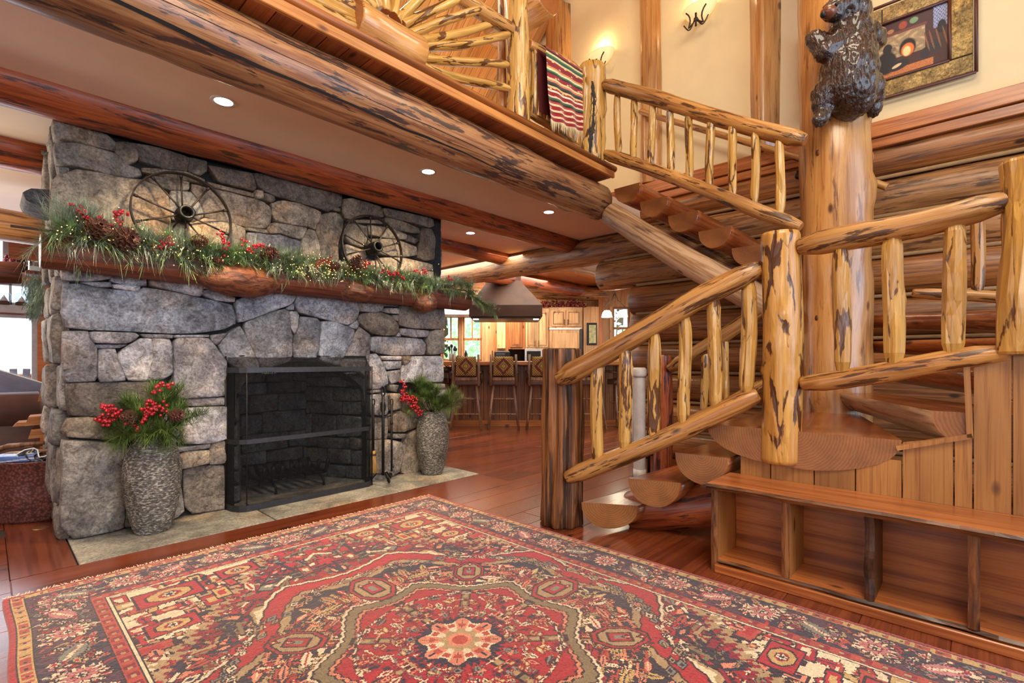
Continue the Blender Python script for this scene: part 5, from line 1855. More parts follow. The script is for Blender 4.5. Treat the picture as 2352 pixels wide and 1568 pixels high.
stm.tube([(.1, 3.99, 1.90), (.9, 3.97, 1.905), (1.8, 4.0, 1.90), (2.8, 3.98, 1.90), (3.5, 3.98, 1.88), (3.84, 3.94, 1.71)], .008, 6)
stm.build('wire_stem', M_TWIG, gar)
GB = [(168, 472, 2), (178, 478, 2), (188, 488, 6), (197, 486, 4), (206, 502, 8), (235, 505, 7), (243, 520, 8), (252, 532, 7), (278, 492, 7), (284, 488, 5), (272, 505, 6), (215, 515, 10),
      (378, 560, 10), (385, 545, 6), (392, 562, 8), (367, 566, 8), (515, 548, 8), (508, 538, 5), (520, 562, 9), (518, 575, 6), (562, 560, 8), (572, 574, 10), (588, 568, 7), (600, 566, 6),
      (632, 585, 5), (728, 608, 10), (735, 600, 8), (755, 597, 8), (765, 618, 7), (845, 606, 9), (838, 612, 6), (895, 625, 10), (903, 632, 10), (880, 622, 6), (912, 628, 7), (925, 636, 6),
      (955, 622, 6), (965, 625, 8), (978, 624, 6), (1032, 640, 6), (1042, 646, 5)]
for px, py, n in GB:
    c = onY(px, py, 3.90)
    berries(cluster(c, n, .014), .0095, 'berry_cluster', gar)
for px, py, L, ax in ((222, 528, .15, (.2, -1, .35)), (283, 550, .17, (.5, -1, .1)), (455, 553, .10, (1, -.6, .1)), (615, 583, .12, (.6, -1, .4)), (818, 606, .13, (.2, -.5, 1)), (765, 612, .10, (1, -1, 0)), (500, 600, .07, (.5, -1, .2))):
    cone(onY(px, py, 3.89), ax, L, gar)
tw = MB()
for a in ((225, 520), (180, 500), (280, 515), (570, 590), (905, 640), (740, 625)):
    p = onY(a[0], a[1] + 14, 3.95)
    q = onY(a[0] + random.uniform(-40, 40), a[1] - 30, 3.9)
    tw.tube([p, p.lerp(q, .5) + Vector((.01, 0, .01)), q], [.004, .003, .002], 5)
tw.build('twigs', M_TWIG, gar)['kind'] = 'stuff'
li = MB()
for i in range(300):
    if i < 150: px, py = random.gauss(745, 55), random.gauss(618, 14)
    elif i < 240: px = random.uniform(130, 470); py = 530 + (px - 130) * .12 + random.gauss(0, 18)
    else: px = random.uniform(450, 1010); py = 568 + (px - 450) * .125 + random.gauss(0, 18)
    p = onY(px, py, random.uniform(3.84, 3.93))
    li.ball(p, .003, 6, 4)
o = li.build('fairy_lights', M_FAIRY, gar)
o['kind'] = 'stuff'


def pottery(x, y, label):
    t = thing('floor_vase', (x, y, .004), label, 'vase')
    prof = [(.0, .0), (.095, .0), (.105, .015), (.125, .09), (.152, .22), (.165, .34), (.162, .44), (.148, .52), (.12, .585), (.095, .61), (.085, .622), (.075, .615), (.07, .55), (.0, .5)]
    V = MB()
    pr = []
    for i in range(len(prof) - 1):
        for k in range(5):
            u = k / 5
            r_, z_ = prof[i][0] * (1 - u) + prof[i + 1][0] * u, prof[i][1] * (1 - u) + prof[i + 1][1] * u
            pr.append((r_ + (.0022 * noise.noise((z_ * 90, x, 0)) if 0 < i < 9 else 0), z_))
    V.lathe(pr, (x, y, .004), 40)
    V.build('body', M_VASE, t, color=(.235, .205, .17))
    MB().lathe([(.08, .618), (.088, .626), (.094, .616)], (x, y, .004), 32).build('rim', M_VASE, t, color=(.17, .15, .125))
    return t


v1 = onZ(330, 1228, .004) + Vector((FW[0], FW[1], 0)) * .08
pottery(v1.x, v1.y, 'rough grey pottery floor vase on the hearth, left of the fire screen')
v2 = onZ(991, 1090, .004) + Vector((FW[0], FW[1], 0)) * .06
pottery(v2.x, v2.y, 'rough grey pottery floor vase on the hearth, right of the fire tools')


def bouquet(v, label, sprays, bpts, cpts, nlen=.10):
    t = thing('pine_arrangement', (v.x, v.y, .56), label, 'arrangement', 'pine and berry arrangements')
    n_ = MB()
    st2 = MB()
    d0 = v.x * FW[0] + v.y * FW[1]
    base = Vector((v.x, v.y, .58))
    for px, py, dd in sprays:
        e = onD(px, py, d0 + dd)
        mid = base.lerp(e, .55) + Vector((0, 0, .05))
        st2.tube([base, mid, e], [.005, .004, .002], 5)
        for k in range(5):
            u = .35 + .65 * k / 5
            p = base.lerp(e, u) + Vector((0, 0, .05 * math.sin(u * 3.1)))
            for _ in range(4):
                dr = (e - base).normalized() + Vector((random.gauss(0, .45), random.gauss(0, .45), random.gauss(0, .4)))
                sprig(n_, p, dr, .07, 26, nlen, .0018, .2)
    o = n_.build('needles', plain('green_needles', srgb(96, 118, 52), .5, nscale=8, var=.5), t)
    o['kind'] = 'stuff'
    st2.build('stems', M_TWIG, t)['kind'] = 'stuff'
    for px, py, n in bpts:
        berries(cluster(onD(px, py, d0 - .16), n, .015), .0105, 'berry_cluster', t)
    for px, py, L in cpts:
        cone(onD(px, py, d0 - .17), (random.uniform(-.6, .6), -1, .3), L, t)


bouquet(v1, 'pine, red berry and cone arrangement in the left hearth vase',
        [(225, 950, -.05), (240, 985, -.12), (270, 915, .02), (265, 1015, -.16), (300, 925, -.1), (330, 1005, -.18), (355, 890, .03), (390, 900, .0), (372, 925, -.1), (420, 940, -.04), (432, 975, -.1), (410, 1010, -.14), (310, 960, -.15), (375, 990, -.17), (470, 950, -.02), (415, 895, .05)],
        [(243, 935, 10), (252, 940, 10), (262, 948, 8), (272, 954, 6), (228, 962, 10), (240, 968, 10), (254, 966, 10), (345, 925, 10), (352, 935, 14), (338, 945, 12), (334, 960, 10), (350, 945, 8), (365, 935, 8), (298, 968, 12), (362, 885, 6), (360, 898, 5), (322, 985, 5), (375, 950, 3), (392, 888, 5)],
        [(296, 958, .10), (405, 954, .09)])
bouquet(v2, 'pine and red berry arrangement in the right hearth vase',
        [(950, 880, -.02), (935, 915, -.1), (965, 870, .05), (985, 885, .0), (1005, 900, -.05), (1030, 915, -.03), (1062, 920, .0), (1040, 935, -.08), (1000, 935, -.12), (940, 940, -.12), (975, 910, -.1), (1045, 900, .04)],
        [(928, 878, 8), (930, 888, 10), (927, 900, 12), (933, 912, 18), (940, 918, 18), (925, 915, 12), (950, 912, 10), (953, 922, 14), (948, 935, 12), (958, 932, 10), (962, 948, 12), (955, 945, 6), (968, 945, 6)], [], .10)

# ================================================================== wagon wheels leaning on the mantel
def wheel(c, R, label):
    t = thing('wagon_wheel', (c.x, c.y, c.z - R), label, 'wheel', None)
    nz = Vector((0, -1, .10)).normalized()
    ux = Vector((1, 0, 0))
    uz = nz.cross(ux) * -1
    if uz.z < 0: uz = -uz
    P_ = lambda r, a, h=0: c + ux * (r * math.cos(a)) + uz * (r * math.sin(a)) + nz * h
    rim = MB()
    n = 56
    V, Fc = [], []
    for i in range(n):
        a = 2 * math.pi * i / n
        for r, h in ((R, -.016), (R, .016), (R - .009, .018), (R - .009, -.018)):
            V.append(P_(r, a, h))
    for i in range(n):
        j = (i + 1) % n
        for k in range(4):
            k2 = (k + 1) % 4
            Fc.append((i * 4 + k, j * 4 + k, j * 4 + k2, i * 4 + k2))
    rim.add(V, Fc)
    rim.build('rim', M_IRON_BROWN, t)
    for i in range(10):
        a = 2 * math.pi * i / 10 + .35
        h = .035 if i % 2 else -.02
        MB().tube([P_(.045, a, h), P_(R - .02, a, 0)], .0065, 7).tube([P_(R - .035, a, 0), P_(R - .005, a, 0)], .011, 7).build('spoke', M_IRON_BROWN, t)
    hub = MB()
    prof = [(.030, -.06), (.034, -.05), (.05, -.045), (.056, -.02), (.056, .03), (.048, .04), (.046, .075), (.050, .08), (.050, .092), (.040, .096), (.032, .092), (.030, .02), (.028, -.055)]
    hub.lathe(prof, (0, 0, 0), 24, f=lambda x, y, h: P_(1, 0, 0) * 0 + c + ux * x + uz * y + nz * h)
    hub.build('hub', M_IRON, t)
    return t


wheel(onY(422, 495, 4.06), .305, 'black iron wagon wheel behind the garland, the left one of two')
wheel(onY(857, 571, 4.06), .312, 'black iron wagon wheel behind the garland, the right one of two')

# ================================================================== fire screen, grate, tools
sc = thing('fire_screen', (1.87, 4.05, 0), 'black mesh fire screen with pewter bands in front of the firebox', 'fire screen')
xa, xb = onY(520, 1000, 4.15).x, onY(842, 1000, 4.15).x
yb_, yf = 4.165, 3.985
fl_, fr2 = xa + .09, xb - .075
ring = [(xa, yb_), (xa + .012, yf + .09), (xa + .045, yf + .03), (fl_, yf), ((fl_ + fr2) / 2, yf - .006), (fr2, yf), (xb - .035, yf + .03), (xb - .008, yf + .09), (xb, yb_)]


def band(z0, z1, name, mat, off=.004):
    V, Fc = [], []
    for x, y in ring: V += [(x, y, z0), (x, y, z1), (x, y + .008, z1), (x, y + .008, z0)]
    for i in range(len(ring) - 1):
        for k in range(4):
            k2 = (k + 1) % 4
            Fc.append((i * 4 + k, i * 4 + 4 + k, i * 4 + 4 + k2, i * 4 + k2))
    Fc += [(0, 1, 2, 3), tuple(len(ring) * 4 - 4 + k for k in (3, 2, 1, 0))]
    return mesh(name, V, Fc, mat, sc)


band(.006, .052, 'base_band', M_STEEL)
band(.51, .545, 'middle_band', M_STEEL)
band(1.045, 1.085, 'top_band', M_STEEL)
for x, y, r in ((xa, yb_, .008), (fl_, yf + .006, .004), (fr2 + .05, yf + .03, .006), (xb, yb_, .008)):
    MB().tube([(x, y, .006), (x, y, 1.172 if y > 4.1 else 1.085)], r, 7).build('post', M_IRON, sc)
MB().tube([(xa, yb_, 1.172), ((xa + xb) / 2, yb_, 1.176), (xb, yb_, 1.172)], .007, 7).build('top_rod', M_IRON, sc)
for px in (617, 804):
    c = onY(px, 857, yf - .012)
    hd = MB()
    hd.tube([(c.x - .05, c.y - .012, c.z), (c.x + .05, c.y - .012, c.z)], .004, 6)
    for k in range(6):
        hd.tube([(c.x - .036 + k * .014, c.y - .012 + .012 * math.cos(a), c.z + .012 * math.sin(a)) for a in np.linspace(0, 6.28, 9)], .0025, 5)
    hd.tube([(c.x - .05, c.y - .012, c.z), (c.x - .05, c.y + .01, c.z)], .004, 6).tube([(c.x + .05, c.y - .012, c.z), (c.x + .05, c.y + .01, c.z)], .004, 6)
    hd.build('coil_handle', M_STEEL, sc)
M_MESH, nt, bs = newmat('fine_wire_mesh')
tr = nt.nodes.new('ShaderNodeBsdfTransparent')
mx = nt.nodes.new('ShaderNodeMixShader'); mx.inputs[0].default_value = .52
bs.inputs['Base Color'].default_value = (.012, .012, .013, 1); bs.inputs['Roughness'].default_value = .9; bs.inputs['Specular IOR Level'].default_value = .05
nt.links.new(tr.outputs[0], mx.inputs[1]); nt.links.new(bs.outputs[0], mx.inputs[2])
nt.links.new(mx.outputs[0], nt.nodes['Material Output'].inputs[0])
V, Fc = [], []
for x, y in ring: V += [(x, y + .004, .03), (x, y + .004, 1.07)]
Fc = [(2 * i, 2 * i + 2, 2 * i + 3, 2 * i + 1) for i in range(len(ring) - 1)]
k0 = len(V)
V += [(x, y + .004, 1.07) for x, y in ring] + [(x, yb_, 1.172) for x, y in ring]
n_ = len(ring)
Fc += [(k0 + i, k0 + i + 1, k0 + n_ + i + 1, k0 + n_ + i) for i in range(n_ - 1)]
o = mesh('wire_mesh', V, Fc, M_MESH, sc)

gt = thing('fire_grate', (1.85, 4.5, .006), 'black iron fire grate with upturned bars inside the firebox', 'grate')
for i in range(8):
    x = onY(588 + i * 20.5, 1085, 4.5).x
    MB().tube([(x, 4.72, .20), (x, 4.66, .14), (x, 4.5, .12), (x, 4.36, .13), (x, 4.32, .20), (x, 4.31, .25)], .019, 6).build('bar', M_IRON, gt)
xs_ = [onY(588 + i * 20.5, 1085, 4.5).x for i in (0, 7)]
for y in (4.40, 4.64): MB().tube([(xs_[0] - .02, y, .108), (xs_[1] + .02, y, .108)], .011, 6).build('cross_bar', M_IRON, gt)
for i, x in enumerate((xs_[0] + .08, xs_[1] - .05)):
    for y in (4.38, 4.66):
        MB().tube([(x, y, .108), (x + .02, y - (.04 if y < 4.5 else -.04), .06), (x + .02, y - (.05 if y < 4.5 else -.05), .006)], .011, 6).build('leg', M_IRON, gt)

tc = onZ(888, 1098, .004) - Vector((FW[0], FW[1], 0)) * .13
tl = thing('tool_stand', (tc.x, tc.y, .004), 'black wrought-iron stand for the fireplace tools, right of the fire screen', 'stand')
MB().tube([tc + Vector((0, 0, .06)), tc + Vector((0, 0, .5)), tc + Vector((0, 0, .80))], .014, 8).build('pole', M_IRON, tl)
lp = MB()
lp.tube([tc + Vector(RT).to_3d() * (.018 * math.sin(a)) + Vector((0, 0, .845 - .045 * math.cos(a))) for a in np.linspace(0, 6.283, 14)], .007, 6)
lp.tube([tc + Vector(RT).to_3d() * (.02 * math.sin(a)) + Vector((0, 0, .70 - .05 * math.cos(a))) for a in np.linspace(0, 6.283, 14)], .008, 6)
lp.build('loop_handle', M_IRON, tl)
for k in range(3):
    a = 2.09 * k + .4
    e = tc + Vector((.12 * math.cos(a), .12 * math.sin(a), .012))
    MB().tube([tc + Vector((0, 0, .07)), tc + Vector((.06 * math.cos(a), .06 * math.sin(a), .075)), e]
              + [e + Vector((.02 * math.cos(a) * math.sin(b), .02 * math.sin(a) * math.sin(b), .02 - .02 * math.cos(b))) for b in np.linspace(.6, 5, 6)], .008, 6).build('leg', M_IRON, tl)
R3 = Vector(RT).to_3d()
MB().tube([tc - R3 * .085 + Vector((0, 0, .62)), tc + Vector((0, 0, .60)), tc + R3 * .085 + Vector((0, 0, .62))], .007, 6).build('cross_arm', M_IRON, tl)
br = tc - R3 * .085 - Vector((FW[0], FW[1], 0)) * .02
t = thing('hearth_brush', (br.x, br.y, .09), 'straw hearth brush with an iron handle hanging on the tool stand', 'brush')
MB().tube([br + Vector((0, 0, .72)), br + Vector((0, 0, .29))], .010, 7).tube([br + R3 * .012 * math.sin(a) + Vector((0, 0, .745 - .03 * math.cos(a))) for a in np.linspace(0, 6.28, 10)], .006, 6).build('handle', M_IRON, t)
M_STRAW = wood('broom_straw', srgb(206, 164, 98), srgb(170, 122, 64), srgb(110, 74, 36), cross=90, along=2, rough=.8, coat=0)
MB().lathe([(.0, .30), (.022, .295), (.024, .25), (.03, .20), (.038, .10), (.030, .085), (0, .088)], (br.x, br.y, 0), 16, sy=.8).build('straw', M_STRAW, t)
MB().lathe([(.0255, .27), (.0265, .265), (.0265, .255), (.0255, .25)], (br.x, br.y, 0), 16, sy=.8).build('binding', M_TWIG, t)
pk = tc + R3 * .085 - Vector((FW[0], FW[1], 0)) * .02
t = thing('fire_poker', (pk.x, pk.y, .1), 'black iron poker hanging on the right of the tool stand', 'poker')
MB().tube([pk + Vector((0, 0, .72)), pk + Vector((0, 0, .10))], .010, 7).build('rod', M_IRON, t)
MB().tube([pk + R3 * .012 * math.sin(a) + Vector((0, 0, .745 - .03 * math.cos(a))) for a in np.linspace(0, 6.28, 10)], .006, 6).ball(pk + Vector((0, 0, .55)), .016).build('loop_handle', M_IRON, t)
MB().tube([pk + Vector((0, 0, .16)), pk + R3 * .02 + Vector((0, 0, .13)), pk + R3 * .02 + Vector((0, 0, .16))], .005, 6).build('hook', M_IRON, t)

# ================================================================== kitchen (turned 43 degrees to the great room)
KM = Matrix(((RT[0], FW[0], 0, 0), (RT[1], FW[1], 0, 0), (0, 0, 1, 0), (0, 0, 0, 1)))
lx = lambda px, d: (px - CX) / F * d
lz = lambda py, d: CAMZ + (HY - py) / F * d


def kb(mb, name, mats, parent=None, color=None):
    a = np.asarray(mb.V, float)
    c = (a.min(0) + a.max(0)) / 2
    return mesh(name, a - c, mb.F, mats, parent, world=KM @ Matrix.Translation(Vector(c)), fm=mb.M, sm_flags=mb.S, color=color)


def pbox(px0, px1, py0, py1, d0, d1, bev=.004):
    """box whose front face (at depth d0) covers the given pixels"""
    return MB().box(lx(px0, d0), lx(px1, d0), d0, d1, lz(py1, d0), lz(py0, d0), bev=bev)


kthing = lambda name, x, y, z, *a, **k: thing(name, kw(x, y, z), *a, **k)
# ceiling boards of the kitchen, walls with openings
kc = thing('ceiling_kitchen', (8, 6, 2.78), kind='structure')
yy = 3.2
while yy < 12.5:
    t = random.uniform(.8, 1.1)
    xe = (11.42 - FW[1] * (yy + .17)) / FW[0]
    if xe > 6: MB().box(5.74, xe, yy + .002, yy + .168, 2.77, 2.80, bev=.003).build('plank', M_PLANK_X, kc, color=(t, t * .85, t * .75))
    yy += .17
xe = lambda y: (11.42 - FW[1] * y) / FW[0]
struct('ceiling_kitchen_backing', MB().prism([(5.74, 3.1, 2.801), (xe(3.1), 3.1, 2.801), (5.74, (11.42 - FW[0] * 5.74) / FW[1], 2.801)], (0, 0, .05)), M_PLANK_X)
D = 11.3
kwall = MB()
W0, W1 = lx(1014, D), lx(1056, D)
W2, W3 = lx(1062, D), lx(1107, D)
W4, W5 = lx(1407, D), lx(1447, D)
zt, zb = lz(724, D), lz(830, D)
zt2, zb2 = lz(704, D), lz(800, D)
for a, b in ((-5, W0), (W1, W2), (W3, W4), (W5, 7)): kwall.box(a, b, D, D + .14, 0, 2.8)
kwall.box(W0, W1, D, D + .14, zt, 2.8).box(W0, W1, D, D + .14, 0, zb).box(W2, W3, D, D + .14, zt, 2.8).box(W2, W3, D, D + .14, 0, zb)
kwall.box(W4, W5, D, D + .14, zt2, 2.8).box(W4, W5, D, D + .14, 0, zb2)
o = kb(kwall, 'wall_kitchen', M_CAB, None, (.96, .90, .82)); o['kind'] = 'structure'
for n, (a, b, t, bt) in enumerate(((W0, W1, zt, zb), (W2, W3, zt, zb), (W4, W5, zt2, zb2))):
    wn = kthing('window_%d' % (n + 1), (a + b) / 2, D, bt, kind='structure')
    kb(MB().box(a, b, D + .06, D + .066, bt, t), 'pane', M_GLASS, wn)
    f = MB()
    for u0, u1, v0, v1 in ((a, a + .045, bt, t), (b - .045, b, bt, t), (a, b, t - .05, t), (a, b, bt, bt + .05), (a, b, bt + (t - bt) * .46, bt + (t - bt) * .46 + .05)):
        f.box(u0, u1, D + .03, D + .09, v0, v1)
    if n < 2: f.box((a + b) / 2 - .014, (a + b) / 2 + .014, D + .04, D + .08, bt + (t - bt) * .5, t)
    kb(f, 'sash', M_CAB2, wn)
    c = MB()
    for u0, u1, v0, v1 in ((a - .07, a, bt, t), (b, b + .07, bt, t), (a - .08, b + .08, bt - .06, bt)):
        c.box(u0, u1, D - .02, D + .0, v0, v1, bev=.004)
    kb(c, 'casing', M_CAB, wn)
o = kb(pbox(1000, 1080, 702, 722, D - .7, D - .02), 'trim_soffit', M_WHITE); o['kind'] = 'structure'
o = kb(pbox(1072, 1132, 722, 832, D - .0, D - .0 + .01), 'trim_panel', M_CAB) if False else None
# log joists of the kitchen ceiling
for p0, p1, r, lb in ((onD(1210, 622, 6.9), onD(1432, 667, 5.75), .13, 'log joist with flaking pale bark under the kitchen ceiling, behind the header log'),):
    o = log('ceiling_joist', (5.55, 4.35, 2.60), (11.5, 4.35, 2.60), .17, .16, (M_BARK, M_END), None, seg=18, rough=.07, knobs=6)
    tag(o, lb, 'beam')
o = log('ceiling_joist', (5.6, 6.3, 2.66), (12, 6.3, 2.66), .15, .14, (M_BEAM_RED, M_END), None, seg=16, rough=.05)
tag(o, 'orange log joist under the kitchen ceiling, beyond the copper hood', 'beam')
a, b = kw(lx(1190, 10.6), 10.6, lz(677, 10.9)), kw(lx(1400, 10.6), 10.9, lz(674, 10.9))
o = log('wall_log_header', a, b, .15, .15, (M_HEADER, M_END), None, seg=14, rough=.05)
tag(o, 'horizontal log above the kitchen cabinets and the red berry garland', 'log')

# island with bar top
d = 8.54
isl = kthing('kitchen_island', .5, d + .6, 0, 'long kitchen island of dark upright boards with a thick bar top', 'island')
xa_, xb_ = lx(1036, d), lx(1432, d)
kb(MB().box(xa_ - .25, xb_ + .05, d - .36, d + .75, 1.055, 1.125, bev=.012), 'bar_top', M_PLANK_X, isl, (.95, .82, .7))
kb(MB().box(xa_, xb_, d + .03, d + .7, 0, 1.055), 'carcass', M_ISLAND, isl)
x = xa_
while x < xb_ - .05:
    t = random.uniform(.8, 1.15)
    kb(MB().box(x, min(x + .137, xb_), d, d + .03, .10, 1.05, bev=.004), 'plank', M_ISLAND, isl, (t, t, t))
    x += .14
kb(MB().box(xa_, xb_, d - .02, d + .02, 0, .11, bev=.004), 'plinth', M_PLANK_X, isl, (.8, .62, .5))
# sage cabinet at the left end with a scroll bracket under the bar
sg = kthing('sage_cabinet', lx(1024, 8.9), 8.9, 0, 'pale sage green base cabinet at the left end of the island', 'cabinet')
M_SAGE = plain('sage_paint', srgb(150, 152, 128), .5, nscale=6, var=.1)
kb(pbox(1004, 1040, 843, 968, 8.75, 9.3), 'body', M_SAGE, sg)
kb(pbox(1010, 1036, 850, 900, 8.735, 8.75), 'panel', M_SAGE, sg, (.9, .9, .9))
kb(pbox(1010, 1036, 906, 962, 8.735, 8.75), 'panel', M_SAGE, sg, (.9, .9, .9))
bk = MB()
for s_, (cx_, cz_, r_) in enumerate(((lx(1034, 8.45), .98, .05), (lx(1040, 8.45), .90, .035), (lx(1028, 8.45), 1.02, .03))):
    bk.tube([(cx_ + r_ * (1 - a / 9) * math.cos(a), 8.45, cz_ + r_ * (1 - a / 9) * math.sin(a)) for a in np.linspace(0, 8, 20)], .008, 6)
bk.tube([(lx(1022, 8.45), 8.45, 1.05), (lx(1034, 8.45), 8.45, .98), (lx(1042, 8.45), 8.45, .86), (lx(1042, 8.45), 8.5, .80)], .009, 6)
bk.tube([(lx(1042, 8.45), 8.5, 1.055), (lx(1042, 8.45), 8.5, .80)], .009, 6)
kb(bk, 'scroll_bracket', M_IRON, isl)

# bar stools of hickory poles with tapestry backs
M_TAP = vcol('tapestry', .85, .3, .1)


def tapestry(parent, w, z0, z1, y, yb):
    ny, nx = 56, 60
    yy, xx = np.mgrid[0:ny, 0:nx]
    u, v = (xx + .5) / nx * 2 - 1, 1 - (yy + .5) / ny * 2
    C = np.zeros((ny, nx, 3)) + L3(146, 108, 52)
    h = np.sin(u * 26) * np.sin(v * 24)
    C[h > .35] = L3(92, 60, 34); C[h < -.55] = L3(182, 146, 84)
    m = np.abs(u) / .78 + np.abs(v) / .92 + .06 * np.sin(np.arctan2(v, u) * 16)
    for lim, c in ((1.0, (52, 26, 26)), (.90, (120, 40, 40)), (.72, (56, 28, 28)), (.62, (150, 116, 56)), (.40, (96, 40, 40)), (.26, (176, 150, 76))):
        C[m < lim] = L3(*c)
    C[(np.abs(u) < .08) & (np.abs(v) < .6) & (h > -.2)] = L3(120, 110, 50)
    P = np.zeros((ny + 1, nx + 1, 3))
    gy, gx = np.mgrid[0:ny + 1, 0:nx + 1]
    lu, lv = gx / nx * 2 - 1, gy / ny * 2 - 1
    lo = np.stack([lu * w, y - .03 * (1 - lu ** 4) * (1 - lv ** 6), z0 + (z1 - z0) * (1 - gy / ny)], -1)
    M3 = np.array(stool_m.to_3x3())
    P = lo @ M3.T + np.array(stool_m.translation)
    C *= .9 + .2 * rng.random((ny, nx, 1))
    return color_grid('tapestry_face', P, C, M_TAP, parent)


stool_m = KM @ Matrix.Translation(Vector((0, 8.38, 0)))
st = thing('bar_stool', stool_m.translation, 'x', 'stool', 'bar stools at the kitchen island', rz=math.atan2(RT[1], RT[0]))


def sb_(mb, name, mat, parent=st, f=None): return mesh(name, mb.V, mb.F, mat, parent, world=stool_m.copy(), fm=mb.M, sm_flags=mb.S)


for sx in (-1, 1):
    for sy in (-1, 1):
        sb_(MB().tube([(sx * .165, sy * .15, .74), (sx * .205, sy * .185, .37), (sx * .25, sy * .22, 0)], [.021, .020, .022], 8), 'leg', M_STOOLWOOD)
    sb_(MB().tube([(sx * .205, -.20, .72), (sx * .21, -.215, 1.0), (sx * .205, -.235, 1.235)], [.022, .022, .019], 8), 'back_post', M_STOOLWOOD)
    sb_(MB().tube([(sx * .21, -.2, .93), (sx * .25, -.05, .95), (sx * .25, .12, .94)], .019, 7).tube([(sx * .25, .10, .94), (sx * .23, .12, .75)], .017, 7), 'arm', M_STOOLWOOD)
rg = [((-.19, -.172, .50), (.19, -.172, .50)), ((-.19, .172, .50), (.19, .172, .50)), ((-.225, -.20, .25), (.225, -.20, .25)), ((-.225, .20, .25), (.225, .20, .25)), ((-.195, -.18, .42), (-.195, .18, .42)), ((.195, -.18, .42), (.195, .18, .42))]
for p, q in rg: sb_(MB().tube([p, q], .014, 6), 'rung', M_STOOLWOOD)
V_ = MB()
V_.lathe([(.0, .0), (.30, .0), (.325, .02), (.325, .05), (.29, .085), (.15, .10), (0, .102)], (0, 0, .73), 28, f=lambda x, y, z: (max(-.235, min(.235, x)), max(-.21, min(.21, y)), z))
sb_(V_, 'seat', M_SEATLEATHER)
pad = sb_(MB().box(-.165, .165, -.235, -.185, .89, 1.19, bev=.02), 'back_cushion', M_SEATLEATHER)
tapestry(pad, .165, .885, 1.2, -.236, 0)
sb_(MB().box(-.185, .185, -.225, -.19, .80, .86, bev=.01), 'lower_back_slat', M_STOOLWOOD)
spots = [(1073, 8.38, 0, 'hickory bar stool with a tapestry back, first whole one right of the chimney'),
         (1157, 8.38, 0, 'hickory bar stool with a tapestry back, under the middle of the copper hood'),
         (1243, 8.38, 0, 'hickory bar stool with a tapestry back, half hidden by the dark fluted newel'),
         (1352, 8.40, 0, 'hickory bar stool with a tapestry back, seen through the stair balusters'),
         (1404, 8.75, 55, 'hickory bar stool turned sideways at the right end of the island'),
         (1004, 8.75, -60, 'hickory bar stool mostly hidden behind the chimney, only a leg showing')]
for i, (px, d_, rz, lb) in enumerate(spots):
    o = st if i == 0 else copy_tree(st)
    o.location = kw(lx(px, d_), d_, 0)
    o.rotation_euler = (0, 0, math.atan2(RT[1], RT[0]) + math.radians(rz))
    o['label'] = lb

# copper hood
d = 8.75
hd = kthing('range_hood', lx(1161, d), d + .45, lz(727, d), 'large dark copper range hood hanging over the island', 'hood')
x0, x1, z0, z1, z2 = lx(1077, d), lx(1246, d), lz(727, d), lz(700, d), 2.77
kb(MB().box(x0, x1, d, d + .95, z0, z1, bev=.006), 'skirt', M_COPPER_DARK, hd)
xa_, xb_ = lx(1122, d), lx(1192, d)
xt = lambda t: (x0 + (xa_ - x0) * t, x1 + (xb_ - x1) * t)
hp = MB()
V = []
for t in np.linspace(0, 1.25, 7):
    e = t if t <= 1 else 1
    sl = 1 - (1 - min(1, t)) ** 1.0
    a_, b_ = x0 + (lx(1118, d) - x0) * sl, x1 + (lx(1197, d) - x1) * sl
    z_ = z1 + (lz(640, d) - z1) * t
    V += [(a_, d + .3 * sl, z_), (b_, d + .3 * sl, z_), (b_, d + .95 - .3 * sl, z_), (a_, d + .95 - .3 * sl, z_)]
for i in range(6):
    for k in range(4):
        k2 = (k + 1) % 4
        hp.F.append((i * 4 + k, i * 4 + k2, i * 4 + 4 + k2, i * 4 + 4 + k)); hp.S.append(False); hp.M.append(0)
hp.V = V
kb(hp, 'canopy', M_COPPER_DARK, hd)
kb(MB().box(x0 + .03, x1 - .03, d + .03, d + .92, z0 - .03, z0, bev=.006), 'underside', M_STEEL, hd)
for px in (1092, 1232):
    kb(MB().lathe([(.0, 0), (.05, 0), (.05, .012)], (lx(px, d), d + .12, z0 - .043), 14), 'work_light', emit('work_lamp_%d' % px, (1, .9, .75, 1), 10), hd)

# wall and tall cabinets
def door(px0, px1, py0, py1, d, parent, mat=M_CAB, handle=None, color=None):
    dr = kb(pbox(px0, px1, py0, py1, d - .022, d), 'door', mat, parent, color)
    ix, iz = (px1 - px0) * .17, min((px1 - px0), (py1 - py0)) * .16
    f = MB()
    a, b, t, bt = lx(px0 + ix, d), lx(px1 - ix, d), lz(py0 + iz, d), lz(py1 - iz, d)
    for u0, u1, v0, v1 in ((a - .012, a, bt, t), (b, b + .012, bt, t), (a - .012, b + .012, t, t + .012), (a - .012, b + .012, bt - .012, bt)):
        f.box(u0, u1, d - .026, d - .02, v0, v1)
    kb(f, 'groove', plain_glaze, dr)
    kb(MB().box(a + .015, b - .015, d - .030, d - .02, bt + .015, t - .015, bev=.006), 'raised_panel', mat, dr, color)
    if handle:
        hx, h0, h1 = lx(handle[0], d), lz(handle[1], d), lz(handle[2], d)
        kb(MB().tube([(hx, d - .025, h0), (hx, d - .055, h0), (hx, d - .055, h1), (hx, d - .025, h1)], .007, 6), 'handle', M_IRON, dr)
    return dr


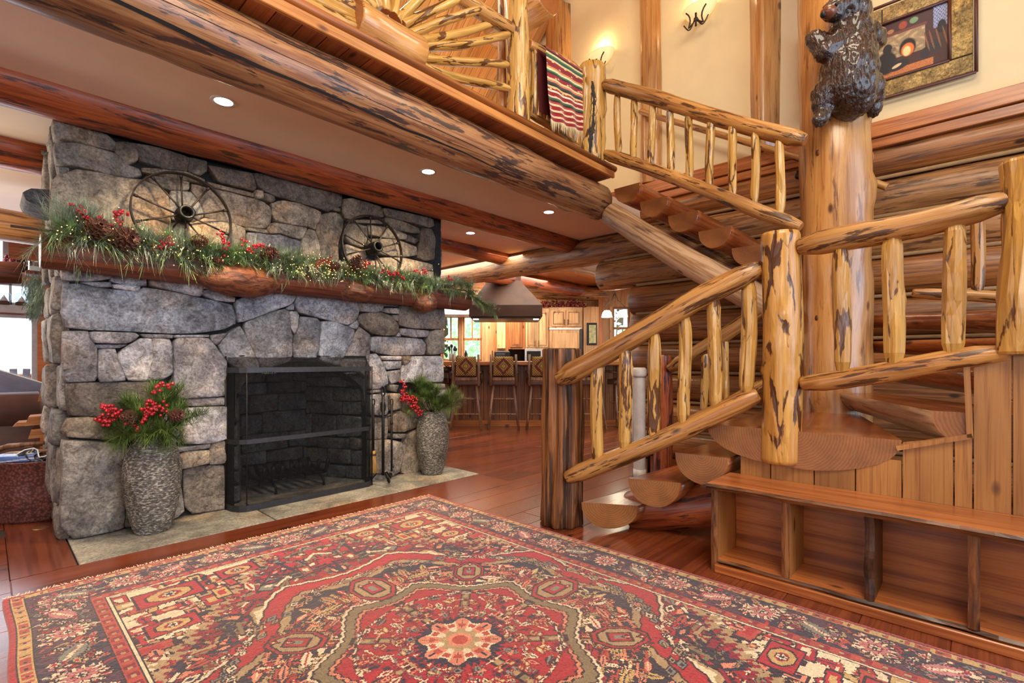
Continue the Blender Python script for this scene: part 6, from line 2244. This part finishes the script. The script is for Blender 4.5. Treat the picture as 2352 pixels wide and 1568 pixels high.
plain_glaze = plain('dark_glaze', srgb(120, 76, 42), .5)
d = 10.7
uc = kthing('wall_cabinet', lx(1235, d), d, lz(800, d), 'pine wall cabinet with two raised-panel doors, left of the fridge', 'cabinet')
kb(pbox(1207, 1262, 708, 802, d, d + .5), 'body', M_CAB, uc)
door(1209, 1232, 716, 797, d, uc, handle=(1229, 782, 796)); door(1234, 1258, 716, 797, d, uc, handle=(1237, 782, 796))
cc = kthing('corner_cabinet', lx(1188, d), d, lz(800, d), 'darker pine corner cabinet with one door, right of the hanging board', 'cabinet')
kb(pbox(1168, 1206, 724, 802, d + .05, d + .5), 'body', M_CAB2, cc)
door(1172, 1200, 728, 797, d + .05, cc, M_CAB2, color=(.9, .85, .8))
fc = kthing('fridge_cabinet', lx(1305, d), d, 0, 'tall pine cabinet around the panelled fridge, with two small doors on top', 'cabinet')
kb(MB().box(lx(1262, d), lx(1338, d), d + .01, d + .7, 0, lz(705, d)), 'body', M_CAB, fc)
door(1266, 1299, 712, 749, d, fc, handle=(1296, 734, 746)); door(1301, 1335, 712, 749, d, fc, handle=(1304, 734, 746))
fr_ = kb(pbox(1263, 1331, 757, 925, d - .03, d), 'fridge_door', M_CAB, fc)
kb(MB().box(lx(1270, d), lx(1326, d), d - .042, d - .03, lz(915, d), lz(765, d), bev=.008), 'raised_panel', M_CAB, fr_, (1.02, 1.0, .98))
kb(pbox(1262, 1336, 753, 757, d - .045, d - .02), 'metal_trim', M_WHITE, fr_)
kb(pbox(1332, 1338, 755, 925, d - .05, d - .0), 'edge_handle', M_STEEL, fr_)
kb(pbox(1340, 1376, 704, 925, d + .05, d + .1), 'side_panel', M_CAB, fc, (.92, .84, .76))
ar = kthing('wall_picture', lx(1359, d), d, lz(792, d), 'small dark-framed picture with a dotted leafy design, right of the fridge', 'picture')
kb(pbox(1348, 1371, 741, 792, d + .02, d + .05), 'frame', M_IRON, ar)
kb(pbox(1353, 1369, 746, 788, d + .012, d + .02), 'print', plain('print_paper', srgb(180, 178, 130), .7, nscale=14, var=.45), ar)
kb(MB().box(lx(1376, d), lx(1388, d), d + .05, D, 0, 2.78), 'filler_panel', M_CAB2, fc, (.9, .8, .72))
# hanging wooden chest beside the window
hb = kthing('hanging_board', lx(1151, d), d, lz(802, d), 'pale wooden cutting board hung beside the kitchen window by an iron loop', 'board')
kb(pbox(1141, 1161, 734, 800, d, d + .06), 'board', M_CAB, hb, (1.1, 1.12, 1.1))
kb(MB().tube([(lx(1151, d) + .07 * math.sin(a), d - .01, lz(732, d) + .04 - .06 * math.cos(a)) for a in np.linspace(.4, 5.9, 10)], .01, 6), 'iron_loop', M_IRON, hb)
kb(pbox(1132, 1168, 722, 840, d + .08, D - .02), 'trim_block', M_CAB2)['kind'] = 'structure'
# counter behind with small appliances
d = 10.3
ct = kthing('back_counter', lx(1220, d), d, 0, 'back kitchen counter under the wall cabinets', 'counter')
kb(pbox(1100, 1262, 836, 844, d, D - .02), 'worktop', M_IRON, ct)
kb(MB().box(lx(1100, d), lx(1262, d), d + .04, D - .02, 0, lz(844, d)), 'body', M_CAB2, ct)
kb(pbox(1130, 1262, 805, 836, D - .08, D - .03), 'backsplash', M_COPPER_DARK, ct, (1.2, 1, .9))
mw = kthing('microwave', lx(1228, d), d + .2, lz(836, d), 'silver microwave oven on the back counter', 'microwave')
kb(pbox(1206, 1256, 801, 836, d + .15, d + .55), 'body', plain('brushed_steel', (.62, .62, .62), .3, .7), mw)
kb(pbox(1210, 1242, 806, 832, d + .135, d + .15), 'window', M_IRON, mw)
ts = kthing('toaster', lx(1155, d), d + .2, lz(836, d), 'black appliance on the back counter left of the microwave', 'appliance')
kb(pbox(1135, 1172, 806, 836, d + .25, d + .5, .02), 'body', M_IRON, ts)
kb(pbox(1139, 1160, 812, 822, d + .235, d + .25), 'panel', M_STEEL, ts)
# things on the bar
d = 8.75
uk = kthing('utensil_crock', lx(1039, d), d, 1.125, 'crock of dark kitchen utensils on the bar, before the left window', 'crock')
kb(MB().lathe([(0, 0), (.05, 0), (.06, .02), (.062, .13), (.055, .13), (.052, .03)], (lx(1039, d), d, 1.125), 16), 'pot', M_SAGE, uk)
for i in range(7):
    a = i * .9
    kb(MB().tube([(lx(1039, d) + .02 * math.cos(a), d + .02 * math.sin(a), 1.15), (lx(1039, d) + .06 * math.cos(a), d + .05 * math.sin(a), 1.30 + .03 * (i % 3))], .007, 6).ball((lx(1039, d) + .062 * math.cos(a), d + .05 * math.sin(a), 1.33 + .03 * (i % 3)), .022, 8, 5, sy=.4, sz=1.5), 'utensil', M_IRON, uk)
gb = kthing('dark_bottle', lx(1070, d), d, 1.125, 'small dark bottle on the bar before the right window', 'bottle')
kb(MB().lathe([(0, 0), (.032, 0), (.034, .02), (.034, .12), (.014, .16), (.014, .19), (0, .19)], (lx(1070, d), d, 1.125), 14), 'glass', plain('bottle_glass', (.02, .03, .02), .1, coat=.5), gb)
bo = kthing('nut_bowl', lx(1052, d), d + .1, 1.125, 'low dark bowl of cones on the bar between crock and bottle', 'bowl')
kb(MB().lathe([(0, 0), (.04, 0), (.085, .04), (.08, .045), (.04, .012), (0, .012)], (lx(1053, d), d + .12, 1.125), 18), 'dish', M_TWIG, bo)
cn = MB()
for k in range(9): cn.ball((lx(1053, d) + random.uniform(-.05, .05), d + .12 + random.uniform(-.05, .05), 1.125 + .05 + random.uniform(0, .03)), .026, 8, 5)
kb(cn, 'cones', M_CONE, bo)['kind'] = 'stuff'
# red berry garland above the cabinets
rgd = kthing('berry_garland', lx(1290, 10.6), 10.6, lz(706, 10.7), 'dark red berry garland lying on top of the kitchen cabinets', 'garland')
b1, b2 = MB(), MB()
for i in range(620):
    px = random.uniform(1240, 1345)
    c = (lx(px, 10.75) + random.gauss(0, .02), 10.75 + random.uniform(-.1, .1), lz(706, 10.7) + .02 + abs(random.gauss(0, .06)))
    (b1 if i % 4 else b2).ball(c, random.uniform(.012, .019), 6, 4)
kb(b1, 'berry_heap', plain('wine_berries', srgb(120, 24, 40), .5), rgd)['kind'] = 'stuff'
kb(b2, 'leaf_bits', plain('gold_leaf_bits', srgb(150, 116, 52), .6), rgd)['kind'] = 'stuff'
# pendant chandelier
d = 9.3
pc = kthing('pendant_lamp', lx(1409, d), d, lz(735, d), 'iron scroll pendant lamp with two lit glass bells near the right kitchen window', 'lamp')
cx_ = lx(1412, d)
ir = MB()
ir.tube([(cx_, d, 2.77), (cx_, d, lz(690, d))], .01, 6)
for s_ in (-1, 1):
    ir.tube([(cx_, d, lz(672, d)), (cx_ + s_ * .06, d, lz(690, d)), (cx_ + s_ * .20, d, lz(706, d))], .009, 6)
    ir.tube([(cx_ + s_ * (.02 + .10 * t + .03 * math.sin(t * 7)), d, lz(718, d) - .10 * math.sin(t * 3.1) + .06 * t) for t in np.linspace(0, 1, 12)], .009, 6)
    ir.tube([(cx_ + s_ * .05 + .035 * (1 - a / 9) * math.cos(a) * s_, d, lz(730, d) + .035 * (1 - a / 9) * math.sin(a)) for a in np.linspace(0, 8, 16)], .007, 6)
ir.ball((cx_, d, lz(737, d)), .02)
kb(ir, 'iron_scroll', M_IRON_BROWN, pc)
for s_, px in ((-1, 1395), (1, 1428)):
    kb(MB().lathe([(.02, .10), (.05, .095), (.085, .05), (.105, -.03), (.10, -.035), (.075, .03), (.03, .08)], (lx(px, d), d - .04 * s_, lz(724, d)), 18), 'glass_bell', M_PENDANT, pc)
lamp('pendant_light', 'POINT', kw(cx_, d - .25, lz(728, d) - .1), 14, (1, .84, .6), radius=.08)
# bright runner on the kitchen floor
rn_ = kthing('runner_rug', lx(1400, 10.4), 10.0, 0, 'magenta patterned runner on the kitchen floor, seen under the stools', 'rug')
kb(MB().box(lx(1378, 9.9), lx(1425, 9.9), 9.5, 10.6, .001, .010), 'pile', plain('runner_wool', srgb(176, 60, 108), .9, nscale=18, var=.5), rn_)
lowc = kthing('base_cabinet', lx(1412, 10.6), 10.7, 0, 'pale base cabinet with panelled doors behind the sideways stool', 'cabinet')
kb(pbox(1385, 1440, 862, 932, 10.75, D), 'body', M_CAB, lowc, (.86, .78, .74))
for a in (1387, 1413): kb(pbox(a, a + 24, 874, 926, 10.73, 10.75), 'door', M_CAB, lowc, (.92, .84, .8))
# trees outside the kitchen windows
def tree(name, x, y, h, r, n, label, col, seed):
    rs = np.random.default_rng(seed)
    t = kthing(name, x, y, -.4, label, 'tree', 'trees outside the kitchen windows')
    kb(MB().tube([(x, y, -.4), (x + .1, y, h * .5), (x, y, h * .9)], [.16, .11, .04], 8), 'trunk', M_TWIG, t)
    m = MB()
    for i in range(n):
        v = rs.normal(size=3); v /= np.linalg.norm(v)
        q = np.array((x, y, h * .55)) + v * np.array((r, r * .7, h * .5)) * rs.uniform(.5, 1) ** .5
        a = rs.normal(size=3); a /= np.linalg.norm(a)
        b = np.cross(a, v); b /= np.linalg.norm(b) + 1e-6
        s = rs.uniform(.07, .15)
        m.V += [tuple(q - a * s), tuple(q - b * s * .5), tuple(q + a * s), tuple(q + b * s * .5)]
        k = len(m.V) - 4
        m.F.append((k, k + 1, k + 2, k + 3)); m.S.append(False); m.M.append(0)
    kb(m, 'crown', M_LEAF, t, col)['kind'] = 'stuff'


tree('leafy_tree', -2.2, 15.5, 4.2, 1.5, 1300, 'leafy tree beyond the left kitchen window', (.95, 1.15, .8), 3)
tree('leafy_tree', -.6, 17.5, 5.2, 1.9, 1500, 'blue-green tree beyond the window beside the copper hood', (.8, 1.05, 1.05), 4)
tree('leafy_tree', -3.4, 20.0, 5.4, 2.2, 1200, 'more distant tree beyond the left kitchen window', (1.0, 1.1, .7), 5)
tree('leafy_tree', 3.5, 16.5, 5.2, 1.9, 1200, 'leafy tree beyond the small window by the pendant lamp', (.85, 1.05, .9), 6)
tree('leafy_tree', -1.4, 23.0, 6.4, 2.4, 1200, 'tall tree furthest behind the kitchen windows', (.8, 1.0, .9), 7)

# retracted baby gate beside the far newel
bg2 = thing('retractable_gate', onD(1470, 1085, 4.75), 'grey rolled-up retractable gate standing by the far newel', 'gate')
p = onD(1469, 850, 4.75)
rG = 13.5 / F * 4.75
MB().lathe([(rG, 0.10), (rG, .98)], (p.x, p.y, 0), 20).build('roller', M_GATE, bg2)
MB().lathe([(0, .98), (rG * 1.15, .98), (rG * 1.2, 1.0), (rG * 1.2, 1.05), (rG * .9, 1.07), (0, 1.07)], (p.x, p.y, 0), 20).build('cap', M_GATE, bg2)
MB().lathe([(0, 0), (rG * 1.1, 0), (rG * 1.1, .10), (0, .10)], (p.x, p.y, 0), 16).build('foot', M_GATE, bg2)
q = onD(1457, 850, 4.8)
MB().tube([(q.x, q.y, 0), (q.x, q.y, 1.06)], .022, 8).build('rail_tube', M_GATE, bg2)
q = onD(1490, 850, 4.8)
MB().tube([(q.x, q.y, 0), (q.x, q.y, 1.22)], .016, 8).tube([(q.x, q.y, 1.0), (p.x, p.y, 1.0)], .01, 6).tube([(q.x, q.y, .2), (p.x, p.y, .2)], .01, 6).build('catch_post', M_STEEL, bg2)

# ================================================================== living room on the left
FY = 8.6
zs, zh = lz(1010, 6.2), None
lw = MB()
wx1 = onY(86, 800, FY).x
wz1 = onY(40, 722, FY).z
tz0, tz1 = onY(40, 702, FY).z, onY(40, 648, FY).z
hz0, hz1 = onY(10, 560, FY).z, onY(10, 440, FY).z
lw.box(wx1, 1.2, FY, FY + .12, 0, 2.75).box(-4.5, -2.2, FY, FY + .12, 0, 2.75)
lw.box(-2.2, wx1, FY, FY + .12, wz1, tz0).box(-2.2, wx1, FY, FY + .12, tz1, 2.20).box(-2.2, wx1, FY, FY + .12, 0, .28)
hx = onY(20, 500, FY).x
lw.box(hx, wx1, FY, FY + .12, 2.20, 2.75)
o = struct('wall_living', lw, M_PLANK_X, None, (1.0, .82, .72))
for n, (za, zb_, nm) in enumerate(((.28, wz1, 4), (tz0, tz1, 5), (2.2, 2.75, 6))):
    wn = thing('window_%d' % nm, (-.8, FY, za), kind='structure')
    xr = hx if nm == 6 else wx1
    MB().box(-2.2, xr, FY + .05, FY + .056, za, zb_).build('pane', M_GLASS, wn)
    f = MB().box(-2.2, xr, FY + .02, FY + .09, za, za + .04).box(-2.2, xr, FY + .02, FY + .09, zb_ - .04, zb_).box(xr - .05, xr, FY + .02, FY + .09, za, zb_)
    if nm == 5: f.box(onY(24, 680, FY).x - .012, onY(24, 680, FY).x + .012, FY + .02, FY + .08, za, zb_)
    f.build('sash', M_GATE, wn, (.75, .82, .95))
struct('trim_sill', MB().box(-2.2, wx1 + .04, FY - .10, FY, wz1 + .01, tz0 - .0, bev=.006), M_GATE, None, (.7, .74, .85))
struct('baseboard_living', MB().box(-4.4, 1.1, FY - .02, FY, 0, .12), M_PLANK_X)
for px in (9, 50):
    MBp = onY(px, 705, FY - .06)
    t = thing('snow_globe', (MBp.x, MBp.y, tz0), 'glass snow globe on the living room window ledge, %s' % ('near the photo edge' if px < 20 else 'nearer the chimney'), 'snow globe')
    MB().lathe([(0, 0), (.06, 0), (.055, .04), (0, .04)], (MBp.x, MBp.y, tz0), 16).build('base', M_TWIG, t)
    MB().ball((MBp.x, MBp.y, tz0 + .095), .07, 18, 10).build('globe', M_CLEAR, t)
    MB().lathe([(.04, .045), (.02, .08), (0, .12)], (MBp.x, MBp.y, tz0), 8).build('figure', M_WHITE, t)
# second mantel on the living room side of the chimney: log end, greens, candle jar
m2 = thing('side_mantel', (.10, 5.35, 1.72), 'pale cut end of the log shelf on the living-room side of the chimney', 'mantel')
a = onY(50, 632, 5.6)
log('log', (a.x - .001, a.y, a.z), (a.x - .9, a.y + .02, a.z), .09, .09, (M_MANTEL, M_WHITE), m2, seg=16)
cj = onD(81, 612, 4.2)
t = thing('candle_jar', (cj.x, cj.y, cj.z - .05), 'square clear glass candle jar beside the left end of the garland', 'jar')
MB().box(cj.x - .045, cj.x + .045, cj.y - .045, cj.y + .045, cj.z - .045, cj.z + .045, bev=.008).build('glass', M_CLEAR, t)
MB().box(cj.x - .03, cj.x + .03, cj.y - .03, cj.y + .03, cj.z - .04, cj.z + .0).build('candle', M_WHITE, t)
hb_ = MB().box(cj.x - .06, .40, cj.y - .07, cj.y + .07, cj.z - .075, cj.z - .047)
hb_.build('shelf_bracket', M_MANTEL, m2)
hg = thing('hanging_greens', (cj.x, cj.y, cj.z - .1), 'dark trailing evergreen sprays hanging at the left flank of the chimney', 'greenery')
n_ = MB()
for i in range(120):
    px, py = random.gauss(78, 9), random.uniform(625, 705)
    sprig(n_, onD(px, py, 4.1 + random.uniform(-.15, .15)), (random.uniform(-.6, .6), random.uniform(-.5, .3), -1), .10, 22, .05, .0022)
for i in range(40):
    sprig(n_, onD(random.uniform(5, 60), random.gauss(632, 8), 4.3), (random.uniform(-1, 1), -.3, random.uniform(-.3, .8)), .10, 20, .05, .0018)
n_.build('needles', M_NEEDLE_BLUE, hg, (.7, .85, .9))['kind'] = 'stuff'
for px, py, n in ((24, 598, 8), (30, 606, 9), (36, 612, 8), (28, 612, 7)):
    berries(cluster(onD(px, py, 4.2), n, .022), .016, 'berry_cluster', hg).color = (.35, .6, 1.2, 1)
cone(onD(56, 610, 4.2), (1, -.3, .1), .13, hg)
tw = MB()
for k in range(4): tw.tube([onD(92, 610, 4.2), onD(82 + k * 3, 585, 4.2), onD(73 + k * 4, 566 - k * 2, 4.2)], [.006, .005, .003], 5)
tw.build('twigs', M_TWIG, hg)['kind'] = 'stuff'

# sofa with pillow
so = thing('leather_sofa', (-.5, 6.5, 0), 'brown leather sofa with rolled arms beyond the chimney, on the left', 'sofa')
sd = 4.55
P0 = onD(100, 960, sd)
sx1, sy = P0.x, P0.y
MB().box(sx1 - 1.7, sx1 - .02, sy + .02, sy + .95, .06, .60, bev=.04).build('base', M_LEATHER, so)
am = MB()
am.tube([(sx1 - 1.7, sy + .13, .68), (sx1 - .9, sy + .13, .69), (sx1 - .03, sy + .13, .68), (sx1, sy + .13, .68)], [.17, .17, .17, .13], 18)
am.build('rolled_arm', M_LEATHER, so)
am = MB().tube([(sx1 - 1.6, sy + .85, .70), (sx1 - .05, sy + .85, .70), (sx1, sy + .85, .70)], [.16, .16, .12], 18)
am.build('rolled_arm', M_LEATHER, so)
MB().box(sx1 - .9, sx1 - .25, sy + .25, sy + .8, .60, .72, bev=.05).build('seat_cushion', M_LEATHER, so)
pl = thing('blue_pillow', (P0.x - .35, sy + .15, .85), 'slate blue cushion with pale piping slumped over the sofa arm', 'cushion')
c = onD(8, 912, sd + .1)
V, Fc = [], []
n = 16
for s_ in (-1, 1):
    for i in range(n + 1):
        for j in range(n + 1):
            u, v = i / n * 2 - 1, j / n * 2 - 1
            h = .11 * ((1 - u ** 4) * (1 - v ** 4)) ** .6
            x_, z_ = u * .34, v * .22
            a_ = -.42
            V.append((c.x + x_ * math.cos(a_) - z_ * math.sin(a_) * -1 * -1, c.y + s_ * h + .25 * v * .3, c.z + x_ * math.sin(a_) + z_ * math.cos(a_)))
m_ = n + 1
for s_ in (0, 1):
    for i in range(n):
        for j in range(n):
            q = s_ * m_ * m_ + i * m_ + j
            f = (q, q + 1, q + m_ + 1, q + m_)
            Fc.append(f if s_ else f[::-1])
mesh('cushion', V, Fc, M_PILLOW, pl, smooth=True)
edge = [V[i * m_ + j] for i, j in [(i, 0) for i in range(0, n + 1, 2)] + [(n, j) for j in range(0, n + 1, 2)] + [(i, n) for i in range(n, -1, -2)] + [(0, j) for j in range(n, -1, -2)]]
MB().tube(edge, .009, 6, caps=False).build('piping', M_WHITE, pl)

# hammered copper tub full of kindling
M_HAMMER, nt, bs = newmat('hammered_copper')
vo = nt.nodes.new('ShaderNodeTexVoronoi'); vo.inputs['Scale'].default_value = 62
nt.links.new(coords(nt, (1, 1, 1), False), vo.inputs['Vector'])
nt.links.new(ramp(nt, vo.outputs['Distance'], [(0, srgb(160, 108, 98)), (.7, srgb(92, 58, 54))]), bs.inputs['Base Color'])
bs.inputs['Metallic'].default_value = .45; bs.inputs['Roughness'].default_value = .36
bump(nt, bs, vo.outputs['Distance'], -.7, .02)
ft = onZ(35, 1206, 0)
ctr = Vector((ft.x, ft.y, 0)) + Vector((FW[0], FW[1], 0)) * .21 - Vector(RT).to_3d() * .08
tub = thing('copper_tub', ctr, 'hammered copper tub of kindling and bags on the floor at the left edge', 'tub')
kf = lambda x, y, z: (ctr.x + RT[0] * x + FW[0] * y, ctr.y + RT[1] * x + FW[1] * y, z)
MB().lathe([(0, .0), (.27, .0), (.285, .02), (.315, .22), (.335, .42), (.345, .43), (.34, .435), (.325, .42), (.30, .2), (.275, .03), (0, .03)], (0, 0, 0), 48, sx=1.0, sy=.72, f=kf).build('body', M_HAMMER, tub)
fw2 = MB()
for k, (x0, z0, x1, z1, r) in enumerate(((-.34, .40, .25, .50, .016), (-.30, .42, .30, .47, .013), (-.36, .45, .05, .53, .018), (-.1, .44, .33, .49, .012), (-.32, .38, .1, .47, .02), (-.2, .47, .22, .52, .012))):
    s = thing('kindling_stick', kf(x0, .0, z0), ('thin kindling stick lying highest in the copper tub', 'kindling stick on the far right rim of the copper tub', 'thick kindling stick at the left of the copper tub', 'short kindling stick near the middle of the copper tub', 'thickest kindling stick low in the copper tub', 'thin kindling stick at the back of the copper tub')[k], 'stick', 'kindling sticks in the copper tub')
    yk = -.10 + .05 * k
    MB().tube([kf(x0, yk, z0), kf((x0 + x1) / 2, yk - .03, (z0 + z1) / 2 + .025), kf(x1, yk + .04, z1)], [r, r * 1.1, r * .7], 7).build('wood', M_STOOLWOOD, s)
M_BAG = vcol('printed_plastic', .25, .05, spec=.5)
ny, nx = 40, 60
yy, xx = np.mgrid[0:ny, 0:nx]
C = np.zeros((ny, nx, 3)) + L3(40, 44, 74)
C[(yy < 16) & (xx > 26)] = L3(100, 130, 190); C[(yy < 14) & (xx < 30)] = L3(170, 60, 80); C[(yy + xx * .2 > 20) & (yy + xx * .2 < 23)] = L3(220, 214, 220)
gy, gx = np.mgrid[0:ny + 1, 0:nx + 1]
P = np.zeros((ny + 1, nx + 1, 3))
for i in range(ny + 1):
    for j in range(nx + 1):
        x_ = -.33 + .50 * j / nx
        z_ = .47 + .02 * j / nx - .13 * i / ny
        y_ = -.20 + .06 * ((x_ + .05) / .3) ** 2 + .012 * noise.noise((x_ * 14, z_ * 14, 0)) + (.05 if i < 4 else 0) * (1 - i / 4)
        P[i, j] = kf(x_, y_, z_)
bag = thing('firewood_bag', kf(0, -.15, .40), 'crumpled dark blue printed firewood bag tucked in the copper tub', 'bag')
color_grid('wrapper', P, C, M_BAG, bag)
fc_ = bpy.data.curves.new('bag_text', 'FONT')
fc_.body = 'WOOD'; fc_.size = .052; fc_.extrude = .001
fo = bpy.data.objects.new('bag_text', fc_); COL.objects.link(fo)
bpy.context.view_layer.update()
me = bpy.data.meshes.new_from_object(fo.evaluated_get(bpy.context.evaluated_depsgraph_get()))
bpy.data.objects.remove(fo)
me.materials.clear(); me.materials.append(plain('bag_print', srgb(150, 120, 176), .4))
lt = bpy.data.objects.new('lettering', me); COL.objects.link(lt)
put(lt, bag, Matrix.Translation(Vector(kf(-.27, -.212, .372))) @ KM.to_3x3().to_4x4() @ Matrix.Rotation(math.radians(90), 4, 'X') @ Matrix.Rotation(.04, 4, 'Z'))
M_CRINKLE = plain('dark_wrap', srgb(34, 30, 34), .3, coat=.4)
bag2 = thing('plastic_wrap', kf(.2, -.1, .44), 'black crumpled plastic wrap with a white edge at the right of the copper tub', 'wrap')
V, Fc = [], []
for i in range(9):
    for j in range(9):
        u, v = i / 8, j / 8
        V.append(kf(.08 + .20 * u, -.17 + .05 * u + .03 * math.sin(u * 9 + v * 5), .39 + .10 * v + .03 * math.sin(u * 7)))
for i in range(8):
    for j in range(8): Fc.append((i * 9 + j, i * 9 + j + 1, i * 9 + j + 10, i * 9 + j + 9))
mesh('film', V, Fc, M_CRINKLE, bag2, smooth=True)
MB().tube([V[j] for j in range(0, 9)] + [V[i * 9 + 8] for i in range(1, 9)], .005, 5).build('white_edge', M_WHITE, bag2)

# split firewood stacked in the niche at the chimney's flank
M_SPLIT = wood('split_wood', srgb(206, 150, 96), srgb(176, 116, 66), srgb(90, 54, 32), axis='X', patch=.68, cross=30, along=1.4, rough=.75, coat=0)
fwd = [(120, 905, 4.05, .09, .10), (112, 962, 3.95, .14, .075), (92, 970, 4.0, .16, .03), (108, 992, 3.9, .11, .07), (118, 1010, 3.85, .04, .22), (112, 1060, 3.8, .07, .09), (118, 1100, 3.7, .05, .16), (112, 1150, 3.6, .08, .18), (106, 1090, 3.9, .06, .1), (118, 935, 3.9, .05, .08)]
lbs = ['upper split log in the flank niche of the chimney', 'split log jutting out at half height of the firewood stack', 'thin split stick jutting furthest left from the firewood stack', 'split log just under the jutting ones', 'upright split log against the stone flank',
       'pale split log low in the flank stack', 'upright narrow split log low in the flank stack', 'lowest large split log on the floor by the chimney', 'small split log beside the copper tub', 'small dark split log under the top one']
for (px, py, d_, w_, h_), lb in zip(fwd, lbs):
    c = onD(px, py, d_)
    t = thing('firewood_log', (c.x, c.y, c.z - h_ / 2), lb, 'firewood', 'split firewood beside the chimney')
    a = random.uniform(-.12, .12)
    tri = [(-w_, -h_ / 2), (w_, -h_ / 2 * .8), (w_ * .9, h_ / 2), (-w_ * .85, h_ / 2 * .8)]
    poly = [Vector((c.x + x_ * math.cos(a), c.y - .06 + x_ * math.sin(a), c.z + z_)) for x_, z_ in tri]
    MB().prism(poly, (.02, .22, 0)).build('wood', M_SPLIT, t)
# floor outlet plate at the left
o = onZ(94, 1212, .001)
t = thing('floor_outlet', (o.x, o.y, .001), 'small round brass floor outlet left of the chimney', 'outlet')
MB().lathe([(0, .004), (.035, .004), (.042, .002), (.044, 0)], (o.x, o.y, .001), 20).build('plate', plain('brass', srgb(150, 110, 80), .35, .7), t)
# garden chairs outside
gcx = onY(46, 870, 11.5)
gc = thing('garden_chair', (gcx.x, 11.5, -.0), 'grey slatted garden chair outside the living room window', 'chair')
M_GREYW = plain('grey_teak', srgb(120, 124, 140), .7)
for k in range(6):
    a = (k - 2.5) * .07
    MB().box(-.045, .045, -.012, .012, 0, .58 + .05 * (2.5 - abs(k - 2.5)), bev=.004).build('slat', M_GREYW, gc, world=Matrix.Translation((gcx.x + (k - 2.5) * .11, 11.5, .32)) @ Matrix.Rotation(a, 4, 'Y'))
MB().box(gcx.x - .36, gcx.x + .36, 11.47, 11.5, .62, .68).build('cross_slat', M_GREYW, gc)
MB().box(gcx.x - .33, gcx.x + .33, 10.95, 11.5, .30, .33).build('seat', M_GREYW, gc)
for sx in (-.36, .36):
    MB().box(gcx.x + sx - .05, gcx.x + sx + .05, 10.9, 11.5, .52, .55).build('arm', M_GREYW, gc)
    for y_ in (10.95, 11.45): MB().box(gcx.x + sx - .03, gcx.x + sx + .03, y_ - .03, y_ + .03, -.4, .52).build('leg', M_GREYW, gc)
tb_ = thing('garden_table', (gcx.x - .2, 12.6, 0), 'light wooden garden table behind the grey slatted chair', 'table')
MB().box(gcx.x - .55, gcx.x + .25, 12.3, 12.9, .62, .90, bev=.02).build('top', M_PLANK_X, tb_)
MB().box(gcx.x - .5, gcx.x + .2, 12.35, 12.85, -.4, .62).build('base', M_GREYW, tb_)
